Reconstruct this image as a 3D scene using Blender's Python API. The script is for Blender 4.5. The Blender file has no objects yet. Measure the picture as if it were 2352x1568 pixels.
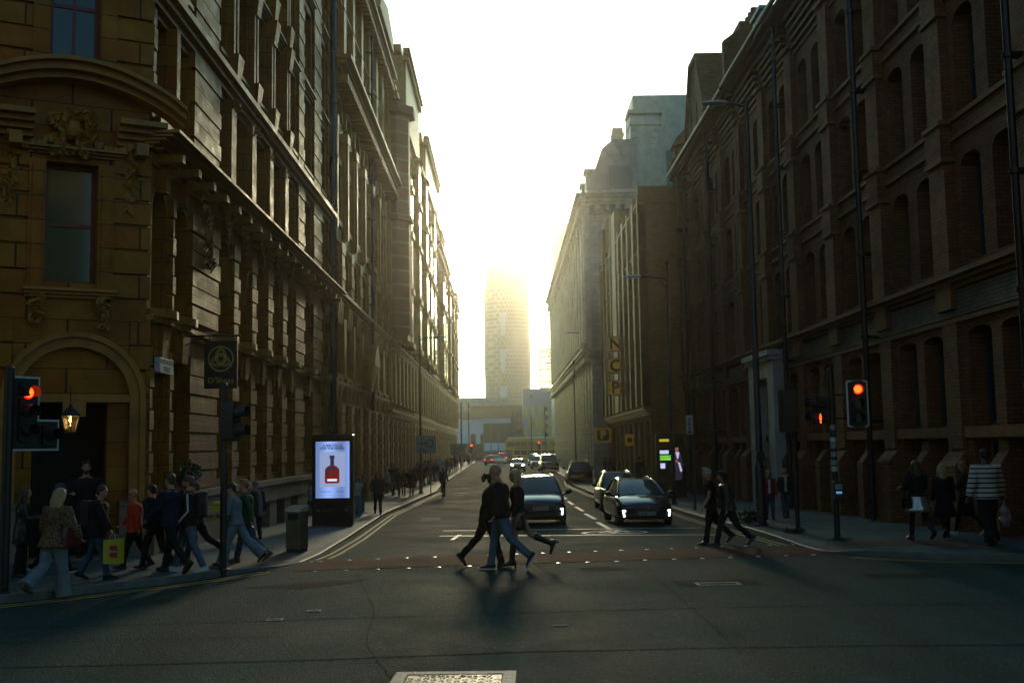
import bpy, bmesh, math, random
from mathutils import Vector, Matrix, noise
from mathutils.bvhtree import BVHTree
R = math.radians
sc = bpy.context.scene
col = sc.collection
random.seed(7)

# ------------------------------------------------------------------ camera, world, sun, exposure
F = 2500.0                                   # focal length in pixels of a 2352 px wide picture
CAM_H = 2.1
cd = bpy.data.cameras.new('camera')
cam = bpy.data.objects.new('camera', cd)
col.objects.link(cam)
cd.sensor_width = 36.0
cd.lens = 36.0 * F / 2352
cd.clip_end = 6000
cd.dof.use_dof = True                         # a fast lens focused on the crossing
cd.dof.focus_distance = 19.0
cd.dof.aperture_fstop = 1.8
CM = (Matrix.Rotation(-0.0084, 4, 'Z') @ Matrix.Rotation(R(90) + math.atan(241 / F), 4, 'X')
      @ Matrix.Rotation(-0.016, 4, 'Z'))
CM.translation = (0, 0, CAM_H)
cam.matrix_world = CM
sc.camera = cam

SUN_EL, SUN_AZ = R(11.0), R(2.4)             # azimuth clockwise from +Y
wd = bpy.data.worlds.new('World')
sc.world = wd
wd.use_nodes = True
nt = wd.node_tree
sky = nt.nodes.new('ShaderNodeTexSky')
sky.sky_type = 'NISHITA'
sky.sun_disc = False
sky.sun_elevation = SUN_EL
sky.sun_rotation = SUN_AZ
sky.air_density = 1.0
sky.dust_density = 2.0
sky.ozone_density = 1.0
bg = nt.nodes['Background']
bg.inputs['Strength'].default_value = 0.14
tint = nt.nodes.new('ShaderNodeVectorMath')            # a faintly green evening white balance
tint.operation = 'MULTIPLY'
tint.inputs[1].default_value = (0.56, 0.92, 1.0)
nt.links.new(sky.outputs[0], tint.inputs[0])
nt.links.new(tint.outputs[0], bg.inputs['Color'])

sl = bpy.data.lights.new('sun', 'SUN')
sl.energy = 2.0
sl.angle = R(9.0)
sl.color = (1.0, 0.80, 0.50)
so = bpy.data.objects.new('sun', sl)
col.objects.link(so)
sd = Vector((math.sin(SUN_AZ) * math.cos(SUN_EL), math.cos(SUN_AZ) * math.cos(SUN_EL), math.sin(SUN_EL)))
so.rotation_euler = sd.to_track_quat('Z', 'Y').to_euler()
so.location = (0, 0, 200)

sc.view_settings.view_transform = 'Standard'
sc.view_settings.look = 'None'
sc.view_settings.exposure = 0.12
sc.view_settings.gamma = 1.0
sc.render.engine = 'CYCLES'
cy = sc.cycles
cy.use_denoising = True
cy.max_bounces = 6
cy.diffuse_bounces = 3
cy.glossy_bounces = 3
cy.transmission_bounces = 4
cy.volume_bounces = 0
cy.caustics_reflective = False
cy.caustics_refractive = False
cy.sample_clamp_indirect = 6

# ------------------------------------------------------------------ helpers
def zr(y):
    """height of the carriageway: the street falls gently away from the junction"""
    return -0.0195 * min(max(y - 21, 0), 33)

def ray(px, py):
    d = Vector((px - 1176, 784 - py, -F))
    return CM.to_3x3() @ d

def at(px, py, y):
    """the point at depth y seen at picture position px, py (2352 x 1568 grid)"""
    d = ray(px, py)
    return Vector((0, 0, CAM_H)) + d * (y / d.y)

def gnd(px, py, off=0.0):
    d = ray(px, py)
    y = 20.0
    for k in range(60):
        z = zr(y) + off
        t = (z - CAM_H) / d.z
        y = 0.5 * y + 0.5 * t * d.y
    return Vector((d.x * y / d.y, y, zr(y) + off))

def N(nt, kind, **kw):
    n = nt.nodes.new(kind)
    for k, v in kw.items():
        if k in n.inputs:
            n.inputs[k].default_value = v
        else:
            setattr(n, k, v)
    return n

MATS = {}
def c4(c):
    return (c[0], c[1], c[2], 1)

def mat(name, c, rough=0.6, metal=0.0, var=0.0, vs=1.5, bump=0.0, bs=40.0, coat=0.0, spec=0.5, emit=None, es=0.0, rvar=0.0, trans=0.0):
    if name in MATS:
        return MATS[name]
    m = bpy.data.materials.new(name)
    m.use_nodes = True
    nt = m.node_tree
    b = nt.nodes['Principled BSDF']
    b.inputs['Base Color'].default_value = c4(c)
    b.inputs['Roughness'].default_value = rough
    b.inputs['Metallic'].default_value = metal
    b.inputs['Coat Weight'].default_value = coat
    b.inputs['Specular IOR Level'].default_value = spec
    b.inputs['Transmission Weight'].default_value = trans
    if emit:
        b.inputs['Emission Color'].default_value = c4(emit)
        b.inputs['Emission Strength'].default_value = es
    tc = N(nt, 'ShaderNodeTexCoord')
    if var:
        n = N(nt, 'ShaderNodeTexNoise', Scale=vs, Detail=6.0, Roughness=0.65)
        nt.links.new(tc.outputs['Object'], n.inputs['Vector'])
        mx = N(nt, 'ShaderNodeMapRange')
        mx.inputs['From Min'].default_value = 0.3
        mx.inputs['From Max'].default_value = 0.7
        mx.inputs['To Min'].default_value = 1 - var
        mx.inputs['To Max'].default_value = 1 + var
        nt.links.new(n.outputs['Fac'], mx.inputs['Value'])
        v = N(nt, 'ShaderNodeVectorMath', operation='SCALE')
        v.inputs[0].default_value = c
        nt.links.new(mx.outputs[0], v.inputs['Scale'])
        nt.links.new(v.outputs[0], b.inputs['Base Color'])
        if rvar:
            r2 = N(nt, 'ShaderNodeMapRange')
            r2.inputs['From Min'].default_value = 0.3
            r2.inputs['From Max'].default_value = 0.7
            r2.inputs['To Min'].default_value = rough - rvar
            r2.inputs['To Max'].default_value = rough + rvar
            nt.links.new(n.outputs['Fac'], r2.inputs['Value'])
            nt.links.new(r2.outputs[0], b.inputs['Roughness'])
    if bump:
        n2 = N(nt, 'ShaderNodeTexNoise', Scale=bs, Detail=4.0)
        nt.links.new(tc.outputs['Object'], n2.inputs['Vector'])
        bp = N(nt, 'ShaderNodeBump', Strength=bump, Distance=0.02)
        nt.links.new(n2.outputs['Fac'], bp.inputs['Height'])
        nt.links.new(bp.outputs[0], b.inputs['Normal'])
    MATS[name] = m
    return m

def brick_mat(name, c1, c2, mortar, w, h, ms=0.008, rough=0.7, rv=0.0, bump=0.6, flat=False, stain=0.35, spec=0.4, bias=0.0, dist=0.02):
    """masonry of blocks w x h metres laid in the thing's own frame"""
    if name in MATS:
        return MATS[name]
    m = bpy.data.materials.new(name)
    m.use_nodes = True
    nt = m.node_tree
    L = nt.links.new
    b = nt.nodes['Principled BSDF']
    b.inputs['Specular IOR Level'].default_value = spec
    tc = N(nt, 'ShaderNodeTexCoord')
    vec = tc.outputs['Object']
    if not flat:
        sp = N(nt, 'ShaderNodeSeparateXYZ')
        L(vec, sp.inputs[0])
        ad = N(nt, 'ShaderNodeMath', operation='ADD')
        L(sp.outputs[0], ad.inputs[0])
        L(sp.outputs[1], ad.inputs[1])
        cb = N(nt, 'ShaderNodeCombineXYZ')
        L(ad.outputs[0], cb.inputs[0])
        L(sp.outputs[2], cb.inputs[1])
        vec = cb.outputs[0]
    bt = N(nt, 'ShaderNodeTexBrick', Scale=1.0)
    bt.inputs['Color1'].default_value = c4(c1)
    bt.inputs['Color2'].default_value = c4(c2)
    bt.inputs['Mortar'].default_value = c4(mortar)
    bt.inputs['Mortar Size'].default_value = ms
    bt.inputs['Mortar Smooth'].default_value = 0.3
    bt.inputs['Bias'].default_value = bias
    bt.inputs['Brick Width'].default_value = w
    bt.inputs['Row Height'].default_value = h
    L(vec, bt.inputs['Vector'])
    n = N(nt, 'ShaderNodeTexNoise', Scale=0.55, Detail=8.0, Roughness=0.7)
    L(tc.outputs['Object'], n.inputs['Vector'])
    mr = N(nt, 'ShaderNodeMapRange')
    mr.inputs['From Min'].default_value = 0.3
    mr.inputs['From Max'].default_value = 0.7
    mr.inputs['To Min'].default_value = 1 - stain
    mr.inputs['To Max'].default_value = 1 + stain
    L(n.outputs['Fac'], mr.inputs['Value'])
    v = N(nt, 'ShaderNodeVectorMath', operation='SCALE')
    L(bt.outputs['Color'], v.inputs[0])
    L(mr.outputs[0], v.inputs['Scale'])
    L(v.outputs[0], b.inputs['Base Color'])
    r2 = N(nt, 'ShaderNodeMapRange')
    r2.inputs['From Min'].default_value = 0.3
    r2.inputs['From Max'].default_value = 0.7
    r2.inputs['To Min'].default_value = rough - rv
    r2.inputs['To Max'].default_value = rough + rv
    n3 = N(nt, 'ShaderNodeTexNoise', Scale=3.5, Detail=5.0)
    L(tc.outputs['Object'], n3.inputs['Vector'])
    L(n3.outputs['Fac'], r2.inputs['Value'])
    L(r2.outputs[0], b.inputs['Roughness'])
    hs = N(nt, 'ShaderNodeMath', operation='MULTIPLY_ADD')
    L(bt.outputs['Fac'], hs.inputs[0])
    hs.inputs[1].default_value = -1.0
    n4 = N(nt, 'ShaderNodeTexNoise', Scale=26.0, Detail=3.0)
    L(tc.outputs['Object'], n4.inputs['Vector'])
    L(n4.outputs['Fac'], hs.inputs[2])
    bp = N(nt, 'ShaderNodeBump', Strength=bump, Distance=dist)
    L(hs.outputs[0], bp.inputs['Height'])
    L(bp.outputs[0], b.inputs['Normal'])
    MATS[name] = m
    return m

class MB:
    """collects shapes and links them as ONE mesh object"""
    def __init__(s):
        s.v = []; s.f = []; s.mi = []; s.T = None; s.k = 0
    def add(s, vs, fs):
        o = len(s.v)
        if s.T is not None:
            s.v.extend([tuple(s.T @ Vector(p)) for p in vs])
        else:
            s.v.extend([tuple(p) for p in vs])
        for f in fs:
            s.f.append([o + i for i in f]); s.mi.append(s.k)
        return s
    def quad(s, a, b, c, d):
        return s.add([a, b, c, d], [(0, 1, 2, 3)])
    def box(s, x0, x1, y0, y1, z0, z1):
        return s.add([(x0, y0, z0), (x1, y0, z0), (x1, y1, z0), (x0, y1, z0), (x0, y0, z1), (x1, y0, z1), (x1, y1, z1), (x0, y1, z1)],
                     [(0, 3, 2, 1), (4, 5, 6, 7), (0, 1, 5, 4), (1, 2, 6, 5), (2, 3, 7, 6), (3, 0, 4, 7)])
    def frus(s, x0, x1, y0, y1, z0, z1, e):
        """a box whose top is larger by e on every side"""
        return s.add([(x0, y0, z0), (x1, y0, z0), (x1, y1, z0), (x0, y1, z0), (x0 - e, y0 - e, z1), (x1 + e, y0 - e, z1), (x1 + e, y1 + e, z1), (x0 - e, y1 + e, z1)],
                     [(0, 3, 2, 1), (4, 5, 6, 7), (0, 1, 5, 4), (1, 2, 6, 5), (2, 3, 7, 6), (3, 0, 4, 7)])
    def rings(s, rs, cap=True, close=True):
        n = len(rs[0]); o = []
        for r in rs: o.extend(r)
        fs = []
        for i in range(len(rs) - 1):
            for j in range(n if close else n - 1):
                k = (j + 1) % n
                fs.append((i * n + j, i * n + k, (i + 1) * n + k, (i + 1) * n + j))
        if cap:
            fs.append(tuple(range(n - 1, -1, -1)))
            fs.append(tuple((len(rs) - 1) * n + j for j in range(n)))
        return s.add(o, fs)
    def tube(s, pts, r, n=8, cap=True, squash=None):
        pts = [Vector(p) for p in pts]
        if not isinstance(r, (list, tuple)): r = [r] * len(pts)
        rs = []; a = None
        for i, p in enumerate(pts):
            t = (pts[min(i + 1, len(pts) - 1)] - pts[max(i - 1, 0)]).normalized()
            if a is None:
                a = t.cross(Vector((0, 0, 1)) if abs(t.z) < .9 else Vector((0, 1, 0))).normalized()
            else:
                a = (a - t * a.dot(t)).normalized()
            b = t.cross(a)
            rs.append([p + (a * math.cos(2 * math.pi * j / n) + b * math.sin(2 * math.pi * j / n)) * r[i] for j in range(n)])
        return s.rings(rs, cap)
    def lathe(s, prof, n=16, c=(0, 0, 0)):
        return s.rings([[(c[0] + r * math.cos(2 * math.pi * j / n), c[1] + r * math.sin(2 * math.pi * j / n), c[2] + z) for j in range(n)] for r, z in prof])
    def prism(s, poly, y0, y1):
        """polygon in x,z pushed from y0 to y1"""
        n = len(poly)
        vs = [(x, y0, z) for x, z in poly] + [(x, y1, z) for x, z in poly]
        fs = [tuple(range(n)), tuple(range(2 * n - 1, n - 1, -1))] + [(i, i + n, (i + 1) % n + n, (i + 1) % n) for i in range(n)]
        return s.add(vs, fs)
    def prismz(s, poly, z0, z1):
        n = len(poly)
        vs = [(x, y, z0) for x, y in poly] + [(x, y, z1) for x, y in poly]
        fs = [tuple(range(n)), tuple(range(2 * n - 1, n - 1, -1))] + [(i, i + n, (i + 1) % n + n, (i + 1) % n) for i in range(n)]
        return s.add(vs, fs)
    def ball(s, c, rx, ry=None, rz=None, n=10, m=7):
        ry = rx if ry is None else ry; rz = rx if rz is None else rz
        rs = []
        for i in range(m + 1):
            t = math.pi * (i + .12) / (m + .24)
            rs.append([(c[0] + rx * math.sin(t) * math.cos(2 * math.pi * j / n), c[1] + ry * math.sin(t) * math.sin(2 * math.pi * j / n), c[2] - rz * math.cos(t)) for j in range(n)])
        return s.rings(rs)
    def mesh(s, name, mats, smooth=False, fix=True):
        me = bpy.data.meshes.new(name)
        me.from_pydata(s.v, [], s.f)
        for m in (mats if isinstance(mats, (list, tuple)) else [mats]):
            me.materials.append(m)
        me.polygons.foreach_set('material_index', s.mi)
        if fix:
            bm = bmesh.new(); bm.from_mesh(me)
            bmesh.ops.recalc_face_normals(bm, faces=bm.faces)
            bm.to_mesh(me); bm.free()
        if smooth:
            me.polygons.foreach_set('use_smooth', [True] * len(me.polygons))
            if smooth != 'all':
                me.set_sharp_from_angle(angle=R(40))
        return me
    def mark(s):
        """what follows is a piece of its own"""
        s.cut = getattr(s, 'cut', [(0, 0)])
        if s.cut[-1][1] != len(s.f): s.cut.append((len(s.v), len(s.f)))
    def each(s, name, mats, parent=None, smooth=False):
        c = [k for k in getattr(s, 'cut', [(0, 0)]) if k[1] < len(s.f)] + [(len(s.v), len(s.f))]
        for (v0, f0), (v1, f1) in zip(c, c[1:]):
            m = MB(); m.v = s.v[v0:v1]; m.f = [[i - v0 for i in f] for f in s.f[f0:f1]]; m.mi = s.mi[f0:f1]
            m.build(name, mats, parent, smooth)
    def build(s, name, mats, parent=None, smooth=False, fix=True):
        return put(name, s.mesh(name, mats, smooth, fix), parent)

def put(name, me, parent=None, loc=None, rz=None):
    o = bpy.data.objects.new(name, me)
    col.objects.link(o)
    if parent: o.parent = parent
    if loc is not None: o.location = loc
    if rz is not None: o.rotation_euler.z = rz
    return o

def tag(o, label=None, cat=None, group=None, kind=None):
    if label: o['label'] = label
    if cat: o['category'] = cat
    if group: o['group'] = group
    if kind: o['kind'] = kind
    return o

def thing(name, label, cat, loc=(0, 0, 0), rz=0.0, group=None):
    o = put(name, None, None, loc, rz)
    o.empty_display_size = 0.2
    return tag(o, label, cat, group)

KIDS = {}
def kids(o):
    return [c for c in list(bpy.data.objects) if c.parent == o]

def copy_tree(o, loc=None, rz=None, label=None, group=None, parent=None):
    c = o.copy(); col.objects.link(c)
    if parent: c.parent = parent
    if loc is not None: c.location = loc
    if rz is not None: c.rotation_euler.z = rz
    if label: c['label'] = label
    if group: c['group'] = group
    for ch in o.children:
        copy_tree(ch, parent=c)
    return c

def text_mesh(txt, size, depth=0.004, align='CENTER', space=1.0, bold=0.0):
    cu = bpy.data.curves.new('lettering', 'FONT')
    cu.body = txt; cu.size = size; cu.extrude = depth; cu.align_x = align; cu.align_y = 'CENTER'
    cu.space_character = space; cu.offset = bold; cu.resolution_u = 3
    o = bpy.data.objects.new('lettering', cu)
    col.objects.link(o)
    me = bpy.data.meshes.new_from_object(o.evaluated_get(bpy.context.evaluated_depsgraph_get()))
    bpy.data.objects.remove(o)
    return me

def text(txt, size, m, parent, loc, rot=(R(90), 0, 0), name='lettering', **kw):
    me = text_mesh(txt, size, **kw)
    me.materials.clear(); me.materials.append(m)
    o = put(name, me, parent, loc)
    o.rotation_euler = rot
    return o
# ------------------------------------------------------------------ materials
def asphalt(name, c, gl=0.5, patch=0.3, chips=0.6):
    m = bpy.data.materials.new(name); m.use_nodes = True
    nt = m.node_tree; L = nt.links.new
    b = nt.nodes['Principled BSDF']
    b.inputs['Specular IOR Level'].default_value = 0.16
    tc = N(nt, 'ShaderNodeTexCoord')
    n1 = N(nt, 'ShaderNodeTexNoise', Scale=0.35, Detail=7.0, Roughness=0.7)
    n2 = N(nt, 'ShaderNodeTexNoise', Scale=16.0, Detail=5.0, Roughness=0.75)
    vo = N(nt, 'ShaderNodeTexVoronoi', Scale=34.0)
    mp = N(nt, 'ShaderNodeMapping'); mp.inputs['Scale'].default_value = (1, 0.12, 1)
    n3 = N(nt, 'ShaderNodeTexNoise', Scale=1.1, Detail=5.0)
    L(tc.outputs['Object'], mp.inputs[0]); L(mp.outputs[0], n3.inputs['Vector'])
    for n in (n1, n2, vo): L(tc.outputs['Object'], n.inputs['Vector'])
    a = N(nt, 'ShaderNodeMath', operation='MULTIPLY'); L(n1.outputs['Fac'], a.inputs[0]); L(n2.outputs['Fac'], a.inputs[1])
    a2 = N(nt, 'ShaderNodeMath', operation='MULTIPLY'); L(a.outputs[0], a2.inputs[0]); L(n3.outputs['Fac'], a2.inputs[1])
    mr = N(nt, 'ShaderNodeMapRange'); L(a2.outputs[0], mr.inputs['Value'])
    mr.inputs['From Min'].default_value = 0.04; mr.inputs['From Max'].default_value = 0.22
    mr.inputs['To Min'].default_value = 1 - patch; mr.inputs['To Max'].default_value = 1 + patch * 1.6
    v = N(nt, 'ShaderNodeVectorMath', operation='SCALE'); v.inputs[0].default_value = c
    L(mr.outputs[0], v.inputs['Scale'])
    # pale chips of aggregate
    wn = N(nt, 'ShaderNodeMapRange'); wn.inputs['From Min'].default_value = 0.80; wn.inputs['From Max'].default_value = 1.0
    wn.inputs['To Min'].default_value = 0.0; wn.inputs['To Max'].default_value = 0.15 * chips
    L(vo.outputs['Color'], wn.inputs['Value'])
    ad = N(nt, 'ShaderNodeVectorMath', operation='ADD'); L(v.outputs[0], ad.inputs[0]); wt_ = N(nt, 'ShaderNodeVectorMath', operation='SCALE'); wt_.inputs[0].default_value = (.75, 1.0, .9); L(wn.outputs[0], wt_.inputs['Scale']); L(wt_.outputs[0], ad.inputs[1])
    L(ad.outputs[0], b.inputs['Base Color'])
    rr = N(nt, 'ShaderNodeMapRange'); L(n1.outputs['Fac'], rr.inputs['Value'])
    rr.inputs['From Min'].default_value = 0.3; rr.inputs['From Max'].default_value = 0.7
    rr.inputs['To Min'].default_value = gl - 0.08; rr.inputs['To Max'].default_value = gl + 0.12
    L(rr.outputs[0], b.inputs['Roughness'])
    h = N(nt, 'ShaderNodeMath', operation='ADD'); L(vo.outputs['Distance'], h.inputs[0]); L(n2.outputs['Fac'], h.inputs[1])
    bp = N(nt, 'ShaderNodeBump', Strength=0.8, Distance=0.02); L(h.outputs[0], bp.inputs['Height'])
    L(bp.outputs[0], b.inputs['Normal'])
    return m

m_road = asphalt('asphalt', (0.012, 0.045, 0.039), 0.84, 0.5)
m_patch = asphalt('newer_asphalt', (0.008, 0.018, 0.015), 0.9, 0.2, 0.1)
m_red = asphalt('red_asphalt', (0.10, 0.026, 0.02), 0.85, 0.3, 0.2)
m_green = asphalt('green_asphalt', (0.026, 0.062, 0.050), 0.84, 0.25, 0.2)
m_earth = mat('earth', (0.06, 0.06, 0.05), 0.9, var=0.3, vs=0.1)
m_flag = brick_mat('paving_flags', (0.085, 0.135, 0.125), (0.055, 0.09, 0.083), (0.03, 0.035, 0.03), 0.9, 0.6, 0.012, 0.62, 0.1, 0.5, flat=True, stain=0.35)
m_tact = brick_mat('tactile_paving', (0.13, 0.058, 0.045), (0.10, 0.045, 0.036), (0.05, 0.03, 0.025), 0.4, 0.4, 0.012, 0.6, 0.1, 0.8, flat=True)
m_kerb = mat('granite_kerb', (0.13, 0.145, 0.135), 0.6, var=0.3, vs=4, bump=0.3, bs=60)
m_white = mat('road_paint', (0.36, 0.39, 0.37), 0.55, var=0.28, vs=9)
m_yellow = mat('yellow_paint', (0.42, 0.29, 0.07), 0.6, var=0.25, vs=9)
m_black = mat('black_metal', (0.012, 0.013, 0.013), 0.38, var=0.2, vs=3)
m_dark = mat('dark_plastic', (0.015, 0.016, 0.016), 0.5)
m_grey = mat('grey_metal', (0.16, 0.18, 0.18), 0.45, metal=0.3, var=0.15)
m_steel = mat('worn_steel', (0.11, 0.12, 0.12), 0.5, metal=0.6, var=0.35, vs=12, rvar=0.12)

# ------------------------------------------------------------------ ground, road, pavements
def strip(mb, cols_fn, ys):
    rows = [cols_fn(y) for y in ys]
    n = len(rows[0]); vs = [p for r in rows for p in r]
    mb.add(vs, [(i * n + j, i * n + j + 1, (i + 1) * n + j + 1, (i + 1) * n + j) for i in range(len(rows) - 1) for j in range(n - 1)])

YS = [-40, -10, 0, 6, 12, 18, 21, 26, 32, 38, 44, 54, 70, 100, 150, 220, 320]
mb = MB()
strip(mb, lambda y: [(x, y, zr(y) - 0.06) for x in (-700, -60, 0, 60, 700)], [-60] + YS + [600, 1100])
tag(mb.build('ground', m_earth), kind='structure')
mb = MB()
strip(mb, lambda y: [(x, y, zr(y)) for x in (-60, -20, -8, -4, 0, 4, 8, 20, 60)], YS)
road = tag(mb.build('road', m_road), kind='structure')

KL = [gnd(*p) for p in ((0, 1386), (130, 1372), (250, 1357), (380, 1342), (500, 1325), (580, 1312), (640, 1302), (690, 1291), (735, 1273), (800, 1238), (885, 1183), (950, 1154), (1003, 1131), (1013, 1117), (1040, 1097), (1085, 1066))]
d0 = (KL[0] - KL[2]).normalized()
KL = [KL[0] + d0 * 9, KL[0] + d0 * 4] + KL + [Vector((KL[-1].x, 200, zr(200)))]
KLH = [.12] * 6 + [.11, .07, .03, .015, .025, .08] + [.12] * 7
KR = [gnd(*p) for p in ((2350, 1288), (2200, 1286), (2080, 1282), (1980, 1276), (1930, 1271), (1880, 1264), (1840, 1254), (1790, 1241), (1720, 1222), (1660, 1206), (1600, 1190), (1545, 1172))]
d0 = (KR[0] - KR[1]).normalized()
KR = [KR[0] + d0 * 9, KR[0] + d0 * 3] + KR + [Vector((4.9, 60, zr(60))), Vector((4.6, 75, zr(75))), Vector((5.0, 85, zr(85))), Vector((5.3, 130, zr(130))), Vector((5.4, 200, zr(200)))]
KRH = [.12, .12, .12, .12, .12, .11, .05, .015, .03, .08] + [.12] * 9

def mono(K, H):
    out = []; hs = []
    for p, h in zip(K, H):
        if not out or p.y > out[-1].y + 0.02:
            out.append(Vector((p.x, p.y, 0))); hs.append(h)
    return out, hs
KL, KLH = mono(KL, KLH)
KR, KRH = mono(KR, KRH)

def klerp(K, H, y):
    if y <= K[0].y: return K[0].x, H[0]
    for i in range(len(K) - 1):
        if K[i].y <= y <= K[i + 1].y:
            t = (y - K[i].y) / (K[i + 1].y - K[i].y)
            return K[i].x + (K[i + 1].x - K[i].x) * t, H[i] + (H[i + 1] - H[i]) * t
    return K[-1].x, H[-1]

def pz(x, y):
    """height of the pavement at x, y"""
    if x < 0:
        k, h = klerp(KL, KLH, y)
        d = k - x
    else:
        k, h = klerp(KR, KRH, y)
        d = x - k
    if d < -0.02: return zr(y)
    t = min(1, max(0, d) / 1.6)
    return zr(y) + h + (0.12 - h) * t + (0.022 * min(d, 6) if x > 0 else 0.012 * min(d, 4))

def pav(px, py):
    z = 0.1
    for k in range(30):
        p = gnd(px, py, z)
        z = 0.5 * z + 0.5 * (pz(p.x, p.y) - zr(p.y))
    return Vector((p.x, p.y, pz(p.x, p.y)))

def dense(K, extra):
    ys = sorted({round(p.y, 3) for p in K} | {e for e in extra if K[0].y < e < K[-1].y})
    return ys
for nm, K, H, s in (('pavement', KL, KLH, -1), ('pavement', KR, KRH, 1)):
    ys = dense(K, [16, 19, 20.5, 24, 28, 30, 36, 40, 43, 48, 54, 58, 66, 80, 90, 110])
    mb = MB()
    def cols(y, K=K, H=H, s=s):
        k, h = klerp(K, H, y)
        return [(k + s * d, y, pz(k + s * d, y)) for d in (.14, .5, 1.0, 1.6, 2.4, 4, 6.2, 30)]
    strip(mb, cols, ys)
    tag(mb.build(nm, m_flag), kind='structure')
    # granite kerb stones
    mb = MB()
    rs = []
    for i, p in enumerate(K):
        a = K[max(i - 1, 0)]; c = K[min(i + 1, len(K) - 1)]
        t = (c - a).normalized(); nrm = Vector((-t.y, t.x, 0)) * (-s)
        nrm = nrm if nrm.x * s > -0.2 else -nrm
        z = zr(p.y)
        q = p + nrm * 0.15
        zt = z + H[i] + 0.004
        rs.append([(p.x, p.y, z - .05), (p.x, p.y, zt - .015), (p.x + nrm.x * .02, p.y + nrm.y * .02, zt), (q.x, q.y, zt), (q.x, q.y, z - .05)])
    mb.rings(rs)
    tag(mb.build('kerb', m_kerb), kind='structure')

def ribbon(pts, w, m, name='road_marking', dz=0.004, kind='structure'):
    mb = MB(); rs = []
    for i, p in enumerate(pts):
        t = (pts[min(i + 1, len(pts) - 1)] - pts[max(i - 1, 0)]); t.z = 0; t.normalize()
        n = Vector((-t.y, t.x, 0)) * (w / 2)
        rs.append([Vector((p.x - n.x, p.y - n.y, zr(p.y - n.y) + dz)), Vector((p.x + n.x, p.y + n.y, zr(p.y + n.y) + dz))])
    for a, b in zip(rs, rs[1:]):
        mb.quad(a[0], a[1], b[1], b[0])
    return tag(mb.build(name, m), kind=kind)

def resample(K, y0, y1, off, n=40):
    out = []
    for i in range(n + 1):
        y = y0 + (y1 - y0) * i / n
        k, h = klerp(K, [0] * len(K), y)
        out.append(Vector((k + off, y, 0)))
    return out
def offs(K, i0, i1, d):
    out = []
    for i in range(i0, i1):
        t = (K[min(i + 1, len(K) - 1)] - K[max(i - 1, 0)]).normalized()
        n = Vector((t.y, -t.x, 0))
        if n.x * d < 0 and abs(n.x) > .3: n = -n
        out.append(K[i] + n * abs(d) * (1 if d > 0 else 1))
    return out
def yline(K, s, i0, i1):
    for d in (0.22, 0.40):
        out = []
        for i in range(i0, i1):
            t = (K[min(i + 1, len(K) - 1)] - K[max(i - 1, 0)]).normalized()
            n = Vector((t.y, -t.x, 0)) * s       # towards the carriageway
            out.append(K[i] + n * d)
        # finer steps so that the line follows the fall of the road
        fine = []
        for a, b in zip(out, out[1:]):
            m = max(1, int((b - a).length / 1.5))
            fine += [a + (b - a) * k / m for k in range(m)]
        fine.append(out[-1])
        ribbon(fine, 0.085, m_yellow, 'yellow_line')
yline(KL, 1, 0, 8)
yline(KL, 1, 9, 15)
yline(KR, -1, 0, 6)
yline(KR, -1, 8, 17)

def pquad(pxs, m, name, dz=0.004):
    mb = MB()
    ps = [gnd(*p) for p in pxs]
    # cut across the fall at a few stations
    mb.add([Vector((p.x, p.y, zr(p.y) + dz)) for p in ps], [tuple(range(len(ps)))])
    return tag(mb.build(name, m), kind='structure')

# red crossing band, green box, lines
A0, A1 = gnd(668, 1311), gnd(1935, 1271)
B0, B1 = gnd(735, 1284), gnd(1850, 1252)
mb = MB()
n, k = 14, 10
gr = [[A0.lerp(A1, i / n).lerp(B0.lerp(B1, i / n), j / k) for j in range(k + 1)] for i in range(n + 1)]
for i in range(n):
    for j in range(k):
        P = [gr[i][j], gr[i + 1][j], gr[i + 1][j + 1], gr[i][j + 1]]
        mb.add([Vector((p.x, p.y, zr(p.y) + 0.006)) for p in P], [(0, 1, 2, 3)])
tag(mb.build('crossing_band', m_red), kind='structure')

def seg(a, b, w, m=m_white, name='road_marking', dz=0.008):
    pa, pb = gnd(*a), gnd(*b)
    k = max(2, int((pb - pa).length / 2.0))
    return ribbon([pa.lerp(pb, i / k) for i in range(k + 1)], w, m, name, dz)

pl, pr = gnd(1010, 1231), gnd(1640, 1229)
ql, qr = gnd(1018, 1219), gnd(1600, 1213)
mb = MB()
for i in range(8):
    a, b = i / 8, (i + 1) / 8
    P = [pl.lerp(pr, a), pl.lerp(pr, b), ql.lerp(qr, b), ql.lerp(qr, a)]
    mb.add([Vector((p.x, p.y, zr(p.y) + 0.004)) for p in P], [(0, 1, 2, 3)])
tag(mb.build('cycle_box', m_green), kind='structure')
seg((1010, 1231), (1650, 1228), 0.22, name='stop_line')
seg((1018, 1219), (1610, 1212), 0.18, name='stop_line')
for a, b in (((1373, 1199.5), (1402, 1216)), ((1344, 1179.5), (1367, 1192)), ((1322, 1163.6), (1339, 1173.5)), ((1305, 1151), (1316, 1158.5)), ((1292, 1140), (1300, 1146))):
    seg(a, b, 0.14, name='lane_dash')
# centre line far up the street
for i in range(7):
    y0 = 62 + i * 13
    x0 = 0.35 + 0.004 * y0
    ribbon([Vector((x0, y0, 0)), Vector((x0 + .03, y0 + 6, 0))], 0.16, m_white, 'lane_dash', 0.008)
seg((1038, 1240), (1056, 1228), 0.1, name='road_marking')
for px0, px1, py in ((968, 1010, 1190), (964, 1012, 1194), (1040, 1068, 1138), (1044, 1076, 1133), (1050, 1080, 1122)):
    seg((px0, py), (px1, py - 1), 0.13, name='road_marking')

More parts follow.
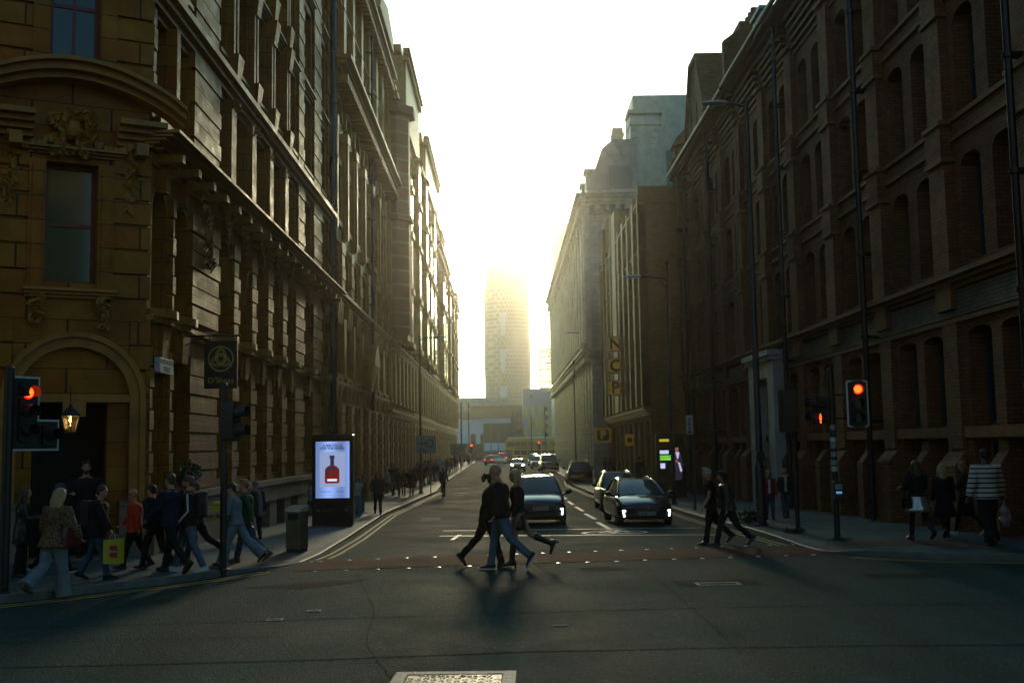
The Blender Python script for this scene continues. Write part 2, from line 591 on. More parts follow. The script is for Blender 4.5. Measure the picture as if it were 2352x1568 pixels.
# bicycle symbol in the cycle box
def arc_ribbon(cx, cy, r, w, a0=0, a1=2 * math.pi, n=26):
    mb = MB(); k = []
    for i in range(n + 1):
        a = a0 + (a1 - a0) * i / n
        k.append([(cx + rr * math.cos(a), cy + rr * 1.35 * math.sin(a), zr(cy + rr * 1.35 * math.sin(a)) + .009) for rr in (r - w / 2, r + w / 2)])
    for p, q in zip(k, k[1:]): mb.quad(p[0], p[1], q[1], q[0])
    return mb
w0, w1 = gnd(1376, 1224), gnd(1448, 1222)
mb = arc_ribbon(w0.x, w0.y, .40, .11)
m2 = arc_ribbon(w1.x, w1.y, .40, .11); mb.add(m2.v, m2.f)
def bar(mb, a, b, w=.10):
    a, b = Vector((a[0], a[1], 0)), Vector((b[0], b[1], 0))
    t = (b - a).normalized(); n = Vector((-t.y, t.x, 0)) * w / 2
    mb.add([Vector((p.x, p.y, zr(p.y) + .0095 + .0006 * len(mb.f) % .003)) for p in (a - n, a + n, b + n, b - n)], [(0, 1, 2, 3)])
cxm = (w0.x + w1.x) / 2
bar(mb, (w0.x, w0.y), (cxm - .05, w0.y - .05)); bar(mb, (cxm - .05, w0.y - .05), (w0.x + .3, w0.y + .75)); bar(mb, (w0.x, w0.y), (w0.x + .3, w0.y + .75))
bar(mb, (cxm - .05, w0.y - .05), (w1.x - .25, w1.y + .72)); bar(mb, (w0.x + .3, w0.y + .75), (w1.x - .25, w1.y + .72)); bar(mb, (w1.x, w1.y), (w1.x - .3, w1.y + 1.0))
bar(mb, (w1.x - .55, w1.y + 1.0), (w1.x - .15, w1.y + 1.0)); bar(mb, (w0.x + .1, w0.y + .9), (w0.x + .5, w0.y + .9))
tag(mb.build('cycle_symbol', m_white), kind='structure')

# patches and seams in the tarmac
pquad([(1540, 1334), (1735, 1330), (1758, 1342), (1562, 1346)], m_patch, 'tarmac_patch')
pquad([(320, 1384), (372, 1376), (405, 1374), (380, 1386)], m_patch, 'tarmac_patch')
pquad([(560, 1350), (700, 1338), (850, 1329), (800, 1340), (690, 1352)], m_patch, 'tarmac_patch')
def seam(pts, w):
    P = [gnd(*p) for p in pts]; f = []
    rnd = random.Random(len(pts))
    for a, b in zip(P, P[1:]):
        k = 14
        f += [a.lerp(b, i / k) + Vector((rnd.uniform(-.012, .012), rnd.uniform(-.012, .012), 0)) for i in range(k)]
    ribbon(f + [P[-1]], w, m_patch, 'tarmac_seam', 0.004)
seam([(-40, 1442), (200, 1437), (600, 1426), (1000, 1413), (1500, 1398), (2000, 1388), (2400, 1385)], 0.03)
seam([(-40, 1534), (300, 1526), (700, 1516), (1200, 1497), (1600, 1488), (2000, 1482), (2400, 1480)], 0.035)
seam([(-40, 1478), (260, 1470), (620, 1462)], 0.02)
seam([(1500, 1320), (1640, 1440), (1700, 1500)], 0.018)
seam([(820, 1318), (860, 1400), (840, 1480), (900, 1560)], 0.014)
pquad([(1980, 1318), (2130, 1316), (2150, 1326), (2000, 1328)], m_patch, 'tarmac_patch')
pquad([(1330, 1304), (1420, 1300), (1440, 1308), (1340, 1312)], m_patch, 'tarmac_patch')
seam([(1190, 1272), (1280, 1330), (1300, 1345)], 0.02)

# studs along both edges of the crossing
mb = MB(); mb.lathe([(.048, 0), (.046, .008), (.028, .013)], 12)
stud_me = mb.mesh('stud', mat('stud_metal', (0.6, 0.62, 0.6), 0.35, metal=0.5), True)
def studs(a, b, n, lab):
    for i in range(n):
        p = a.lerp(b, (i + .5) / n)
        o = put('crossing_stud', stud_me, None, (p.x, p.y, zr(p.y) + .003))
        tag(o, lab, 'road stud', 'metal studs along the crossing')
studs(gnd(700, 1291), gnd(1850, 1249), 19, 'small bright metal stud on the far edge of the red crossing band')
studs(gnd(685, 1314), gnd(1900, 1273), 18, 'small bright metal stud on the near edge of the red crossing band')

# tactile red paving behind the dropped kerbs
def pav_quad(pxs, m, name, nx=6, ny=4):
    ps = [pav(*p) for p in pxs]
    mb = MB(); g = []
    for i in range(ny + 1):
        a = ps[0].lerp(ps[3], i / ny); b = ps[1].lerp(ps[2], i / ny)
        for j in range(nx + 1):
            q = a.lerp(b, j / nx); g.append((q.x, q.y, pz(q.x, q.y) + .004))
    n = nx + 1
    mb.add(g, [(i * n + j, i * n + j + 1, (i + 1) * n + j + 1, (i + 1) * n + j) for i in range(ny) for j in range(nx)])
    return tag(mb.build(name, m), kind='structure')
pav_quad([(420, 1318), (628, 1295), (690, 1276), (520, 1280)], m_tact, 'tactile_paving')
pav_quad([(1890, 1257), (2330, 1266), (2200, 1243), (1900, 1238)], m_tact, 'tactile_paving')

# covers let into the carriageway
def cover(name, label, pxs, rim, lines, words=None):
    ps = [gnd(*p) for p in pxs]
    c = (ps[0] + ps[1] + ps[2] + ps[3]) / 4
    u = ((ps[1] - ps[0]) + (ps[2] - ps[3])) / 2; v = ((ps[3] - ps[0]) + (ps[2] - ps[1])) / 2
    L, W = u.length, v.length
    t = thing(name, label, 'manhole cover', (c.x, c.y, zr(c.y) + .004), math.atan2(u.y, u.x))
    mb = MB()
    for x0, x1, y0, y1 in ((-L / 2, L / 2, -W / 2, -W / 2 + rim), (-L / 2, L / 2, W / 2 - rim, W / 2), (-L / 2, -L / 2 + rim, -W / 2 + rim, W / 2 - rim), (L / 2 - rim, L / 2, -W / 2 + rim, W / 2 - rim)):
        mb.box(x0, x1, y0, y1, -.02, .006)
    mb.build('frame', mat('cover_concrete', (0.21, 0.23, 0.22), 0.6, var=0.4, vs=14, bump=.8, bs=30), t)
    mb = MB(); a, b = L / 2 - rim - .01, W / 2 - rim - .01
    mb.box(-a, a, -b, b, -.02, .0)
    nx, ny = lines
    for i in range(nx):
        for j in range(ny):
            x = -a + (i + .5) * 2 * a / nx; y = -b + (j + .5) * 2 * b / ny
            if words and j >= ny - 2: continue
            dx, dy = (a / nx * .75, b / ny * .35) if (i + j) % 2 else (a / nx * .3, b / ny * .8)
            mb.box(x - dx, x + dx, y - dy, y + dy, 0, .006)
    mb.build('lid', m_steel if words else mat('dark_iron', (.05, .055, .055), .6, metal=.4, var=.3, vs=12), t)
    if words:
        text(words, b * .34, m_steel, t, (0, b * .78, .001), (0, 0, 0), depth=.006)
    return t
cover('manhole_cover', 'large rectangular iron cover with a pale frame at the bottom edge of the picture', [(865, 1592), (1165, 1592), (1201, 1540), (925, 1546)], .12, (12, 10), 'Thomas Dudley')
cover('manhole_cover', 'small rectangular iron cover in a dark tarmac patch right of the centre', [(1604, 1345), (1706, 1343), (1694, 1336.5), (1594, 1338.5)], .05, (12, 4))
cover('manhole_cover', 'tiny worn iron cover in the left half of the open tarmac', [(612, 1426), (652, 1425), (648, 1421), (612, 1422)], .03, (4, 3))
cover('manhole_cover', 'second tiny iron cover nearest the crossing, left of the walking couple', [(703, 1405), (740, 1404), (735, 1401), (705, 1402)], .03, (4, 3))
# litter
p = gnd(1286, 1437)
mb = MB(); mb.tube([(-.085, -.012, .006), (0, .004, .008), (.085, .012, .006)], .006, 6)
tag(put('straw', mb.mesh('straw', m_white, True), None, (p.x, p.y, zr(p.y))), 'thin white straw lying on the open tarmac', 'litter')
# ------------------------------------------------------------------ masonry and glass
m_terra = brick_mat('terracotta_blocks', (0.29, 0.135, 0.010), (0.30, 0.088, 0.008), (0.04, 0.03, 0.012), 0.62, 0.46, 0.010, 0.50, 0.12, 0.45, stain=0.5, spec=0.22)
m_terra_plain = mat('terracotta_moulding', (0.34, 0.155, 0.015), 0.5, var=0.4, vs=1.6, bump=0.3, bs=18, rvar=.12)
m_stone_base = brick_mat('base_stone', (0.24, 0.19, 0.14), (0.19, 0.15, 0.11), (0.07, 0.06, 0.05), 1.1, 0.55, 0.010, 0.65, 0.08, 0.5, stain=0.4)
m_brick = brick_mat('dark_red_brick', (0.30, 0.105, 0.028), (0.22, 0.07, 0.018), (0.07, 0.06, 0.035), 0.235, 0.083, 0.010, 0.78, 0.08, 0.8, stain=0.4)
m_brick_trim = mat('brick_moulding', (0.24, 0.105, 0.032), 0.75, var=0.3, vs=3, bump=.4, bs=40)
m_brick_light = brick_mat('pale_brick_band', (0.22, 0.165, 0.11), (0.16, 0.12, 0.085), (0.07, 0.065, 0.05), 0.235, 0.083, 0.010, 0.75, 0.08, 0.8, stain=0.35)
m_ncp = brick_mat('orange_brick', (0.46, 0.20, 0.025), (0.36, 0.14, 0.02), (0.12, 0.09, 0.06), 0.235, 0.083, 0.010, 0.78, 0.06, 0.6, stain=0.25)
m_ncp_stone = mat('sandy_band', (0.33, 0.165, 0.04), 0.5, var=0.25, vs=2)
m_b2 = brick_mat('buff_terracotta', (0.48, 0.18, 0.02), (0.40, 0.11, 0.012), (0.07, 0.05, 0.03), 0.5, 0.33, 0.010, 0.45, 0.1, 0.4, stain=0.35, spec=.5)
m_b2_trim = mat('buff_moulding', (0.50, 0.22, 0.03), 0.45, var=0.35, vs=2, rvar=.1)
m_b3 = brick_mat('banded_brick', (0.36, 0.14, 0.035), (0.28, 0.10, 0.025), (0.12, 0.08, 0.05), 0.24, 0.085, 0.010, 0.6, 0.06, 0.5, stain=0.3)
m_port = brick_mat('pale_ashlar', (0.54, 0.49, 0.40), (0.45, 0.41, 0.34), (0.22, 0.21, 0.19), 1.2, 0.5, 0.012, 0.7, 0.06, 0.4, stain=0.25)
m_port_trim = mat('pale_stone_trim', (0.56, 0.50, 0.40), 0.45, var=0.25, vs=1.2)
m_slate = brick_mat('slates', (0.060, 0.068, 0.066), (0.040, 0.046, 0.046), (0.02, 0.02, 0.02), 0.3, 0.2, 0.012, 0.5, 0.1, 0.6)
m_lead = mat('lead_sheet', (0.20, 0.22, 0.23), 0.5, metal=.3, var=.2)
m_redframe = mat('red_window_paint', (0.17, 0.022, 0.016), 0.4, var=.2)
m_tealframe = mat('teal_window_paint', (0.014, 0.055, 0.06), 0.4, var=.2)
m_creamframe = mat('olive_window_paint', (0.16, 0.14, 0.05), 0.5, var=.2)
m_greyframe = mat('grey_window_paint', (0.10, 0.11, 0.11), 0.5)
def glassmat(name, c, rough=0.04):
    m = mat(name, c, rough, spec=.7)
    return m
m_glass = glassmat('window_glass', (0.018, 0.024, 0.022))
m_glass_pale = glassmat('pale_window_glass', (0.05, 0.085, 0.05), .08)  # green tint stands in for what the corner panes reflect
m_glass_blue = glassmat('blue_glass', (0.05, 0.08, 0.12), .06)
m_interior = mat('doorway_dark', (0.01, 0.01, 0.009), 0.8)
m_whitestone = mat('white_stone', (0.42, 0.44, 0.43), .6, var=.25, vs=1.5, bump=.2)

def arch_pts(a, b, z, rise, n=8, kind='round'):
    out = []
    for i in range(n + 1):
        t = i / n
        if kind == 'point':
            s = t if t < .5 else 1 - t
            h = math.sqrt(max(0, 1 - (1 - 2 * s) ** 2)) * .75 + s * .5
        else:
            h = math.sqrt(max(0, 1 - (2 * t - 1) ** 2))
        out.append((a + (b - a) * t, z + rise * h))
    return out

def wall(mb, u0, u1, z0, z1, ops, d=.4, y=0.0):
    """a wall face at depth y with real openings (a, b, z bottom, z top, arch rise[, kind]) and reveals d deep"""
    us = sorted({u0, u1} | {o[0] for o in ops} | {o[1] for o in ops})
    zs = sorted({z0, z1} | {o[2] for o in ops} | {o[3] for o in ops})
    us = [u for u in us if u0 <= u <= u1]; zs = [z for z in zs if z0 <= z <= z1]
    for i in range(len(us) - 1):
        uc = (us[i] + us[i + 1]) / 2
        run = None
        for j in range(len(zs) - 1):
            zc = (zs[j] + zs[j + 1]) / 2
            inside = any(o[0] < uc < o[1] and o[2] < zc < o[3] for o in ops)
            if inside:
                if run is not None: mb.quad((us[i], y, run), (us[i + 1], y, run), (us[i + 1], y, zs[j]), (us[i], y, zs[j]))
                run = None
            elif run is None: run = zs[j]
        if run is not None: mb.quad((us[i], y, run), (us[i + 1], y, run), (us[i + 1], y, z1), (us[i], y, z1))
    for o in ops:
        a, b, c, e = o[:4]; rise = o[4] if len(o) > 4 else 0; kd = o[5] if len(o) > 5 else 'round'
        s = e - rise
        mb.quad((a, y, c), (a, y + d, c), (a, y + d, s), (a, y, s))
        mb.quad((b, y, c), (b, y, s), (b, y + d, s), (b, y + d, c))
        mb.quad((a, y, c), (b, y, c), (b, y + d, c), (a, y + d, c))
        if rise:
            P = arch_pts(a, b, s, rise, 8, kd)
            for p, q in zip(P, P[1:]):
                mb.quad((p[0], y, p[1]), (q[0], y, q[1]), (q[0], y, e), (p[0], y, e))
                mb.quad((p[0], y, p[1]), (q[0], y, q[1]), (q[0], y + d, q[1]), (p[0], y + d, p[1]))
        else:
            mb.quad((a, y, e), (b, y, e), (b, y + d, e), (a, y + d, e))

def shell(mb, u0, u1, dep, z0, z1, y=0.0):
    """sides, back and top closing a building behind its front wall"""
    mb.quad((u0, y, z0), (u0, dep, z0), (u0, dep, z1), (u0, y, z1))
    mb.quad((u1, y, z0), (u1, dep, z0), (u1, dep, z1), (u1, y, z1))
    mb.quad((u0, dep, z0), (u1, dep, z0), (u1, dep, z1), (u0, dep, z1))
    mb.quad((u0, y, z1), (u1, y, z1), (u1, dep, z1), (u0, dep, z1))

WIN = {}
def window(parent, a, b, c, e, rise=0, kind='round', fm=None, gm=None, d=.3, style='sash', T=None, y=0.0, fw=.07):
    """a window part with its pane, filling the opening"""
    w, h = round(b - a, 3), round(e - c, 3)
    key = (w, h, rise, kind, fm.name, gm.name, style, fw)
    if key not in WIN:
        mb = MB(); hw = w / 2
        s = h - rise
        mb.box(-hw, -hw + fw, 0, .07, 0, s); mb.box(hw - fw, hw, 0, .07, 0, s); mb.box(-hw + fw, hw - fw, 0, .07, 0, fw * 1.2)
        if rise:
            P = arch_pts(-hw, hw, s, rise, 8, kind); Q = arch_pts(-hw + fw, hw - fw, s, rise - fw, 8, kind)
            for i in range(8):
                mb.add([(P[i][0], 0, P[i][1]), (P[i + 1][0], 0, P[i + 1][1]), (Q[i + 1][0], 0, Q[i + 1][1]), (Q[i][0], 0, Q[i][1]),
                        (P[i][0], .07, P[i][1]), (P[i + 1][0], .07, P[i + 1][1]), (Q[i + 1][0], .07, Q[i + 1][1]), (Q[i][0], .07, Q[i][1])],
                       [(0, 1, 2, 3), (7, 6, 5, 4), (0, 4, 5, 1), (3, 2, 6, 7)])
        else:
            mb.box(-hw + fw, hw - fw, 0, .07, h - fw, h)
        if style in ('sash', 'cross'):
            mb.box(-hw + fw, hw - fw, .012, .062, s * .5 - .035, s * .5 + .035)
        if style in ('cross', 'mull'):
            mb.box(-.03, .03, .014, .06, fw * 1.2, s * .5 - .035 if style == 'cross' else h - fw)
            if style == 'cross': mb.box(-.025, .025, .014, .06, s * .5 + .035, h - fw - .002)
        if style == 'grid':
            for k in range(1, 3): mb.box(-hw + fw, hw - fw, .014, .06, h * k / 3 - .025, h * k / 3 + .025)
            mb.box(-.025, .025, .016, .058, fw * 1.2, h - fw)
        fme = mb.mesh('window', fm)
        mb = MB()
        P = [(-hw + .02, 0.0), (hw - .02, 0.0)] + ([(p[0] * .985, p[1] - .01) for p in reversed(arch_pts(-hw, hw, s, rise, 8, kind))] if rise else [(hw - .02, h - .01), (-hw + .02, h - .01)])
        mb.prism(P, .04, .05)
        WIN[key] = (fme, mb.mesh('pane', gm))
    fme, gme = WIN[key]
    o = put('window', fme, parent)
    p = put('pane', gme, o)
    M = Matrix.Translation(((a + b) / 2, y + d, c))
    if T is not None: M = T @ M
    o.matrix_local = M
    return o

def rust(mb, a, b, z0, z1, h=.46, pr=.07, gap=.035, alt=.10, y=0.0):
    """a rusticated pier: block courses standing proud, every second course a little wider"""
    n = max(1, round((z1 - z0) / h)); h = (z1 - z0) / n
    for i in range(n):
        e = alt if i % 2 else 0
        mb.box(a - e, b + e, y - pr - (.02 if i % 2 else 0), y + .004, z0 + i * h + gap, z0 + (i + 1) * h - .003)

def band(mb, u0, u1, z0, z1, pr, y=0.0):
    mb.box(u0, u1, y - pr, y + .003, z0, z1)

def cornice(mb, u0, u1, z, h, pr, y=0.0, dent=0.0, dw=.14, steps=3, ends=True):
    """stepped moulding growing outwards, with modillions under it every dent metres"""
    for i in range(steps):
        e = pr * (i + 1) / steps
        mb.box(u0 - (e * .3 if ends else 0), u1 + (e * .3 if ends else 0), y - e, y + .003, z + h * i / steps + .002, z + h * (i + 1) / steps)
    if dent:
        n = int((u1 - u0) / dent)
        for k in range(n):
            c = u0 + (k + .5) * (u1 - u0) / n
            mb.box(c - dw / 2, c + dw / 2, y - pr * .8, y + .003, z - h * .55, z - .002)

def keystone(mb, c, w0, w1, z0, z1, pr, y=0.0):
    mb.add([(c - w0, y - pr * .7, z0), (c + w0, y - pr * .7, z0), (c + w1, y - pr, z1), (c - w1, y - pr, z1), (c - w0, y + .003, z0), (c + w0, y + .003, z0), (c + w1, y + .003, z1), (c - w1, y + .003, z1)],
           [(0, 1, 2, 3), (4, 7, 6, 5), (0, 4, 5, 1), (1, 5, 6, 2), (2, 6, 7, 3), (3, 7, 4, 0)])

def pipe(parent, u, z0, z1, r=.07, y=-.16, m=None):
    mb = MB(); mb.tube([(u, y, z0), (u, y, z1)], r, 8)
    z = z0 + 1
    while z < z1:
        mb.lathe([(r, -.06), (r * 1.45, -.05), (r * 1.45, .05), (r, .06)], 8, (u, y, z))
        mb.box(u - r * 1.8, u + r * 1.8, y + r * .5, .003, z - .03, z + .03)
        z += 2.2
    return mb.build('downpipe', m or m_black, parent, True)

# ------------------------------------------------------------------ left: terracotta corner building
XL = -6.9
XR = 9.9
b1 = thing('terracotta_building', 'ornate brown terracotta corner building with rusticated piers and an arched doorway', 'building', (XL, 21.0, 0), R(90))
TH = math.atan2(.89, .454) - R(90)           # in the building's frame the chamfered corner turns towards the junction
CW = 4.6
TC = Matrix.Rotation(-R(63), 4, 'Z')
TC = Matrix.Translation((0, 0, 0)) @ TC @ Matrix.Translation((-CW, 0, 0))
U1 = 22.0
ops = []; wins = []
gx = [(.25, 1.15), (1.5, 2.6), (5.0, 6.3), (7.0, 8.3), (9.0, 10.3), (11.1, 12.4), (13.2, 14.5), (16.2, 17.8), (19.8, 20.9)]
for a, b in gx:
    ops.append((a, b, 1.45, 3.95, 0)); wins.append((a, b, 1.45, 3.95, 0, m_creamframe, m_glass, 'cross'))
    ops.append((a, b, 4.95, 7.35, .35)); wins.append((a, b, 4.95, 7.35, .35, m_redframe, m_glass, 'sash'))
    ops.append((a, b, -.1, .62, 0)); 
ux = [(.25, 1.15), (1.5, 2.6), (4.95, 5.75), (6.35, 8.0), (8.6, 10.25), (10.85, 12.5), (13.1, 14.9), (16.2, 17.9), (19.75, 21.0)]
for a, b in ux:
    ops.append((a, b, 8.75, 10.85, 0)); wins.append((a, b, 8.75, 10.85, 0, m_redframe, m_glass, 'cross'))
    for z0, z1 in ((12.0, 14.6), (15.4, 17.9)):
        ops.append((a, b, z0, z1, 0)); wins.append((a, b, z0, z1, 0, m_redframe, m_glass, 'cross'))
    ops.append((a, b, 18.9, 21.3, (b - a) * .4)); wins.append((a, b, 18.9, 21.3, (b - a) * .4, m_redframe, m_glass, 'sash'))
mb = MB()
wall(mb, 0, U1, -.8, 23.0, ops, .42)
cops = [(CW - 1.86, CW - .94, 5.3, 7.6, 0), (CW - 1.84, CW - .95, 9.15, 12.4, 0), (CW - 1.84, CW - .95, 13.4, 16.4, 0), (CW - 1.84, CW - .95, 17.4, 20.4, 0), (CW - 1.98, CW - .68, -.1, 3.05, 0)]
mb.T = TC
wall(mb, 0, CW, -.8, 23.0, cops, .42)
mb.T = None
# close the body: side, back, top
P0 = TC @ Vector((0, 0, 0))
poly = [(0, .0), (U1, .0), (U1, 14), (-6, 14), (P0.x - 2, P0.y + 4), (P0.x, P0.y)]
mb.quad((U1, 0, -.8), (U1, 14, -.8), (U1, 14, 23), (U1, 0, 23)); mb.quad((U1, 14, -.8), (-6, 14, -.8), (-6, 14, 23), (U1, 14, 23))
mb.quad((-6, 14, -.8), (P0.x - 2, P0.y + 4, -.8), (P0.x - 2, P0.y + 4, 23), (-6, 14, 23)); mb.quad((P0.x - 2, P0.y + 4, -.8), (P0.x, P0.y, -.8), (P0.x, P0.y, 23), (P0.x - 2, P0.y + 4, 23))
mb.add([(x, y, 23.0) for x, y in poly], [tuple(range(6))])
# floors inside so that no light falls through
mb.build('wall', m_terra, b1)
# rusticated piers
mb = MB()
def gaps(xs, u0, u1):
    out = []; p = u0
    for a, b in xs:
        out.append((p, a)); p = b
    out.append((p, u1))
    return out
for a, b in gaps(gx, 0, U1):
    w = b - a
    al = .10 if w > .6 else .05
    mb.mark()
    rust(mb, a + .1 if a > 0 else -.0, b - .1 if b < U1 else b, 1.25, 4.15, .42, .09, .04, al)
    mb.mark()
    if w > .3: rust(mb, a + .12 if a > 0 else 0, b - .12 if b < U1 else b, 4.9, 7.3, .42, .11, .04, al)
for a, b in gx:
    c = (a + b) / 2
    mb.mark()
    keystone(mb, c, .14, .24, 3.95, 4.75, .2); keystone(mb, c - .36, .10, .19, 3.97, 4.55, .12); keystone(mb, c + .36, .10, .19, 3.97, 4.55, .12)
    keystone(mb, c, .13, .22, 7.3, 7.95, .22)
for a, b in gaps(ux, 0, U1):
    mb.mark()
    if a == 0: rust(mb, 0, b - .03, 8.65, 11.0, .46, .05, .04, 0); rust(mb, 0, b - .03, 11.6, 22, .46, .05, .04, 0)
    elif 2.5 < a < 4 or a > 14.5: rust(mb, a + .12, b - .12, 8.65, 11.0, .40, .11, .035, .08); rust(mb, a + .2, b - .2, 11.6, 22, .42, .10, .035, .07)
    else:
        mb.box(a + .06, b - .06, -.16, .003, 8.65, 10.95)
        for z0, z1 in ((11.6, 14.7), (15.0, 18.1), (18.5, 21.3)):
            mb.box(a + .05, a + .2, -.2, .003, z0, z1); mb.box(b - .2, b - .05, -.2, .003, z0, z1); mb.box((a + b) / 2 - .05, (a + b) / 2 + .05, -.12, .003, z0 + .2, z1)
            keystone(mb, (a + b) / 2, .12, .3, z0 - .4, z0 + .5, .34); keystone(mb, (a + b) / 2, .2, .26, z1 - .6, z1 + .1, .36)
# chamfer courses
mb.T = TC; mb.mark()
rust(mb, 0, CW - 2.15, 5.0, 7.9, .46, .05, .05, 0); rust(mb, CW - .66, CW + .04, 5.0, 7.9, .46, .05, .05, 0)
rust(mb, 0, CW - 2.15, 9.2, 22, .46, .05, .05, 0); rust(mb, CW - .66, CW + .05, 9.2, 22, .46, .05, .05, 0)
rust(mb, 0, CW - 2.35, 1.2, 4.6, .46, .05, .05, 0); rust(mb, CW - .30, CW + .07, 1.2, 4.6, .46, .05, .05, 0)
for a, b in ((CW - 2.15, CW - 1.86), (CW - .93, CW - .64)):
    mb.box(a, b, -.1, .003, 5.0, 7.6); mb.box(a + .06, b - .06, -.14, .003, 5.0, 7.5); mb.box(a, b, -.08, .003, 9.2, 12.6)
mb.T = None
mb.each('rusticated_pier', m_terra, b1)
# plinth
mb = MB()
for a, b in gaps(gx, 0, U1): mb.mark(); mb.box(a - .06 if a > 0 else 0, b + .06 if b < U1 else b, -.22, .003, -.8, .68)
mb.mark(); mb.box(0, U1, -.26, .003, .68, 1.12); mb.box(0, U1, -.32, .003, 1.12, 1.26)
mb.T = TC
mb.box(0, CW - 2.2, -.2, .003, -.8, 1.2); mb.box(CW - .46, CW + .1, -.2, .003, -.8, 1.2)
mb.T = None
mb.each('plinth', m_stone_base, b1)
# cornices
mb = MB()
cornice(mb, -.2, U1, 8.0, .30, .72, 0, 1.15, .2, 5); band(mb, 0, U1, 7.75, 7.98, .08)
cornice(mb, 0, U1, 11.0, .45, .35, 0, 0, 0, 3); cornice(mb, 0, U1, 4.55, .2, .15, 0, 0, 0, 2)
cornice(mb, 0, U1, 21.8, 1.0, 1.0, 0, .6, .25, 4)
for a, b in ux: cornice(mb, a - .1, b + .1, 14.75, .2, .2); cornice(mb, a - .1, b + .1, 18.2, .2, .2)
mb.T = TC
for a, b in ((0, CW - 2.1), (CW - .62, CW + .25)): cornice(mb, a, b, 8.0, .42, .6, 0, .5, .22, 4, False)
# segmental pediment over the corner window
for i in range(16):
    t0, t1 = i / 16, (i + 1) / 16
    f = lambda t: (CW - 1.4 + (t - .5) * 4.0, 8.42 + .72 * math.sin(math.pi * t) ** .8)
    (xa, za), (xb, zb) = f(t0), f(t1)
    for h0, h1, pr in ((0, .12, .38), (.12, .26, .55), (.26, .34, .68)):
        mb.add([(xa, -pr, za + h0), (xb, -pr, zb + h0), (xb, -pr, zb + h1), (xa, -pr, za + h1), (xa, .0, za + h0), (xb, .0, zb + h0), (xb, .0, zb + h1), (xa, .0, za + h1)],
               [(0, 1, 2, 3), (0, 4, 5, 1), (3, 2, 6, 7)])
cornice(mb, CW - 2.3, CW - .5, 7.72, .14, .24); cornice(mb, CW - 2.15, CW - .64, 5.0, .18, .22)
cornice(mb, 0, CW, 21.8, 1.0, 1.0, 0, .6, .25, 4); cornice(mb, 0, CW + .1, 12.7, .3, .3); cornice(mb, 0, CW + .1, 16.7, .3, .3)
mb.T = None
mb.build('cornice', m_terra_plain, b1)
# bowed sills under the first floor windows
mb = MB()
for a, b in gx:
    c = (a + b) / 2; w = (b - a) / 2 + .12; mb.mark()
    for z0, z1, dp in ((4.62, 4.74, .26), (4.74, 4.9, .36)):
        P = [(c - w, .0)] + [(c + w * math.cos(math.pi * (1 - k / 8)), -dp * math.sin(math.pi * k / 8) - .02) for k in range(9)] + [(c + w, .0)]
        mb.prismz(P, z0, z1)
for a, b in ux:
    mb.mark(); mb.box(a - .05, b + .05, -.16, .1, 8.6, 8.75); mb.mark(); mb.box(a, b, -.1, .1, 11.9, 12.0)
mb.each('sill', m_terra_plain, b1)
# carved festoons and masks
mb = MB(); rnd = random.Random(3)
mb.T = TC
def carve(cx, cz, w, h, n, r0, r1, y=-.08):
    mb.mark()
    for k in range(n):
        x = cx + rnd.uniform(-w, w); z = cz + rnd.uniform(-h, h)
        r = rnd.uniform(r0, r1); keep = mb.T
        mb.T = (keep if keep is not None else Matrix.Identity(4)) @ Matrix.Translation((x, y + rnd.uniform(-.06, .03), z)) @ Matrix.Rotation(rnd.uniform(-1.3, 1.3), 4, 'Y') @ Matrix.Rotation(rnd.uniform(-.6, .6), 4, 'X')
        mb.rings([[(r * .08, -.02, -r * 1.25), (-r * .08, -.02, -r * 1.25), (0, .02, -r * 1.25)], [(r * .5, -.01, -r * .4), (-r * .5, -.01, -r * .4), (0, -r * .45, -r * .4)], [(r * .55, .0, r * .4), (-r * .55, .0, r * .4), (0, -r * .6, r * .3)], [(r * .12, -.06, r * 1.2), (-r * .12, -.06, r * 1.2), (0, -r * .5, r * 1.25)]])
        mb.T = keep
carve(CW - 1.4, 8.15, .40, .46, 110, .05, .11, -.14)
mb.ball((CW - 1.4, -.16, 8.22), .14, .12, .2, 12, 8)
for s in (-1, 1):
    for k in range(26):
        t = k / 25; mb.ball((CW - 1.4 + s * (.4 + .75 * t), -.12 + rnd.uniform(-.04, .04), 7.98 - .18 * math.sin(t * 3.14) + .1 * t + rnd.uniform(-.05, .05)), rnd.uniform(.06, .1), .07, .08, 6, 4)
    carve(CW - 1.4 + s * 1.08, 7.35, .1, .6, 28, .05, .11)
    carve(CW - 1.4 + s * .58, 4.72, .10, .26, 18, .05, .11, -.12)
mb.ball((CW - 1.28, .16, 3.62), .3, .08, .36, 14, 8); carve(CW - 1.28, 3.5, .8, .25, 46, .05, .1, .12); carve(CW - 1.28, 3.98, .3, .1, 14, .05, .08, .12)
mb.T = None
for u in (2.75, 4.8, 6.65, 8.65, 10.7, 12.8):
    carve(u, 7.7, .14, .28, 12, .06, .12, -.3)
carve(3.8, 6.9, .22, .7, 40, .07, .14, -.16); 
for u in (5.85, 6.1, 8.3, 10.5, 12.8): carve(u, 10.8, .2, .12, 9, .06, .1, -.2)
mb.each('carved_ornament', m_terra_plain, b1, True)
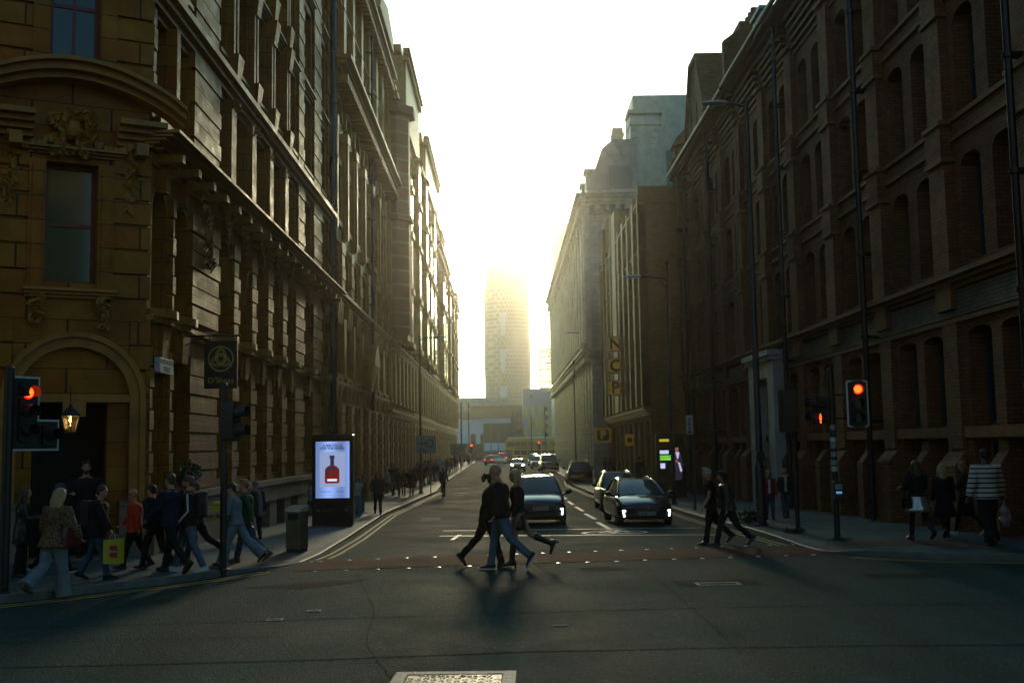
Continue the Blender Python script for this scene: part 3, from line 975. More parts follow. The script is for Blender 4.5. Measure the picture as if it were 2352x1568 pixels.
# arched doorway
mb = MB(); mb.T = TC
c = CW - 1.28
for r0, r1, pr in ((.98, 1.16, .17), (1.16, 1.26, .24)):
    n = 20
    for i in range(n):
        a0, a1 = math.pi * i / n, math.pi * (i + 1) / n
        q = [(c + r * math.cos(a), z) for r, a in ((r0, a0), (r1, a0), (r1, a1), (r0, a1)) for z in (3.1 + r * math.sin(a),)]
        mb.add([(x, -pr, z) for x, z in q] + [(x, .0, z) for x, z in q], [(0, 1, 2, 3), (1, 5, 6, 2), (0, 3, 7, 4)])
    mb.box(c - r1, c - r0, -pr, .003, 1.2, 3.1); mb.box(c + r0, c + r1, -pr, .003, 1.2, 3.1)
mb.box(c - .98, c + .98, -.14, .003, 3.05, 3.2); mb.box(c - .2, c + .2, -.17, .003, 2.78, 3.1)
mb.T = None
door = mb.build('doorway', m_terra_plain, b1)
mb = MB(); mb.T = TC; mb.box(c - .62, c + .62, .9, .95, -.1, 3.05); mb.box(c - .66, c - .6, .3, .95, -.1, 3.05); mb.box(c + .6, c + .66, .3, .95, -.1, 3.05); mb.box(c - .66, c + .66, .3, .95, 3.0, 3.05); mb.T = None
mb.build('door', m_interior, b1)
num = text('67', .22, mat('brass_number', (.3, .2, .08), .4, metal=.6), b1, (0, 0, 0), name='number')
num.matrix_local = TC @ Matrix.Translation((c, -.175, 2.94)) @ Matrix.Rotation(R(90), 4, 'X')
mb = MB(); mb.T = TC; mb.box(c - 1.0, c + 1.0, -.35, .4, -.2, .2); mb.box(c - 1.15, c + 1.15, -.65, .4, -.3, .06); mb.T = None
mb.build('doorstep', m_stone_base, b1)
for w in wins: window(b1, *w[:5], fm=w[5], gm=w[6], style=w[7], d=.32)
for i, o in enumerate(cops[:-1]): window(b1, *o[:4], 0, fm=m_redframe, gm=m_glass_pale if i == 0 else m_glass, style='sash' if i == 0 else 'cross', d=.3, T=TC)
for a, b in gx:
    mb = MB(); mb.box(a, b, .3, .34, -.4, .62); mb.build('basement_grille', m_black, b1)
mb = MB(); mb.box(-.2, U1, -.35, .4, 23.0, 23.6); mb.box(3, 5, .3, 2.0, 23.6, 25.5); mb.T = TC; mb.box(0, CW, -.35, .4, 23.0, 23.6); mb.T = None
mb.build('parapet', m_terra_plain, b1)
pipe(b1, 21.75, -.4, 21.8, .13, -.22)

# ------------------------------------------------------------------ left: arcaded warehouse
b2 = thing('arcaded_building', 'tall buff brick building with two heavy cornices over rows of round arches', 'building', (XL, 43.0, 0), R(90))
U2 = 21.4
bays = [1.8, 4.65, 7.5, 10.7, 13.9, 16.75, 19.6]
ops = []; wins = []
for i, c in enumerate(bays):
    w = .78
    for o, st, fm in (((c - w, c + w, .7, 4.0, .0), 'mull', m_creamframe), ((c - w, c + w, 5.2, 7.4, 0), 'mull', m_greyframe), ((c - w, c + w, 8.75, 10.7, .7, 'point'), 'sash', m_greyframe), ((c - w, c + w, 11.7, 14.0, 0), 'mull', m_greyframe), ((c - w, c + w, 14.4, 16.8, .78), 'sash', m_greyframe), ((c - w, c + w, 18.6, 21.0, 0), 'cross', m_greyframe), ((c - w, c + w, 21.6, 23.6, .4), 'cross', m_greyframe)):
        if i == 3 and o[2] < 1:
            o = (c - w, c + w, -.6, 4.6, .78)
            ops.append(o); continue
        ops.append(o); wins.append((o, st, fm))
mb = MB(); wall(mb, 0, U2, -1.0, 24.5, ops, .45); shell(mb, 0, U2, 15, -1.0, 24.5)
mb.build('wall', m_b2, b2)
mb = MB()
mb.box(bays[3] - .8, bays[3] + .8, .4, .45, -.6, 4.6); mb.build('door', m_interior, b2)
mb = MB()
ed = [0] + [(a + b) / 2 for a, b in zip(bays, bays[1:])] + [U2]
for e in ed:
    e0, e1 = max(0, e - .42), min(U2, e + .42); mb.mark()
    rust(mb, e0, e1, -.9, 4.0, .4, .1, .04, .06); rust(mb, e0, e1, 8.75, 10.9, .5, .12, .05, .06)
    mb.box(e0 + .1, e1 - .1, -.2, .003, 5.1, 7.6); mb.box(e0 + .12, e1 - .12, -.22, .003, 11.0, 15.6); mb.box(e0 + .3, e1 - .3, -.34, -.2, 11.0, 15.6)
    mb.box(e0 + .02, e1 - .02, -.36, .003, 15.2, 15.6); mb.box(e0 + .1, e1 - .1, -.2, .003, 18.5, 21.2); mb.box(e0 + .1, e1 - .1, -.2, .003, 21.3, 24)
for c in bays:
    mb.mark()
    for k in range(3): keystone(mb, c - .5 + .5 * k, .08, .17, 7.3, 8.2, .25)
    keystone(mb, c - .6, .05, .28, 4.1, 5.1, .2); keystone(mb, c + .6, .05, .28, 4.1, 5.1, .2)
    n = 12
    for i in range(n):
        a0, a1 = math.pi * i / n, math.pi * (i + 1) / n
        q = [(c + r * math.cos(a), 16.02 + r * math.sin(a)) for r, a in ((.78, a0), (1.0, a0), (1.0, a1), (.78, a1))]
        mb.add([(x, -.16, z) for x, z in q] + [(x, 0, z) for x, z in q], [(0, 1, 2, 3), (1, 5, 6, 2), (0, 3, 7, 4)])
    mb.box(c - .9, c + .9, -.12, .003, 14.05, 14.35); mb.box(c - .9, c + .9, -.18, .003, 11.4, 11.65); mb.box(c - .9, c + .9, -.18, .003, 5.0, 5.18); mb.box(c - .9, c + .9, -.1, .003, 10.75, 11.3)
mb.each('pilaster', m_b2_trim, b2)
mb = MB()
cornice(mb, -.1, U2, 8.2, .4, .35, 0, 0, 0, 3); cornice(mb, 0, 11.9, 17.3, .7, .95, 0, .45, .18, 4); cornice(mb, 12.3, U2, 17.3, .7, .95, 0, .45, .18, 4)
cornice(mb, 0, U2, 4.6, .3, .2); cornice(mb, 0, U2, 23.9, .7, .7, 0, .5, .2, 4); cornice(mb, 0, U2, 21.15, .2, .15)
mb.build('cornice', m_b2_trim, b2)
mb = MB()
mb.box(13.6, 20.4, -.1, 1.5, 24.9, 25.7); mb.prism([(13.4, 25.7), (20.6, 25.7), (20.2, 26.5), (17.2, 27.2), (14.0, 26.5)], -.6, 1.6)
mb.box(0, U2, -.1, .4, 24.6, 24.9)
# carved central door hood
mb.box(9.6, 11.8, -.7, .003, 6.1, 6.35); keystone(mb, 10.7, .5, 1.0, 4.9, 6.1, .6); mb.prism([(9.5, 6.35), (11.9, 6.35), (10.7, 7.2)], -.7, 0)
mb.build('gable', m_b2_trim, b2)
for o, st, fm in wins: window(b2, *o, fm=fm, gm=m_glass, style=st, d=.34)
pipe(b2, 12.1, 4, 24, .08, -.3)

# ------------------------------------------------------------------ left: banded building with turret, and the far row
def row_building(name, label, y0, U, floors, pitch, mw, mt, gables, top, depth=14, projs=(), band_m=None, ww=.62, gm=None, fm=None, x=XL, chims=()):
    t = thing(name, label, 'building', (x, y0, 0), R(90))
    n = max(2, round(U / pitch)); p = U / n
    ops = []; wins = []
    for k in range(n):
        c = (k + .5) * p
        for z0, z1, ar in floors:
            o = (c - ww, c + ww, z0, z1, ar * ww)
            ops.append(o); wins.append(o)
    mb = MB(); wall(mb, 0, U, -1.2, top, ops, .4); shell(mb, 0, U, depth, -1.2, top); mb.build('wall', mw, t)
    mb = MB()
    for k in range(n + 1):
        e0, e1 = max(0, k * p - .3), min(U, k * p + .3); mb.mark()
        rust(mb, e0, e1, -1, floors[0][1] + .2, .42, .1, .04, .05)
        mb.box(e0, e1, -.28, .003, floors[1][0] - .3, top - .4)
        for z0, z1, ar in floors[1:]:
            mb.box(max(0, k * p - p * .5 + .1) , min(U, k * p + p * .5 - .1), -.14, .003, z0 - .3, z0 - .08) if False else None
    for k in range(n):
        c = (k + .5) * p; mb.mark()
        for z0, z1, ar in floors[1:]:
            mb.box(c - ww - .08, c + ww + .08, -.17, .003, z0 - .22, z0 - .03)
            keystone(mb, c, .1, .18, z1 - .1, z1 + .45, .2)
    mb.each('pilaster', mt, t)
    mb = MB()
    cornice(mb, 0, U, floors[0][1] + .45, .35, .35); cornice(mb, 0, U, floors[1][1] + .55, .35, .4, 0, .5, .2); cornice(mb, 0, U, top - .5, .7, .75, 0, .55, .22, 4)
    mb.build('cornice', mt, t)
    mb = MB()
    for z0, z1, ar in floors[2:]:
        mb.mark(); mb.box(0, U, -.34, .003, z0 - .75, z0 - .5); mb.box(0, U, -.2, .003, z0 - .5, z0 - .3)
    mb.each('string_course', mt, t)
    # tall oriel bays standing out from the front
    rb = random.Random(int(y0)); k = 1
    while k < n - 1:
        c = (k + .5) * p; pr2 = rb.uniform(.7, 1.0); w2 = rb.uniform(1.0, 1.25); zt2 = top - rb.choice((.3, 2.2, 2.6))
        mb = MB(); P = [(c - w2, .0), (c - w2 * .72, -pr2), (c + w2 * .72, -pr2), (c + w2, .0)]
        mb.prismz(P, floors[1][1] + 1.2, zt2)
        for z0, z1, ar in floors[2:]:
            Q = [(c - w2 - .12, .0), (c - w2 * .72 - .08, -pr2 - .14), (c + w2 * .72 + .08, -pr2 - .14), (c + w2 + .12, .0)]
            mb.prismz(Q, z0 - .8, z0 - .45)
        mb.prismz([(c - w2 * .3, 0), (c - w2 * .2, -pr2 * .3), (c + w2 * .2, -pr2 * .3), (c + w2 * .3, 0)], floors[1][1] + .5, floors[1][1] + 1.2)
        mb.rings([[(c - w2 * 1.1, .0, zt2), (c - w2 * .8, -pr2 - .2, zt2), (c + w2 * .8, -pr2 - .2, zt2), (c + w2 * 1.1, .0, zt2)], [(c - w2 * .4, .3, zt2 + 1.3), (c - w2 * .3, 0, zt2 + 1.3), (c + w2 * .3, 0, zt2 + 1.3), (c + w2 * .4, .3, zt2 + 1.3)]])
        ob = mb.build('oriel', mt, t)
        mb = MB()
        for z0, z1, ar in floors[2:]:
            if z1 < zt2 - .3: mb.box(c - w2 * .5, c + w2 * .5, -pr2 - .02, -pr2 + .01, z0, z1)
        mb.build('window', m_glass, ob)
        k += rb.choice((2, 3))
    for k in range(int(U / 4.2)):
        u = 1.5 + k * 4.2 + rb.uniform(-.6, .6)
        mb = MB(); h_ = rb.uniform(.9, 2.0); mb.box(u - .35, u + .35, -.35, .5, top, top + h_); mb.box(u - .45, u + .45, -.45, .6, top + h_ - .3, top + h_ - .12); mb.rings([[(u - .3, -.3, top + h_), (u + .3, -.3, top + h_), (u + .3, .4, top + h_), (u - .3, .4, top + h_)], [(u - .03, .0, top + h_ + .6), (u + .03, .0, top + h_ + .6), (u + .03, .08, top + h_ + .6), (u - .03, .08, top + h_ + .6)]]); mb.build('pinnacle', mt, t)
    for a, b, zt, pr in gables:
        mb = MB()
        mb.box(a, b, -pr, 1.8, top + .2, zt - 1.0); cornice(mb, a, b, zt - 1.0, .5, .45, -pr, .4, .16); mb.box(a + .5, b - .5, -pr + .2, 1.6, zt - .5, zt)
        mb.box(a + .3, b - .3, -pr - .15, -pr + .003, top + .4, zt - 1.3)
        mb.build('attic', mt, t)
    for u, w, zt in chims:
        mb = MB(); mb.box(u - w / 2, u + w / 2, .4, 1.6, top, zt); mb.box(u - w / 2 - .12, u + w / 2 + .12, .3, 1.7, zt - .5, zt - .2)
        for k in (-1, 1): mb.lathe([(.16, 0), (.13, .7)], 8, (u + k * w * .25, 1.0, zt))
        mb.build('chimney', mt, t)
    for c, r, z0, z1 in projs:
        mb = MB()
        def oct_(rr, z): return [(c + rr * math.cos(math.pi * (k + .5) / 4), -.15 + rr * math.sin(math.pi * (k + .5) / 4), z) for k in range(8)]
        mb.rings([oct_(.3, z0 - 1.4), oct_(r, z0), oct_(r, z0 + (z1 - z0) * .5), oct_(r + .2, z0 + (z1 - z0) * .5 + .05), oct_(r + .2, z0 + (z1 - z0) * .5 + .35), oct_(r, z0 + (z1 - z0) * .5 + .4), oct_(r, z1), oct_(r + .35, z1 + .1), oct_(r + .35, z1 + .6), oct_(r * .8, z1 + .7), oct_(.1, z1 + 2.2)])
        mb.build('turret', band_m or mt, t)
    for o in wins[:100]: window(t, *o, fm=fm or m_greyframe, gm=gm or m_glass, style='mull', d=.3)
    return t
m_band = brick_mat('striped_brick', (0.30, 0.11, 0.04), (0.30, 0.11, 0.04), (0.34, 0.21, 0.09), 3.0, 0.85, 0.07, 0.6, 0.05, 0.2, stain=.25)
FL = [(.4, 3.6, 0), (5.1, 7.6, 0), (9.6, 12.0, 0), (13.3, 15.8, .9), (17.2, 19.4, 0), (20.4, 22.2, .9)]
row_building('banded_building', 'red and buff banded building with a corbelled corner turret and stepped attic', 64.4, 19.0, FL, 2.7, m_b3, m_b2_trim, [(6.5, 18.5, 29.3, .5)], 23.4, projs=[(1.3, 1.25, 9.2, 22.3)], band_m=m_band, chims=[(4.5, 1.6, 26.5)])
row_building('gabled_building', 'tan terracotta building with a tall blocky attic, further along the left row', 83.6, 26.0, FL, 2.9, m_b2, m_b2_trim, [(5, 22.5, 28.4, .55)], 24.0, chims=[(2, 1.6, 27)])
row_building('flat_topped_building', 'narrow plain cornice building far along the left row', 109.8, 22.0, FL, 2.75, m_b3, m_b2_trim, [(2, 9, 25.2, .3)], 22.9, chims=[(12, 1.4, 25)])
row_building('chimney_building', 'last building of the left row, topped by slim chimney stacks', 132.0, 26.0, FL, 2.9, m_b2, m_b2_trim, [(18, 25, 24.0, .2)], 21.6, chims=[(3, 1.3, 24.5), (9, 1.3, 24.2), (14, 1.3, 23.4)])

# ------------------------------------------------------------------ right: dark brick warehouses
def brick_house(name, label, ynear, U, pitch, off, top, wins_on=True, gf=True):
    """front faces the street; the frame's x runs towards the camera"""
    t = thing(name, label, 'building', (XR, ynear + U, 0), R(-90))
    n = int(round((U - off) / pitch))
    ops = []; wins = []
    e = [off + k * pitch for k in range(n + 1)]
    for k in range(n):
        c = off + (k + .5) * pitch
        for s in (-1, 1):
            m = c + s * .78
            for z0, z1 in ((5.85, 8.15), (9.1, 11.35), (12.3, 14.5)):
                o = (m - .5, m + .5, z0, z1, .2); ops.append(o); wins.append((o, m_tealframe, 'sash'))
            o = (m - .56, m + .56, 2.38, 4.45, .12); ops.append(o); wins.append((o, m_tealframe, 'mull'))
            o = (m - .56, m + .56, -.2, 2.1, 0); ops.append(o); wins.append((o, m_greyframe, 'mull'))
    return t, ops, wins, e

# nearest block
UA = 27.6
ba, ops, wins, ed = brick_house('brick_warehouse', 'dark red brick warehouse with paired arched windows, nearest on the right', 16.2, UA, 4.03, 0.0, 16.6)
ops = [o for o in ops if not (1.5 < o[1] and o[0] < 6.2 and o[3] < 4.6)]; wins = [w for w in wins if not (1.5 < w[0][1] and w[0][0] < 6.2 and w[0][3] < 4.6)]
ops.append((2.9, 4.9, -.6, 4.4, 0))
mb = MB(); wall(mb, 0, UA, -1.0, 16.6, ops, .5); shell(mb, 0, UA, 14, -1.0, 16.6); mb.build('wall', m_brick, ba)
def pilasters(t, U, ed, top):
    mb = MB()
    for e in ed:
        a, b = max(0, e - .42), min(U, e + .42); mb.mark()
        for z0, z1, pr in ((4.9, 8.2, .22), (8.2, 9.0, .27), (9.0, 11.5, .19), (11.5, 12.2, .24), (12.2, 15.3, .16)):
            mb.box(a, b, -pr, .003, z0, z1 - .002)
        mb.box(a - .04, b + .04, -.34, .003, -1, 1.55); mb.frus(a - .04, b + .04, -.34, .003, 1.55, 1.55, 0) if False else None
        mb.add([(a - .04, -.34, 1.55), (b + .04, -.34, 1.55), (b, 0, 1.95), (a, 0, 1.95), (a - .04, 0, 1.55), (b + .04, 0, 1.55)], [(0, 1, 2, 3), (0, 3, 4), (1, 5, 2)])
        mb.box(a + .05, b - .05, -.12, .003, 1.9, 4.6)
    for e, f in zip(ed, ed[1:]):
        c = (e + f) / 2
        a, b = c - .22, c + .22; mb.mark()
        mb.box(a, b, -.26, .003, -1, 1.5); mb.add([(a, -.26, 1.5), (b, -.26, 1.5), (b, 0, 1.85), (a, 0, 1.85), (a, 0, 1.5), (b, 0, 1.5)], [(0, 1, 2, 3), (0, 3, 4), (1, 5, 2)])
    mb.each('pilaster', m_brick, t)
    mb = MB()
    cornice(mb, 0, U, 5.35, .3, .36, 0, 0, 0, 3); band(mb, 0, U, 4.62, 4.72, .1)
    for e, f in zip(ed, ed[1:]):
        a, b = e + .44, f - .44
        for z in (8.55, 11.75, 8.98, 12.18): band(mb, a, b, z, z + .1, .07)
        for z in (9.0, 12.2): band(mb, a + .1, b - .1, z - .1, z - .0, .16) if False else None
        band(mb, a, b, 2.14, 2.36, .1)
        for k in range(6): band(mb, a, b, 14.95 + k * .24, 15.06 + k * .24, .05 + .05 * k)
    for e in ed:
        a, b = max(0, e - .46), min(U, e + .46)
        for z, pr in ((8.12, .29), (8.95, .31), (11.4, .25), (12.15, .28), (15.2, .26)): mb.box(a - .02, b + .02, -pr, .003, z, z + .1)
    cornice(mb, 0, U, top - .25, .4, .62, 0, 0, 0, 3)
    mb.build('string_course', m_brick_trim, t)
    mb = MB(); mb.box(0, U, -.09, .003, 4.75, 5.3); mb.build('pale_band', m_brick_light, t)
    mb = MB(); mb.tube([(0, -.7, top + .22), (U, -.7, top + .22)], .09, 8); mb.build('gutter', m_black, t, True)
pilasters(ba, UA, ed, 16.6)
for o, fm, st in wins: window(ba, *o, fm=fm, gm=m_glass, style=st, d=.36)
for e in (8.06 - .65, 16.12 - .6, 24.2): pipe(ba, e, -.6, 16.4, .075, -.42)
# roof with dormers and the gable wall at its far end
mb = MB()
mb.add([(0, -.5, 16.75), (UA, -.5, 16.75), (UA, 2.6, 20.3), (0, 2.6, 20.3), (0, 12, 21.5), (UA, 12, 21.5), (0, 14, 16.7), (UA, 14, 16.7)], [(0, 1, 2, 3), (3, 2, 5, 4), (4, 5, 7, 6), (1, 7, 5, 2), (0, 3, 4, 6)])
rf = mb.build('roof', m_slate, ba)
for u in (2.6, 6.4, 10.2, 14.2, 18.2, 22.2):
    mb = MB(); mb.box(u - .7, u + .7, .25, 2.6, 17.4, 18.7); mb.box(u - .8, u + .8, .15, 2.7, 18.7, 18.85); mb.build('dormer', m_lead, rf)
mb = MB(); mb.add([(-.35, -.55, 16.4), (-.35, -.55, 18.75), (-.35, 3.2, 21.4), (-.35, 7, 22.6), (-.35, 7, 16.4)] + [(.0, -.55, 16.4), (.0, -.55, 18.75), (.0, 3.2, 21.4), (.0, 7, 22.6), (.0, 7, 16.4)],
               [(0, 1, 2, 3, 4), (9, 8, 7, 6, 5), (0, 5, 6, 1), (1, 6, 7, 2), (2, 7, 8, 3)])
mb.build('gable_wall', m_brick, ba)
# white stone doorcase
mb = MB()
mb.box(2.0, 2.9, -.46, .004, -.6, 4.42); mb.box(4.9, 5.8, -.46, .004, -.6, 4.42); mb.box(2.0, 5.8, -.46, .004, 4.42, 5.0); mb.box(1.9, 5.9, -.58, .004, 5.0, 5.15); mb.box(1.85, 5.95, -.68, .004, 5.15, 5.34)
mb.box(2.9, 3.25, .2, .5, -.6, 4.4); mb.box(4.55, 4.9, .2, .5, -.6, 4.4); mb.box(3.25, 4.55, .2, .5, 3.0, 4.4); mb.ball((3.9, .15, 3.6), .3, .1, .4, 10, 7)
mb.build('doorcase', m_whitestone, ba)
mb = MB(); mb.box(3.25, 4.55, .42, .48, -.6, 3.0); mb.box(3.88, 3.92, .41, .43, -.4, 2.9); mb.build('door', m_interior, ba)

# second warehouse
UB = 14.9
bb, ops, wins, ed = brick_house('brick_warehouse', 'dark brick warehouse with a street gable and slender pilasters, behind the tall lamp post', 43.9, UB, 3.7, 0.1, 16.5)
mb = MB(); wall(mb, 0, UB, -1.2, 16.5, ops, .5); shell(mb, 0, UB, 14, -1.2, 16.5); mb.build('wall', m_brick, bb)
pilasters(bb, UB, ed, 16.5)
for o, fm, st in wins: window(bb, *o, fm=fm, gm=m_glass, style=st, d=.36)
for e in (3.2, 9.9): pipe(bb, e, -.6, 16.3, .075, -.42)
mb = MB()
mb.add([(0, -.5, 16.65), (UB, -.5, 16.65), (UB, 2.8, 20.0), (0, 2.8, 20.0), (0, 14, 16.6), (UB, 14, 16.6)], [(0, 1, 2, 3), (3, 2, 5, 4), (1, 5, 2), (0, 3, 4)])
rf = mb.build('roof', m_slate, bb)
mb = MB()
g0, g1 = 4.2, 9.6
P = [(g0, 16.2), (g1, 16.2), (g1, 17.6), (7.7, 20.6), (6.1, 20.6), (g0, 17.6)]
mb.prism(P, -.3, 5.0); mb.prism([(g0 - .15, 17.5), (g0 + .1, 17.5), (6.15, 20.75), (5.95, 20.75)], -.45, 5); mb.prism([(g1 + .15, 17.5), (g1 - .1, 17.5), (7.65, 20.75), (7.85, 20.75)], -.45, 5); mb.box(5.9, 7.9, -.45, 5.02, 20.6, 20.85)
for u in (5.4, 6.9, 8.4): mb.box(u - .4, u + .4, -.33, -.29, 16.8, 18.6)
mb.build('gable', m_brick, bb)
mb = MB(); mb.box(10.2, 12.0, 1.0, 2.2, 16.5, 20.6); mb.box(10.0, 12.2, .8, 2.4, 19.6, 19.9); mb.box(10.0, 12.2, .8, 2.4, 20.4, 20.7)
for k in range(3): mb.lathe([(.2, 0), (.16, .8)], 8, (10.55 + .55 * k, 1.6, 20.7))
mb.build('chimney', m_brick, rf)
mb = MB(); cc = (1.3, .4)
def octr(r, z): return [(cc[0] + r * math.cos(math.pi * (k + .5) / 4), cc[1] + r * math.sin(math.pi * (k + .5) / 4), z) for k in range(8)]
mb.rings([octr(.9, 13.5), octr(.9, 16.4), octr(1.15, 16.9), octr(1.25, 17.0), octr(1.25, 17.3), octr(1.0, 17.4), octr(1.0, 17.9), octr(1.15, 18.0), octr(.85, 18.5), octr(.15, 19.2)])
mb.build('turret', m_brick, bb)

# ------------------------------------------------------------------ right: car park building
XN = 7.95
bn = thing('car_park_building', 'orange brick car park with tall thin fins and a stepped blank side wall', 'building', (XN, 83.0, 0), R(-90))
UN = 24.0
ops = []
for k in range(9):
    c = 1.33 + k * 2.667
    ops.append((c - .8, c + .8, 4.6, 12.4, .5)); ops.append((c - .7, c + .7, -.4, 3.4, .6)); ops.append((c - .6, c + .6, 13.2, 14.7, .5))
mb = MB(); wall(mb, 0, UN, -1.4, 15.4, ops, .6); shell(mb, 0, UN, 12, -1.4, 15.4); mb.box(-.01, UN, .62, .66, -1.4, 15.3)
mb.box(UN - .7, UN + .01, -.02, 2.6, 15.4, 16.3); mb.box(UN - .7, UN + .01, 3.6, 12, 15.4, 16.6); mb.box(UN - 5, UN - 2.5, -.3, 3, 15.4, 16.2); mb.box(3, 9.5, -.3, 4, 15.4, 16.8); mb.prism([(3, 16.8), (9.5, 16.8), (8, 18.3), (4.5, 18.3)], -.3, 4)
mb.build('wall', m_ncp, bn)
mb = MB()
for k in range(10):
    c = k * 2.667
    w_ = .34 if k != 4 else 1.2
    a, b = max(0, c - w_), min(UN, c + w_); mb.mark()
    mb.box(a, b, -.45, .003, 4.2, 15.8 if k != 4 else 17.6)
mb.each('fin', m_ncp_stone, bn)
mb = MB(); cornice(mb, 0, UN, 3.7, .4, .4); cornice(mb, 0, UN, 12.6, .3, .36); cornice(mb, 0, UN, 15.1, .35, .42)
mb.box(3, 3.4, -.5, .003, 15, 18); mb.box(9.1, 9.5, -.5, .003, 15, 18); mb.box(UN - .3, UN, -.4, .003, 4.2, 16.3)
mb.build('cornice', m_ncp_stone, bn)
mb = MB(); mb.box(UN + .012, UN + .05, 2.4, 3.4, 12.0, 13.6); mb.box(UN - .05, UN + .06, 4.0, 5.2, 1.4, 3.5); mb.build('side_window', m_glass, bn)
for x0 in (0,):
    mb = MB(); mb.box(UN, UN + .07, -.02, 12, 15.28, 15.5); mb.box(UN, UN + .05, .0, 12, 11.2, 11.35); mb.box(UN, UN + .05, .0, 12, 4.0, 4.2); mb.build('coping', m_ncp, bn)

# ------------------------------------------------------------------ right: pale stone office
XD = 7.1
bd = thing('stone_office', 'huge pale stone office block with deep ledges and a mansard roof', 'building', (XD, 151.0, 0), R(-90))
UD = 65.0
ops = []; wins = []
n = 20; p = UD / n
for k in range(n):
    c = (k + .5) * p
    for j, (z0, z1) in enumerate(((.2, 2.8), (3.6, 5.2), (5.9, 7.6), (11.0, 13.2), (14.2, 16.4), (17.4, 19.6))):
        o = (c - .6, c + .6, z0, z1, .3 if j == 2 else 0); ops.append(o)
        if k >= 4 or j in (3, 4): wins.append(o)
mb = MB(); wall(mb, 0, UD, -1.4, 22.0, ops, .5); shell(mb, 0, UD, 24, -1.4, 22.0); mb.box(.1, UD - .1, .52, .56, -1.4, 21.9); mb.build('wall', m_port, bd)
mb = MB()
for k in range(n + 1):
    a, b = max(0, k * p - .55), min(UD, k * p + .55); mb.mark()
    rust(mb, a, b, -1, 8.4, .5, .12, .06, .1)
    mb.box(a + .1, b - .1, -.55, .003, 10.5, 20.4); mb.box(a, b, -.65, .003, 20.0, 20.5)
    for z in (13.5, 16.7): mb.box(max(0, a - 0), b, -.36, .003, z, z + .3)
mb.mark()
for zc in range(18): mb.box(UD, UD + .09, .0, 8, -1 + zc * .52, -1 + zc * .52 + .44)
for yy in (1.4, 4.6, 7.8): mb.box(UD, UD + .3, yy - .5, yy + .5, 10.5, 20.4)
mb.each('pilaster', m_port_trim, bd)
mb = MB()
cornice(mb, -.3, UD + .3, 9.0, .7, .9, 0, .7, .3, 4); cornice(mb, -.2, UD + .3, 21.2, 1.0, 1.1, 0, .8, .35, 4); cornice(mb, 0, UD, 8.4, .3, .3)
for i in range(4): e = .28 * (i + 1); mb.box(UD + .3, UD + .3 + e, -.3, 12, 21.2 + .25 * i + .003, 21.2 + .25 * (i + 1)); mb.box(UD + .3, UD + .3 + e * .6, -.3, 9, 9.0 + .16 * i + .003, 9.0 + .16 * (i + 1))
for k in range(12): mb.box(UD + .1, UD + 1.0, .4 + k * .8, .75 + k * .8, 20.75, 21.19)
mb.build('cornice', m_port_trim, bd)
mb = MB()
UF = UD - 9
mb.add([(0, -.2, 22.2), (UF, -.2, 22.2), (UF, 2.2, 27.2), (1.2, 2.2, 27.2), (0, 20, 22.2), (UF, 20, 22.2), (UF, 19, 27.2), (1.2, 19, 27.2)], [(0, 1, 2, 3), (1, 5, 6, 2), (3, 2, 6, 7), (0, 3, 7, 4)])
mb.add([(UF, -.2, 22.2), (UD, -.2, 22.2), (UD - 1.0, 1.2, 26.2), (UF, 1.2, 26.2), (UF, 4.1, 22.2), (UD, 4.1, 22.2), (UD - 1.8, 4.1, 27.2), (UF, 4.1, 27.2), (UD - 1.8, 2.2, 27.2), (UF, 2.2, 27.2)], [(0, 1, 2, 3), (3, 2, 8, 9), (9, 8, 6, 7), (1, 5, 6, 8, 2), (4, 7, 6, 5)])
rf = mb.build('roof', mat('dull_lead', (.24, .24, .21), .55, var=.25), bd)
mb = MB()
for k in range(13):
    u = 3 + k * 4.9; mb.mark()
    mb.box(u - .7, u + .7, .0, 1.6, 22.6, 24.6); mb.box(u - .85, u + .85, -.15, 1.7, 24.6, 24.9)
mb.each('dormer', m_port_trim, rf)
mb = MB(); mb.box(UD - .7, UD - .1, 1.7, 3.5, 22.6, 24.6); mb.box(UD - .09, UD - .03, 1.8, 2.3, 22.7, 24.5); mb.box(UD - .09, UD - .03, 2.36, 2.86, 22.7, 24.5); mb.box(UD - .09, UD - .03, 2.92, 3.42, 22.7, 24.5); mb.build('dormer', m_glass_pale, rf)
# attic tower
mb = MB()
mb.box(UD - 8, UD - 6, 4.2, 6.8, 22, 30.6); mb.box(UD - 13, UD - 7.0, 4.6, 22, 22, 32.6)
for k in range(13): mb.box(UD - 6, UD - 5.92, 4.2, 4.9, 23 + k * .55, 23.45 + k * .55); mb.box(UD - 6, UD - 5.92, 5.9, 6.8, 23 + k * .55, 23.45 + k * .55)
mb.box(UD - 8.1, UD - 5.8, 4.1, 6.9, 29.6, 29.9); mb.box(UD - 8.2, UD - 5.7, 4.0, 7.0, 30.6, 30.9)
mb.build('attic_tower', m_port_trim, bd)
mb = MB(); mb.box(UD - 7.02, UD - 6.9, 7.4, 11.5, 23.5, 27.6); mb.build('tower_window', m_glass_pale, bd)
mb = MB(); mb.box(UD - 15, UD - 14, 3.5, 4.5, 22, 31.8); mb.box(UD - 15.1, UD - 13.9, 3.4, 4.6, 30.9, 31.3); mb.box(UD - 44, UD - 42, 2.2, 4.2, 22, 27.5); mb.build('chimney', m_port_trim, bd)
mb = MB(); mb.tube([(UD - 10, 11, 32.5), (UD - 10, 11, 35.4)], .08, 6)
for z, a in ((33.6, 0), (34.3, 1), (34.9, 0), (35.3, 1)): mb.box(UD - 10.6 + a * .5, UD - 9.9 + a * .5, 10.5, 11.4, z, z + .3)
mb.build('aerial', m_grey, bd)
for o in wins[:100]: window(bd, *o, fm=m_greyframe, gm=m_glass_pale, style='grid', d=.34)

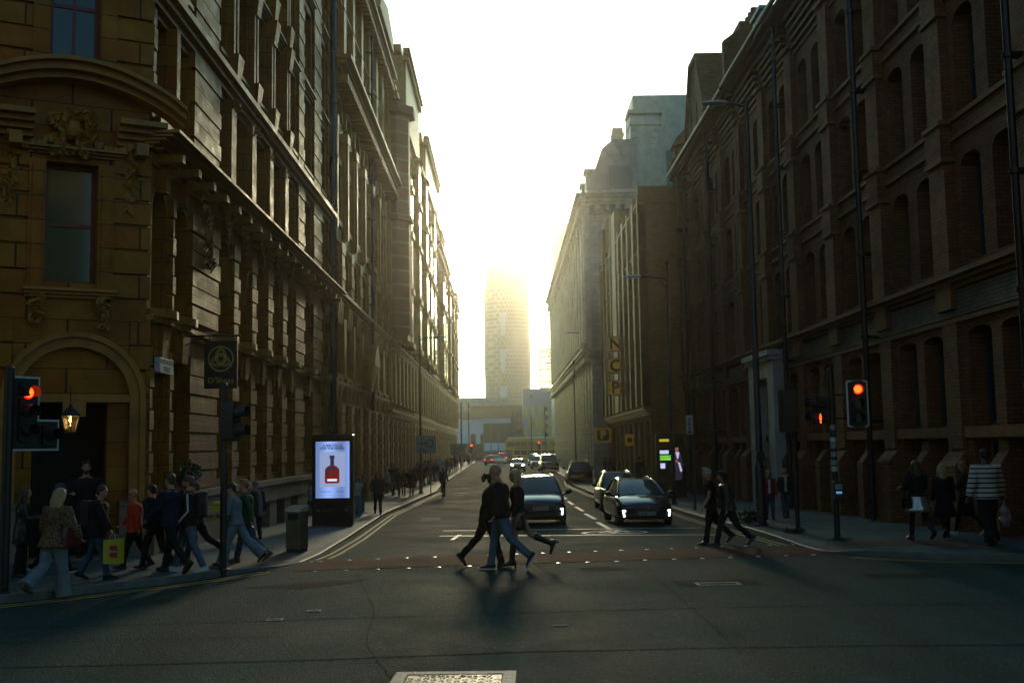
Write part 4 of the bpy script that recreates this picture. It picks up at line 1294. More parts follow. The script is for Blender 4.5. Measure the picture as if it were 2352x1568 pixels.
# ------------------------------------------------------------------ beyond the end of the street
def block(name, label, px0, px1, py0, y, depth, m, zb=None, parts=()):
    a, b = at(px0, py0, y), at(px1, py0, y)
    t = thing(name, label, 'building', (a.x, y, zr(y)))
    W, H = b.x - a.x, max(a.z, b.z) - zr(y)
    mb = MB(); mb.box(0, W, 0, depth, -.5, H); mb.build('wall', m, t)
    return t, W, H
m_pale = mat('pale_render', (.74, .77, .84), .7, var=.12, vs=.2)
m_glz = brick_mat('panel_glazing', (.30, .34, .36), (.18, .22, .24), (.36, .38, .38), 2.2, 1.6, .12, .3, .1, .2)
m_olive = mat('olive_cladding', (.16, .17, .12), .6, var=.15)
m_hoard = mat('green_sheeting', (.055, .09, .065), .7, var=.1, vs=.3)
m_brown = mat('brown_brick', (.22, .15, .09), .7, var=.2)
m_yel = mat('yellow_panel', (.62, .48, .03), .5, var=.1)
m_ppale = mat('grey_panel', (.36, .38, .42), .5, var=.1)

t, W, H = block('panelled_block', 'long glass panelled block with arched openings beyond the far junction', 1040, 1172, 914, 300, 20, m_glz)
t, W, H = block('low_slab_block', 'olive clad slab with a thin flat roof, behind the white rendered hall', 1080, 1200, 938, 285, 12, m_olive)
mb = MB(); mb.box(-.5, W + .5, -1.2, 12.4, H, H + .6); mb.build('roof', m_brown, t)
t, W, H = block('rendered_hall', 'white rendered hall with arched windows at the end of the street', 1036, 1173, 962, 262, 14, m_pale)
mb = MB(); mb.box(-.3, W + .3, -.8, 14.2, H, H + 1.3); mb.build('roof', m_olive, t)
for k in (0, 1):
    u = 5.3 + k * 2.3
    mb = MB(); mb.prism([(u - .6, H - 8.0), (u + .6, H - 8.0), (u + .6, H - 4.1)] + [(u + .6 * math.cos(a), H - 4.1 + .6 * math.sin(a)) for a in (.5, 1.0, 1.57, 2.1, 2.6)] + [(u - .6, H - 4.1)], -.06, 0.003); mb.build('window', m_glass, t)
t, W, H = block('brick_block', 'brown brick block with rows of windows beside the yellow panelled tower', 1150, 1207, 936, 275, 12, m_brown)
for r in range(5):
    for k in range(2):
        mb = MB(); mb.box(W - 4.6 + k * 2.2, W - 3.2 + k * 2.2, -.08, .003, H - 2.6 - r * 2.0, H - 1.4 - r * 2.0); mb.build('window', m_glass_blue, t)
t, W, H = block('hoarding', 'big dark green sheeted hoarding with a white strip below it', 1110, 1178, 972, 236, .8, m_hoard)
mb = MB(); mb.box(.1, W, -.06, .003, H - 5.9, H - 4.2); mb.build('white_strip', m_pale, t)
mb = MB()
for k in range(5): mb.box(k * W / 4 - .08, k * W / 4 + .08, -.12, -.04 if k else .003, -.4, H); 
mb.build('post', m_grey, t)
t, W, H = block('panelled_tower', 'car park tower clad in yellow and grey panels with a parking sign', 1201, 1266, 893, 252, 14, m_ppale)
mb = MB(); rnd = random.Random(5)
for r in range(3):
    for k in range(8):
        if (k + r) % 2 == 0 or rnd.random() < .2:
            mb.mark(); mb.box(.3 + k * W / 8, .3 + (k + .8) * W / 8, -.1, .003, H - 4.0 - (r + 1) * 2.55, H - 4.0 - r * 2.55 - .05)
mb.each('yellow_panel', m_yel, t)
mb = MB()
for r in range(4): mb.box(W * .78, W * .86, -.13, -.1, H - 5.2 - r * 2, H - 4.2 - r * 2)
mb.build('window', m_glass, t)
text('P', 1.3, m_dark, t, (1.9, -.06, H - 1.9), name='parking_letter', bold=.04)
t, W, H = block('rubble_wall', 'low dark wall and shrubs under the white hall', 1030, 1130, 1020, 245, .5, m_interior)

# wavy residential tower under construction
YT = 470.0
c0 = at(1167, 914, YT)
tw = thing('wavy_tower', 'tall round tower with rippling sides, its top storeys still open scaffold', 'tower', (c0.x, YT, zr(YT)))
top = at(1167, 616, YT).z - zr(YT)
RAD = 54 * YT / F
def trad(z):
    t = z / top
    return RAD * (0.985 + .018 * math.cos(t * 15.0 - 1.5))
m_tw = brick_mat('tower_cladding', (.13, .16, .22), (.09, .11, .16), (.30, .33, .37), 1.5, 1.75, .20, .35, .1, .1, stain=.1)
m_twc = mat('raw_concrete', (.33, .32, .30), .8, var=.15, vs=.1)
mb = MB(); rs = []
nz = 44; zt = top * .88
for i in range(nz + 1):
    z = zt * i / nz; r = trad(z)
    rs.append([(r * math.cos(2 * math.pi * j / 64), r * math.sin(2 * math.pi * j / 64), z) for j in range(64)])
mb.rings(rs); mb.build('facade', m_tw, tw, True)
mb = MB()
for i in range(nz + 1):
    z = zt * i / nz; r = trad(z)
    mb.lathe([(r - .3, -.1), (r + .06, -.1), (r + .06, .1), (r - .3, .1)], 64, (0, 0, z))
mb.build('floor_slab', m_twc, tw, True)
mb = MB()
for i in range(6):
    z = zt + (top - zt) * (i + 1) / 6; r = trad(z) - .8
    mb.lathe([(r - .6, -.35), (r, -.35), (r, .2), (r - .6, .2)], 48, (0, 0, z)); mb.lathe([(.1, -.3), (r - .5, -.3), (r - .5, .15), (.1, .15)], 48, (0, 0, z))
    for j in range(26):
        a = 2 * math.pi * j / 26; mb.box((r - 1) * math.cos(a) - .3, (r - 1) * math.cos(a) + .3, (r - 1) * math.sin(a) - .3, (r - 1) * math.sin(a) + .3, z - (top - zt) / 6, z)
mb.lathe([(RAD * .62, 0), (RAD * .62, top - zt - 1)], 32, (0, 0, zt))
mb.build('open_storey', m_twc, tw)
mb = MB(); rr = RAD * 1.045
for z0, z1 in ((.84, .7), (.62, .48), (.40, .22), (.12, .02)):
    z0 *= zt / .84 * .84; z1 *= zt / .84 * .84
    mb.add([(-3.4, -math.sqrt(rr ** 2 - 11.6), z0), (-.2, -rr, z0), (-1.0, -rr, z1), (-2.6, -math.sqrt(rr ** 2 - 6.8), z1), (-3.4, -rr + 2, z0), (-.2, -rr + 2, z0), (-1, -rr + 2, z1), (-2.6, -rr + 2, z1)], [(0, 1, 2, 3), (0, 4, 5, 1), (3, 2, 6, 7), (0, 3, 7, 4), (1, 5, 6, 2)])
mb.build('glass_bay', mat('sky_tinted_glazing', (.42, .52, .72), .25), tw)  # diffuse pale blue paints the sky's reflection onto the glazing
# slab tower on the right
a = at(1266, 513, 420); W = 24
t = thing('glass_tower', 'plain tall glass tower rising behind the stone office, beside the sun', 'tower', (a.x, 420, zr(400)))
mb = MB(); mb.box(0, W, 0, 20, 0, a.z + .6); mb.build('facade', m_tw, t)
# hoist mast
a = at(1250, 788, 560)
t = thing('hoist_mast', 'thin lattice construction hoist mast with a cage on top, right of the round tower', 'mast', (a.x, 560, zr(560)))
mb = MB(); h = a.z + .6
for sx in (-2.4, 2.4):
    for sy in (-1.5, 1.5): mb.box(sx - .35, sx + .35, sy - .3, sy + .3, 0, h)
z = 0
while z < h - 3:
    mb.box(-2.4, 2.4, -1.6, -1.3, z, z + .9); mb.box(-2.4, 2.4, 1.3, 1.6, z, z + .9); z += 3.2
mb.build('lattice', m_twc, t)
mb = MB(); 
for z0 in range(7): mb.box(-4.2, 3.2, -2.2, 2.2, h - 14 + z0 * 1.8, h - 13.6 + z0 * 1.8)
for x0 in range(5): mb.box(-4.2 + x0 * 1.8, -3.8 + x0 * 1.8, -2.1, 2.1, h - 14, h - 2.9)
mb.build('cage', m_twc, t)
# blocks that close the view on both sides of the end of the street
t, W, H = block('corner_block', 'plain stone corner block just past the end of the stone office', 1277, 1330, 905, 200, 20, m_port_trim)

# unseen block across the junction, added for window reflections and shade on the corner
t = thing('opposite_building', 'unseen tan brick block across the junction, added for reflection in the corner windows', 'building', (14, -13, 0), R(180))
ops = []
for k in range(12):
    for z0 in (1, 5, 9, 13, 17): ops.append((1.2 + k * 4, 3.2 + k * 4, z0, z0 + 2.4, 0))
mb = MB(); wall(mb, 0, 50, -.5, 22, ops, .3); shell(mb, 0, 50, 14, -.5, 22); mb.build('wall', brick_mat('tan_brick', (.42, .26, .08), (.34, .20, .06), (.2, .15, .08), .5, .2, .012, .8, .05, .3), t)
mb = MB(); mb.box(.1, 49.9, .31, .33, 0, 21.5); mb.build('window_band', m_glass, t)

# haze
mb = MB(); mb.box(-720, 720, -70, 1120, -2.0, 165)
m = bpy.data.materials.new('haze_air'); m.use_nodes = True
nt = m.node_tree; nt.nodes.remove(nt.nodes['Principled BSDF'])
pv = N(nt, 'ShaderNodeVolumePrincipled')
pv.inputs['Color'].default_value = (.94, .92, .85, 1)
pv.inputs['Density'].default_value = 0.00034
pv.inputs['Anisotropy'].default_value = 0.93
nt.links.new(pv.outputs[0], nt.nodes['Material Output'].inputs['Volume'])
tag(mb.build('haze', m), kind='stuff')
# ------------------------------------------------------------------ street furniture
def emat(name, c, es, base=(.02, .02, .02)):
    return mat(name, base, .4, emit=c, es=es)
m_redlamp = emat('red_signal_glow', (1.0, .010, .004), 2.6)
m_redcore = emat('red_signal_core', (1.0, .11, .01), 3.2)
m_orange = emat('orange_signal_glow', (1.0, .10, .01), 2.4)
m_lens = mat('dark_lens', (.012, .012, .012), .15)
m_border = mat('white_border', (.55, .62, .64), .5)
m_pole = mat('black_post_paint', (.014, .016, .016), .42, var=.25, vs=5)
m_glow = emat('lamp_bulb', (1.0, .62, .22), 30.0)
m_silver = mat('lamp_head_metal', (.42, .44, .45), .3, metal=.6)

def rrect(w, h, r, n=5):
    out = []
    for cx, cz, a0 in ((w / 2 - r, h / 2 - r, 0), (-w / 2 + r, h / 2 - r, 90), (-w / 2 + r, -h / 2 + r, 180), (w / 2 - r, -h / 2 + r, 270)):
        for i in range(n + 1):
            a = R(a0 + 90 * i / n); out.append((cx + r * math.cos(a), cz + r * math.sin(a)))
    return out

def hood(mb, c, r, ln, n=14):
    """a visor over a lens at c, sticking out along -y"""
    rs = []
    for y, k in ((0, 1.0), (-ln, .96)):
        rs.append([(c[0] + r * k * math.cos(a), c[1] + y * (1 if True else 0), c[2] + r * k * math.sin(a)) for a in [R(-35 + 250 * i / n) for i in range(n + 1)]])
    rs2 = [[(c[0] + (p[0] - c[0]) * .93, p[1], c[2] + (p[2] - c[2]) * .93) for p in q] for q in rs]
    m = n + 1
    vs = rs[0] + rs[1] + rs2[0] + rs2[1]
    fs = []
    for i in range(n):
        fs += [(i, i + 1, m + i + 1, m + i), (2 * m + i, 3 * m + i, 3 * m + i + 1, 2 * m + i + 1), (m + i, m + i + 1, 3 * m + i + 1, 3 * m + i)]
    mb.add(vs, fs)

def disc(mb, c, r, n=18, d=.012):
    mb.prism([(c[0] + r * math.cos(2 * math.pi * i / n), c[2] + r * math.sin(2 * math.pi * i / n)) for i in range(n)], c[1] - d, c[1])

def signal(label, loc, rz, lit=True, board=True, extra=False, cat='traffic light', group=None, size=1.0, rows=3):
    t = thing('traffic_light', label, cat, loc, rz, group)
    t.scale = (size,) * 3
    H = .32 * rows
    mb = MB(); mb.prism(rrect(.26, H, .05), -.06, .16); mb.build('housing', m_dark, t, True)
    if board:
        mb = MB()
        if extra:
            P = [(-.25, -.62), (.62, -.62), (.62, -.12), (.25, -.12), (.25, .56), (-.25, .56)]
            Q = [(-.215, -.585), (.585, -.585), (.585, -.155), (.215, -.155), (.215, .525), (-.215, .525)]
            mb.prism(P, .0, .018); mb.build('border', m_border, t)
            mb = MB(); mb.prism(Q, -.008, -.001); mb.build('backing_board', m_dark, t)
            mb = MB(); mb.prism([(x + .42, z - .37) for x, z in rrect(.26, .34, .05)], -.06, .14); mb.build('filter_housing', m_dark, t)
            mb = MB(); hood(mb, (.42, -.06, -.37), .115, .2); mb.build('visor', m_dark, t, True)
            mb = MB(); disc(mb, (.42, -.062, -.37), .1); mb.build('lens', m_lens, t)
        else:
            mb.prism(rrect(.45, H + .02, .05), .0, .006); mb.build('border', m_border, t)
            mb = MB(); mb.prism(rrect(.448, H + .018, .05), .007, .02); mb.build('board_back', m_dark, t)
            mb = MB(); mb.prism(rrect(.38, H - .05, .03), -.01, -.001); mb.build('backing_board', m_dark, t)
    for k in range(rows):
        z = (rows - 1) * .15 - k * .3
        mb = MB(); disc(mb, (0, -.062, z), .1)
        if k == 0 and lit:
            mb.build('red_lens', m_redlamp, t)
            mb = MB(); disc(mb, (0, -.075, z), .078); mb.build('red_core', m_redcore, t)
        else: mb.build('lens', m_lens, t)
        mb = MB(); hood(mb, (0, -.06, z), .118, .19 if not (k == 0 and lit and not extra) else .1); mb.build('visor', m_dark, t, True)
    return t

def post(label, base, top, r=.06, name='signal_post', cat='post', bands=()):
    t = thing(name, label, cat, base)
    h = top - base.z
    mb = MB(); mb.tube([(0, 0, -.1), (0, 0, h)], r, 14); mb.lathe([(r, 0), (r * .6, .04)], 14, (0, 0, h)); mb.build('shaft', m_pole, t, True)
    mb = MB(); mb.lathe([(r * 1.7, 0), (r * 1.6, .015), (r * 1.1, .03)], 14); mb.build('base', m_pole, t, True)
    for z, m in bands:
        mb = MB(); mb.tube([(0, 0, z), (0, 0, z + .1)], r * 1.04, 14); mb.build('sticker', m, t, True)
    return t

m_stick = mat('faded_sticker', (.28, .32, .34), .6, var=.5, vs=30)
m_stick2 = mat('pale_sticker', (.5, .52, .5), .6, var=.4, vs=30)
# right hand post with the red light
pr_ = pav(1924, 1240)
s = pr_.y
ztop = at(1913, 848, s).z
post('black signal post covered in small stickers, carrying a push button box', pr_, ztop, .062, bands=[(2.28, m_stick), (2.02, m_stick2), (1.9, m_stick), (1.72, m_stick), (1.55, m_stick), (1.42, m_stick2)])
c = at(1968, 927, s)
signal('red traffic light on a white bordered board facing the road, on the right', (c.x, s - .05, c.z), R(-4))
mb = MB(); a = Vector((pr_.x, s, c.z + .2)); mb.tube([a, Vector((c.x - .1, s + .1, c.z + .2))], .02, 6); mb.tube([Vector((pr_.x, s, c.z - .3)), Vector((c.x - .1, s + .1, c.z - .3))], .02, 6)
mb.tube([Vector((pr_.x - .03, s, c.z + .45)), Vector((pr_.x - .2, s, c.z + .42)), Vector((pr_.x - .24, s, c.z + .22))], .012, 6)
tag(mb.build('signal_bracket', m_pole, None, True), 'thin black bracket arms holding the red light to its post', 'bracket')
c = at(1880, 940, s)
t = thing('pedestrian_signal', 'black pedestrian signal with a glowing orange standing man, left of the sticker post', 'pedestrian signal', (c.x, s, c.z), R(-78))
for k in (0, 1):
    z = .14 - .29 * k
    mb = MB(); mb.prism([(x, y + z) for x, y in rrect(.28, .27, .05)], -.08, .14); mb.build('housing', m_dark, t, True)
    mb = MB(); hood(mb, (0, -.08, z), .125, .18); mb.build('visor', m_dark, t, True)
    mb = MB(); disc(mb, (0, -.08, z), .11); mb.build('lens', m_lens, t)
c2 = at(1882, 962, s - .1)
mb = MB(); mb.ball((0, 0, .09), .016, .01, .02, 8, 5); mb.prism([(-.02, .068), (.02, .068), (.022, .0), (.014, -.005), (.012, -.09), (-.012, -.09), (-.014, -.005), (-.022, .0)], -.008, .008)
o = mb.build('standing_man', m_orange, t); o.matrix_world = Matrix.Translation((c2.x, s - .16, c2.z)); o.parent = t
o.matrix_parent_inverse = Matrix.Identity(4); o.matrix_local = (Matrix.Translation(t.location) @ Matrix.Rotation(R(-78), 4, 'Z')).inverted() @ Matrix.Translation((c2.x, s - .19, c2.z))
c = at(1922, 1126, s)
t = thing('push_button_box', 'small black push button box with a pale panel on the sticker post', 'push button', (c.x, s - .09, c.z))
mb = MB(); mb.prism(rrect(.19, .40, .03), -.06, .08); mb.build('case', m_dark, t)
mb = MB(); mb.box(-.07, .07, -.064, -.06, .03, .14); mb.build('notice', m_stick, t)
mb = MB(); mb.box(-.06, .06, -.064, -.06, -.06, -.01); mb.build('wait_panel', emat('wait_panel_glow', (.15, .45, .8), .5), t)
# second right post, signal seen from behind
p2 = pav(1833, 1222)
post('plain black signal post between the lamp post and the sticker post', p2, at(1818, 885, p2.y).z, .055)
c = at(1807, 944, p2.y)
signal('traffic light on the middle right post, seen from behind as a dark slab', (c.x, p2.y - .12, c.z), R(172), lit=False)
# left post
p3 = pav(512, 1310)
post('black signal post on the left pavement in front of the walkers', p3, at(517, 884, p3.y).z, .058)
c = at(536, 968, p3.y)
signal('traffic light with two visors on the left post, seen from the side', (c.x, p3.y, c.z), R(75), lit=False, board=False, rows=2, size=1.05)
# far left post and its light
p4 = pav(8, 1362)
post('black signal post at the left edge of the picture', p4, at(14, 846, p4.y).z, .07)
c = at(58, 945, p4.y + .2)
signal('traffic light with a white edged filter box, glowing red at the left edge', (c.x, p4.y + .2, c.z), R(58), lit=True, extra=True, size=.93)

def lamp_post(label, base, ztop, side, arm, r=.09, straight=True):
    t = thing('lamp_post', label, 'lamp post', base)
    h = ztop - base.z
    mb = MB(); mb.tube([(0, 0, -.1), (0, 0, 1.5), (0, 0, 1.55), (0, 0, h)], [r * 1.35, r * 1.35, r, r * .62], 14); mb.lathe([(r * 2, 0), (r * 1.9, .05), (r * 1.4, .08)], 14); mb.build('column', m_pole, t, True)
    mb = MB()
    za = h - .15 if straight else h - .55
    mb.tube([(0, 0, za - .1), (side * arm * .5, 0, za), (side * arm, 0, za + .02)], .035, 8)
    if not straight: mb.tube([(0, 0, za - .5), (side * arm * .3, 0, za - .14)], .02, 6); mb.ball((0, 0, h + .05), .09, None, .14, 8, 6)
    mb.build('arm', m_pole, t, True)
    mb = MB(); x = side * arm
    mb.rings([[(x + side * k, w * math.cos(a), za + .03 + hh * math.sin(a)) for a in [2 * math.pi * j / 10 for j in range(10)]] for k, w, hh in ((-.08, .03, .03), (.02, .12, .06), (.3, .15, .07), (.55, .11, .05), (.66, .04, .02))])
    mb.build('lamp_head', m_silver, t, True)
    return t
b = pav(1750, 1207); lamp_post('tall black lamp post in front of the brick warehouse on the right', b, at(1716, 226, b.y).z, -1, .55)
mb = MB(); mb.prism(rrect(.2, .26, .03), -.16, -.1); t = tag(put('control_box', mb.mesh('control_box', m_dark), None, (b.x, b.y, b.z + 1.75)), 'small dark box strapped to the tall right lamp post', 'box')
b = pav(1548, 1158); lamp_post('slender lamp post with one side arm beside the digital kiosk', b, at(1538, 605, b.y).z, -1, 1.15, .07, False)
b = pav(967, 1132); lamp_post('lamp post at the left kerb with its lamp reaching over the road', b, at(958, 770, b.y).z, 1, .9, .08)
b = pav(1352, 1092); lamp_post('far lamp post on the right pavement before the stone office', b, at(1344, 760, b.y).z, -1, 1.2, .08)
for i, (px, y0, Y, lab) in enumerate(((1059, 925, 150, 'thin dark column left of the far junction'), (1076, 925, 170, 'second thin dark column left of the far junction'), (1220, 955, 205, 'dark column in front of the yellow panelled tower'), (1251, 925, 180, 'tall dark column beside the stone office at the far junction'), (1318, 828, 95, 'thin column against the stone office front'))):
    tp = at(px, y0, Y); post(lab, Vector((tp.x, Y, zr(Y))), tp.z, .11 if Y > 100 else .08, 'column', 'column')
for px, py, Y, lab in ((1083, 1024.6, 165, 'distant red traffic light at the left of the far junction'), (1238, 1018, 185, 'distant red traffic light in front of the yellow bus')):
    tp = at(px, py, Y); signal(lab, (tp.x, Y, tp.z - .3), 0, size=1.5); post('post under the ' + lab.replace('distant ', ''), Vector((tp.x, Y + .3, zr(Y))), tp.z - .2, .07)

# advertising screen
m_case = mat('black_gloss_case', (.010, .011, .012), .22, spec=.6)
b = pav(766, 1207)
t = thing('advertising_screen', 'black double sided advertising screen showing a whisky bottle on pale blue', 'advertising screen', b, R(-2))
W, H = 1.19, 2.62
mb = MB(); mb.prism([(x, z + H / 2) for x, z in rrect(W, H, .05)], -.14, .14); mb.build('case', m_case, t, True)
sw, z0, z1 = .49, .80, 2.42
mb = MB(); mb.box(-sw, sw, -.147, -.141, z0, z1)
m = mat('screen_blue', (.01, .01, .01), .3, emit=(.30, .47, 1.0), es=.85)
nt = m.node_tree; tcn = N(nt, 'ShaderNodeTexCoord'); sp = N(nt, 'ShaderNodeSeparateXYZ'); nt.links.new(tcn.outputs['Object'], sp.inputs[0])
wv = N(nt, 'ShaderNodeMath', operation='SINE'); mu = N(nt, 'ShaderNodeMath', operation='MULTIPLY_ADD'); nt.links.new(sp.outputs[0], mu.inputs[0]); mu.inputs[1].default_value = 9.0; mu.inputs[2].default_value = 2.4
nt.links.new(mu.outputs[0], wv.inputs[0]); mr = N(nt, 'ShaderNodeMapRange'); nt.links.new(wv.outputs[0], mr.inputs['Value']); mr.inputs['From Min'].default_value = -1; mr.inputs['To Min'].default_value = .45; mr.inputs['To Max'].default_value = .95
nt.links.new(mr.outputs[0], nt.nodes['Principled BSDF'].inputs['Emission Strength'])
scr = mb.build('screen', m, t)
m_ink = mat('screen_ink', (.012, .014, .02), .3, emit=(.02, .03, .06), es=.8)
m_pic = mat('screen_picture', (.01, .01, .01), .3, emit=(.42, .52, .85), es=.62)
mb = MB(); mb.box(-.37, .37, -.151, -.148, 1.12, 2.12); mb.build('picture_panel', m_pic, t)
for txt, z in (('A SPECTACLE', 2.30), ('FOR THE SENSES', 2.22)): text(txt, .094, m_ink, t, (0, -.1485, z), depth=.001, bold=.003)
m_amber = mat('screen_amber', (.01, .01, .01), .3, emit=(.16, .008, .004), es=1.0)
m_wht = mat('screen_white', (.01, .01, .01), .3, emit=(.75, .8, .95), es=.9)
mb = MB(); mb.prism([(-.19, 1.22), (.17, 1.22), (.2, 1.27), (.2, 1.62), (.13, 1.70), (.05, 1.74), (-.07, 1.74), (-.15, 1.70), (-.22, 1.62), (-.22, 1.27)], -.154, -.152); mb.build('bottle', m_amber, t)
mb = MB(); mb.box(-.065, .045, -.156, -.152, 1.74, 1.92); mb.box(-.08, .06, -.157, -.152, 1.92, 2.02); mb.prism([(-.2, 1.60), (.18, 1.60), (.12, 1.685), (-.14, 1.685)], -.156, -.1545); mb.box(-.2, -.13, -.156, -.1545, 1.45, 1.6); mb.build('bottle_stopper', m_ink, t)
mb = MB(); mb.box(-.15, .13, -.157, -.1545, 1.28, 1.35); mb.build('bottle_label', m_wht, t)
text('WOODFORD', .055, m_ink, t, (-.01, -.1575, 1.48), depth=.001); text('RESERVE', .045, m_ink, t, (-.01, -.1575, 1.42), depth=.001)
text('WOODFORD', .05, m_ink, t, (-.18, -.1485, .98), depth=.001); text('BOURBON', .05, m_ink, t, (.22, -.1485, .98), depth=.001); text('drink responsibly', .03, m_ink, t, (0, -.1485, .87), depth=.001)
m_foot = mat('grey_lettering', (.12, .13, .13), .5)
text('MANCHESTER', .062, m_foot, t, (-.12, -.143, .47), depth=.001); text('CITY COUNCIL', .045, m_foot, t, (-.12, -.143, .40), depth=.001)
mb = MB(); disc(mb, (-.42, -.141, .44), .055, 14, .003); disc(mb, (.4, -.141, .45), .05, 14, .003); mb.build('emblem', m_foot, t)

# litter bin
b = pav(682, 1266)
t = thing('litter_bin', 'tall dark metal litter bin with a bright sloping lid, on the left pavement', 'bin', b, R(-18))
mb = MB(); mb.prism(rrect(.42, .40, .02), 0, 0) if False else mb.box(-.21, .21, -.2, .2, 0, .06); mb.build('base', m_black, t)
m_bin = mat('olive_bin_metal', (.11, .10, .05), .35, metal=.5, var=.3, vs=4)
mb = MB(); mb.box(-.22, .22, -.21, .21, .06, .80); mb.box(-.18, .18, -.215, -.205, .12, .62); mb.build('body', m_bin, t); t.scale = (.76, .76, 1.02)
mb = MB(); mb.add([(-.24, -.23, .80), (.24, -.23, .80), (.24, .23, .80), (-.24, .23, .80), (-.24, -.23, .86), (.24, -.23, .86), (.24, .23, .92), (-.24, .23, .92)], [(0, 3, 2, 1), (4, 5, 6, 7), (0, 1, 5, 4), (1, 2, 6, 5), (2, 3, 7, 6), (3, 0, 4, 7)]); mb.build('lid', mat('bin_lid_steel', (.5, .5, .48), .3, metal=.7), t)
mb = MB(); mb.box(-.15, .15, -.222, -.212, .64, .76); mb.build('opening', m_interior, t)

# pub sign on its bracket
Y = 23.0
c = at(508, 838, Y)
t = thing('pub_sign', 'dark hanging pub sign with a gold triple knot in a ring', 'pub sign', (c.x, Y, c.z), 0)
m_sign = mat('sign_black', (.014, .016, .014), .45)
m_gold = mat('gold_paint', (.50, .37, .10), .45, var=.2)
mb = MB(); mb.box(-.34, .34, -.03, .03, -.49, .49); mb.build('board', m_sign, t)
mb = MB()
for x0, x1, z0, z1 in ((-.345, .345, .46, .5), (-.345, .345, -.5, -.46), (-.345, -.31, -.46, .46), (.31, .345, -.46, .46)): mb.box(x0, x1, -.045, .045, z0, z1)
mb.build('frame', m_black, t)
mb = MB()
def ringp(cx, cz, r0, r1, y0, y1, a0=0, a1=360, n=30):
    for i in range(n):
        A, B = R(a0 + (a1 - a0) * i / n), R(a0 + (a1 - a0) * (i + 1) / n)
        q = [(cx + r * math.cos(a), cz + r * math.sin(a)) for r, a in ((r0, A), (r1, A), (r1, B), (r0, B))]
        mb.add([(x, y0, z) for x, z in q] + [(x, y1, z) for x, z in q], [(0, 1, 2, 3), (0, 4, 5, 1), (3, 2, 6, 7), (4, 7, 6, 5)])
ringp(0, .13, .245, .272, -.036, -.030); ringp(0, .13, .10, .122, -.038, -.030)
for k in range(3):
    # three arcs through one another: each belongs to a circle centred on a corner of a triangle
    c_ = .112; r_ = c_ * 1.732; ph = R(270 + 120 * k)
    cx, cz = c_ * math.cos(ph), .125 + c_ * math.sin(ph)
    tx, tz = 2 * c_ * math.cos(R(90 + 120 * (k + 1))), .125 + 2 * c_ * math.sin(R(90 + 120 * (k + 1)))
    d_ = math.degrees(math.atan2(tz - cz, tx - cx)) - (90 + 120 * k); d_ = abs((d_ + 180) % 360 - 180)
    ringp(cx, cz, r_ - .030, r_ - .012, -.040 - .001 * k, -.030, 90 + 120 * k - d_, 90 + 120 * k + d_, 24)
    ringp(cx, cz, r_ + .004, r_ + .022, -.040 - .001 * k, -.030, 90 + 120 * k - d_, 90 + 120 * k + d_, 24)
mb.build('knot_emblem', m_gold, t)
text("O'Sheas", .17, m_gold, t, (0, -.032, -.33), depth=.004)
mb = MB(); L = (XL - c.x)
mb.tube([(L, 0, .62), (.4, 0, .62)], .022, 8); mb.tube([(L, 0, .35), (-.35, 0, .6)], .012, 6)
for x in (-.25, .25): mb.tube([(x, 0, .62), (x, 0, .49)], .012, 6)
mb.lathe([(.05, -.03), (.05, .03)], 8, (L + .03, 0, .62)); mb.build('bracket', m_black, t)
# street name plate
Y = 21.75
c = at(359, 841, Y)
t = thing('street_sign', 'white street name plate on the terracotta wall near the corner', 'street sign', (XL + .16, Y, c.z), R(90))
mb = MB(); mb.prism(rrect(.86, .30, .03), -.02, .1); mb.build('plate', mat('plate_white', (.55, .6, .6), .4), t)
text('WHITWORTH', .135, m_sign, t, (0, -.021, .065), depth=.002, bold=.002); text('STREET', .135, m_sign, t, (0, -.021, -.075), depth=.002, bold=.002)
# lantern over the doorway
Y = 19.9
c = at(161, 965, Y)
t = thing('lantern', 'lit glass lantern hanging in the arched doorway', 'lantern', (c.x, Y, c.z))
mb = MB()
def hexr(r, z): return [(r * math.cos(math.pi * k / 3), r * math.sin(math.pi * k / 3), z) for k in range(6)]
for k in range(6):
    a = math.pi * k / 3
    mb.tube([(.1 * math.cos(a), .1 * math.sin(a), -.22), (.17 * math.cos(a), .17 * math.sin(a), .08)], .009, 5)
mb.rings([hexr(.18, .08), hexr(.185, .10), hexr(.09, .2), hexr(.04, .24), hexr(.02, .3)]); mb.rings([hexr(.1, -.24), hexr(.105, -.215)]); mb.tube([(0, 0, .28), (0, 0, .62)], .01, 6)
mb.build('frame', m_black, t)
mb = MB(); mb.ball((0, 0, 0), .045, None, .06, 10, 6); mb.ball((.01, 0, -.10), .03, None, .035, 8, 5); mb.build('bulb', m_glow, t, True)
mb = MB(); 
for k in range(6):
    a, b_ = math.pi * k / 3, math.pi * (k + 1) / 3
    mb.quad((.098 * math.cos(a), .098 * math.sin(a), -.21), (.098 * math.cos(b_), .098 * math.sin(b_), -.21), (.166 * math.cos(b_), .166 * math.sin(b_), .075), (.166 * math.cos(a), .166 * math.sin(a), .075))
m = mat('lantern_glass', (.5, .42, .25), .15, trans=.95); mb.build('glass', m, t)

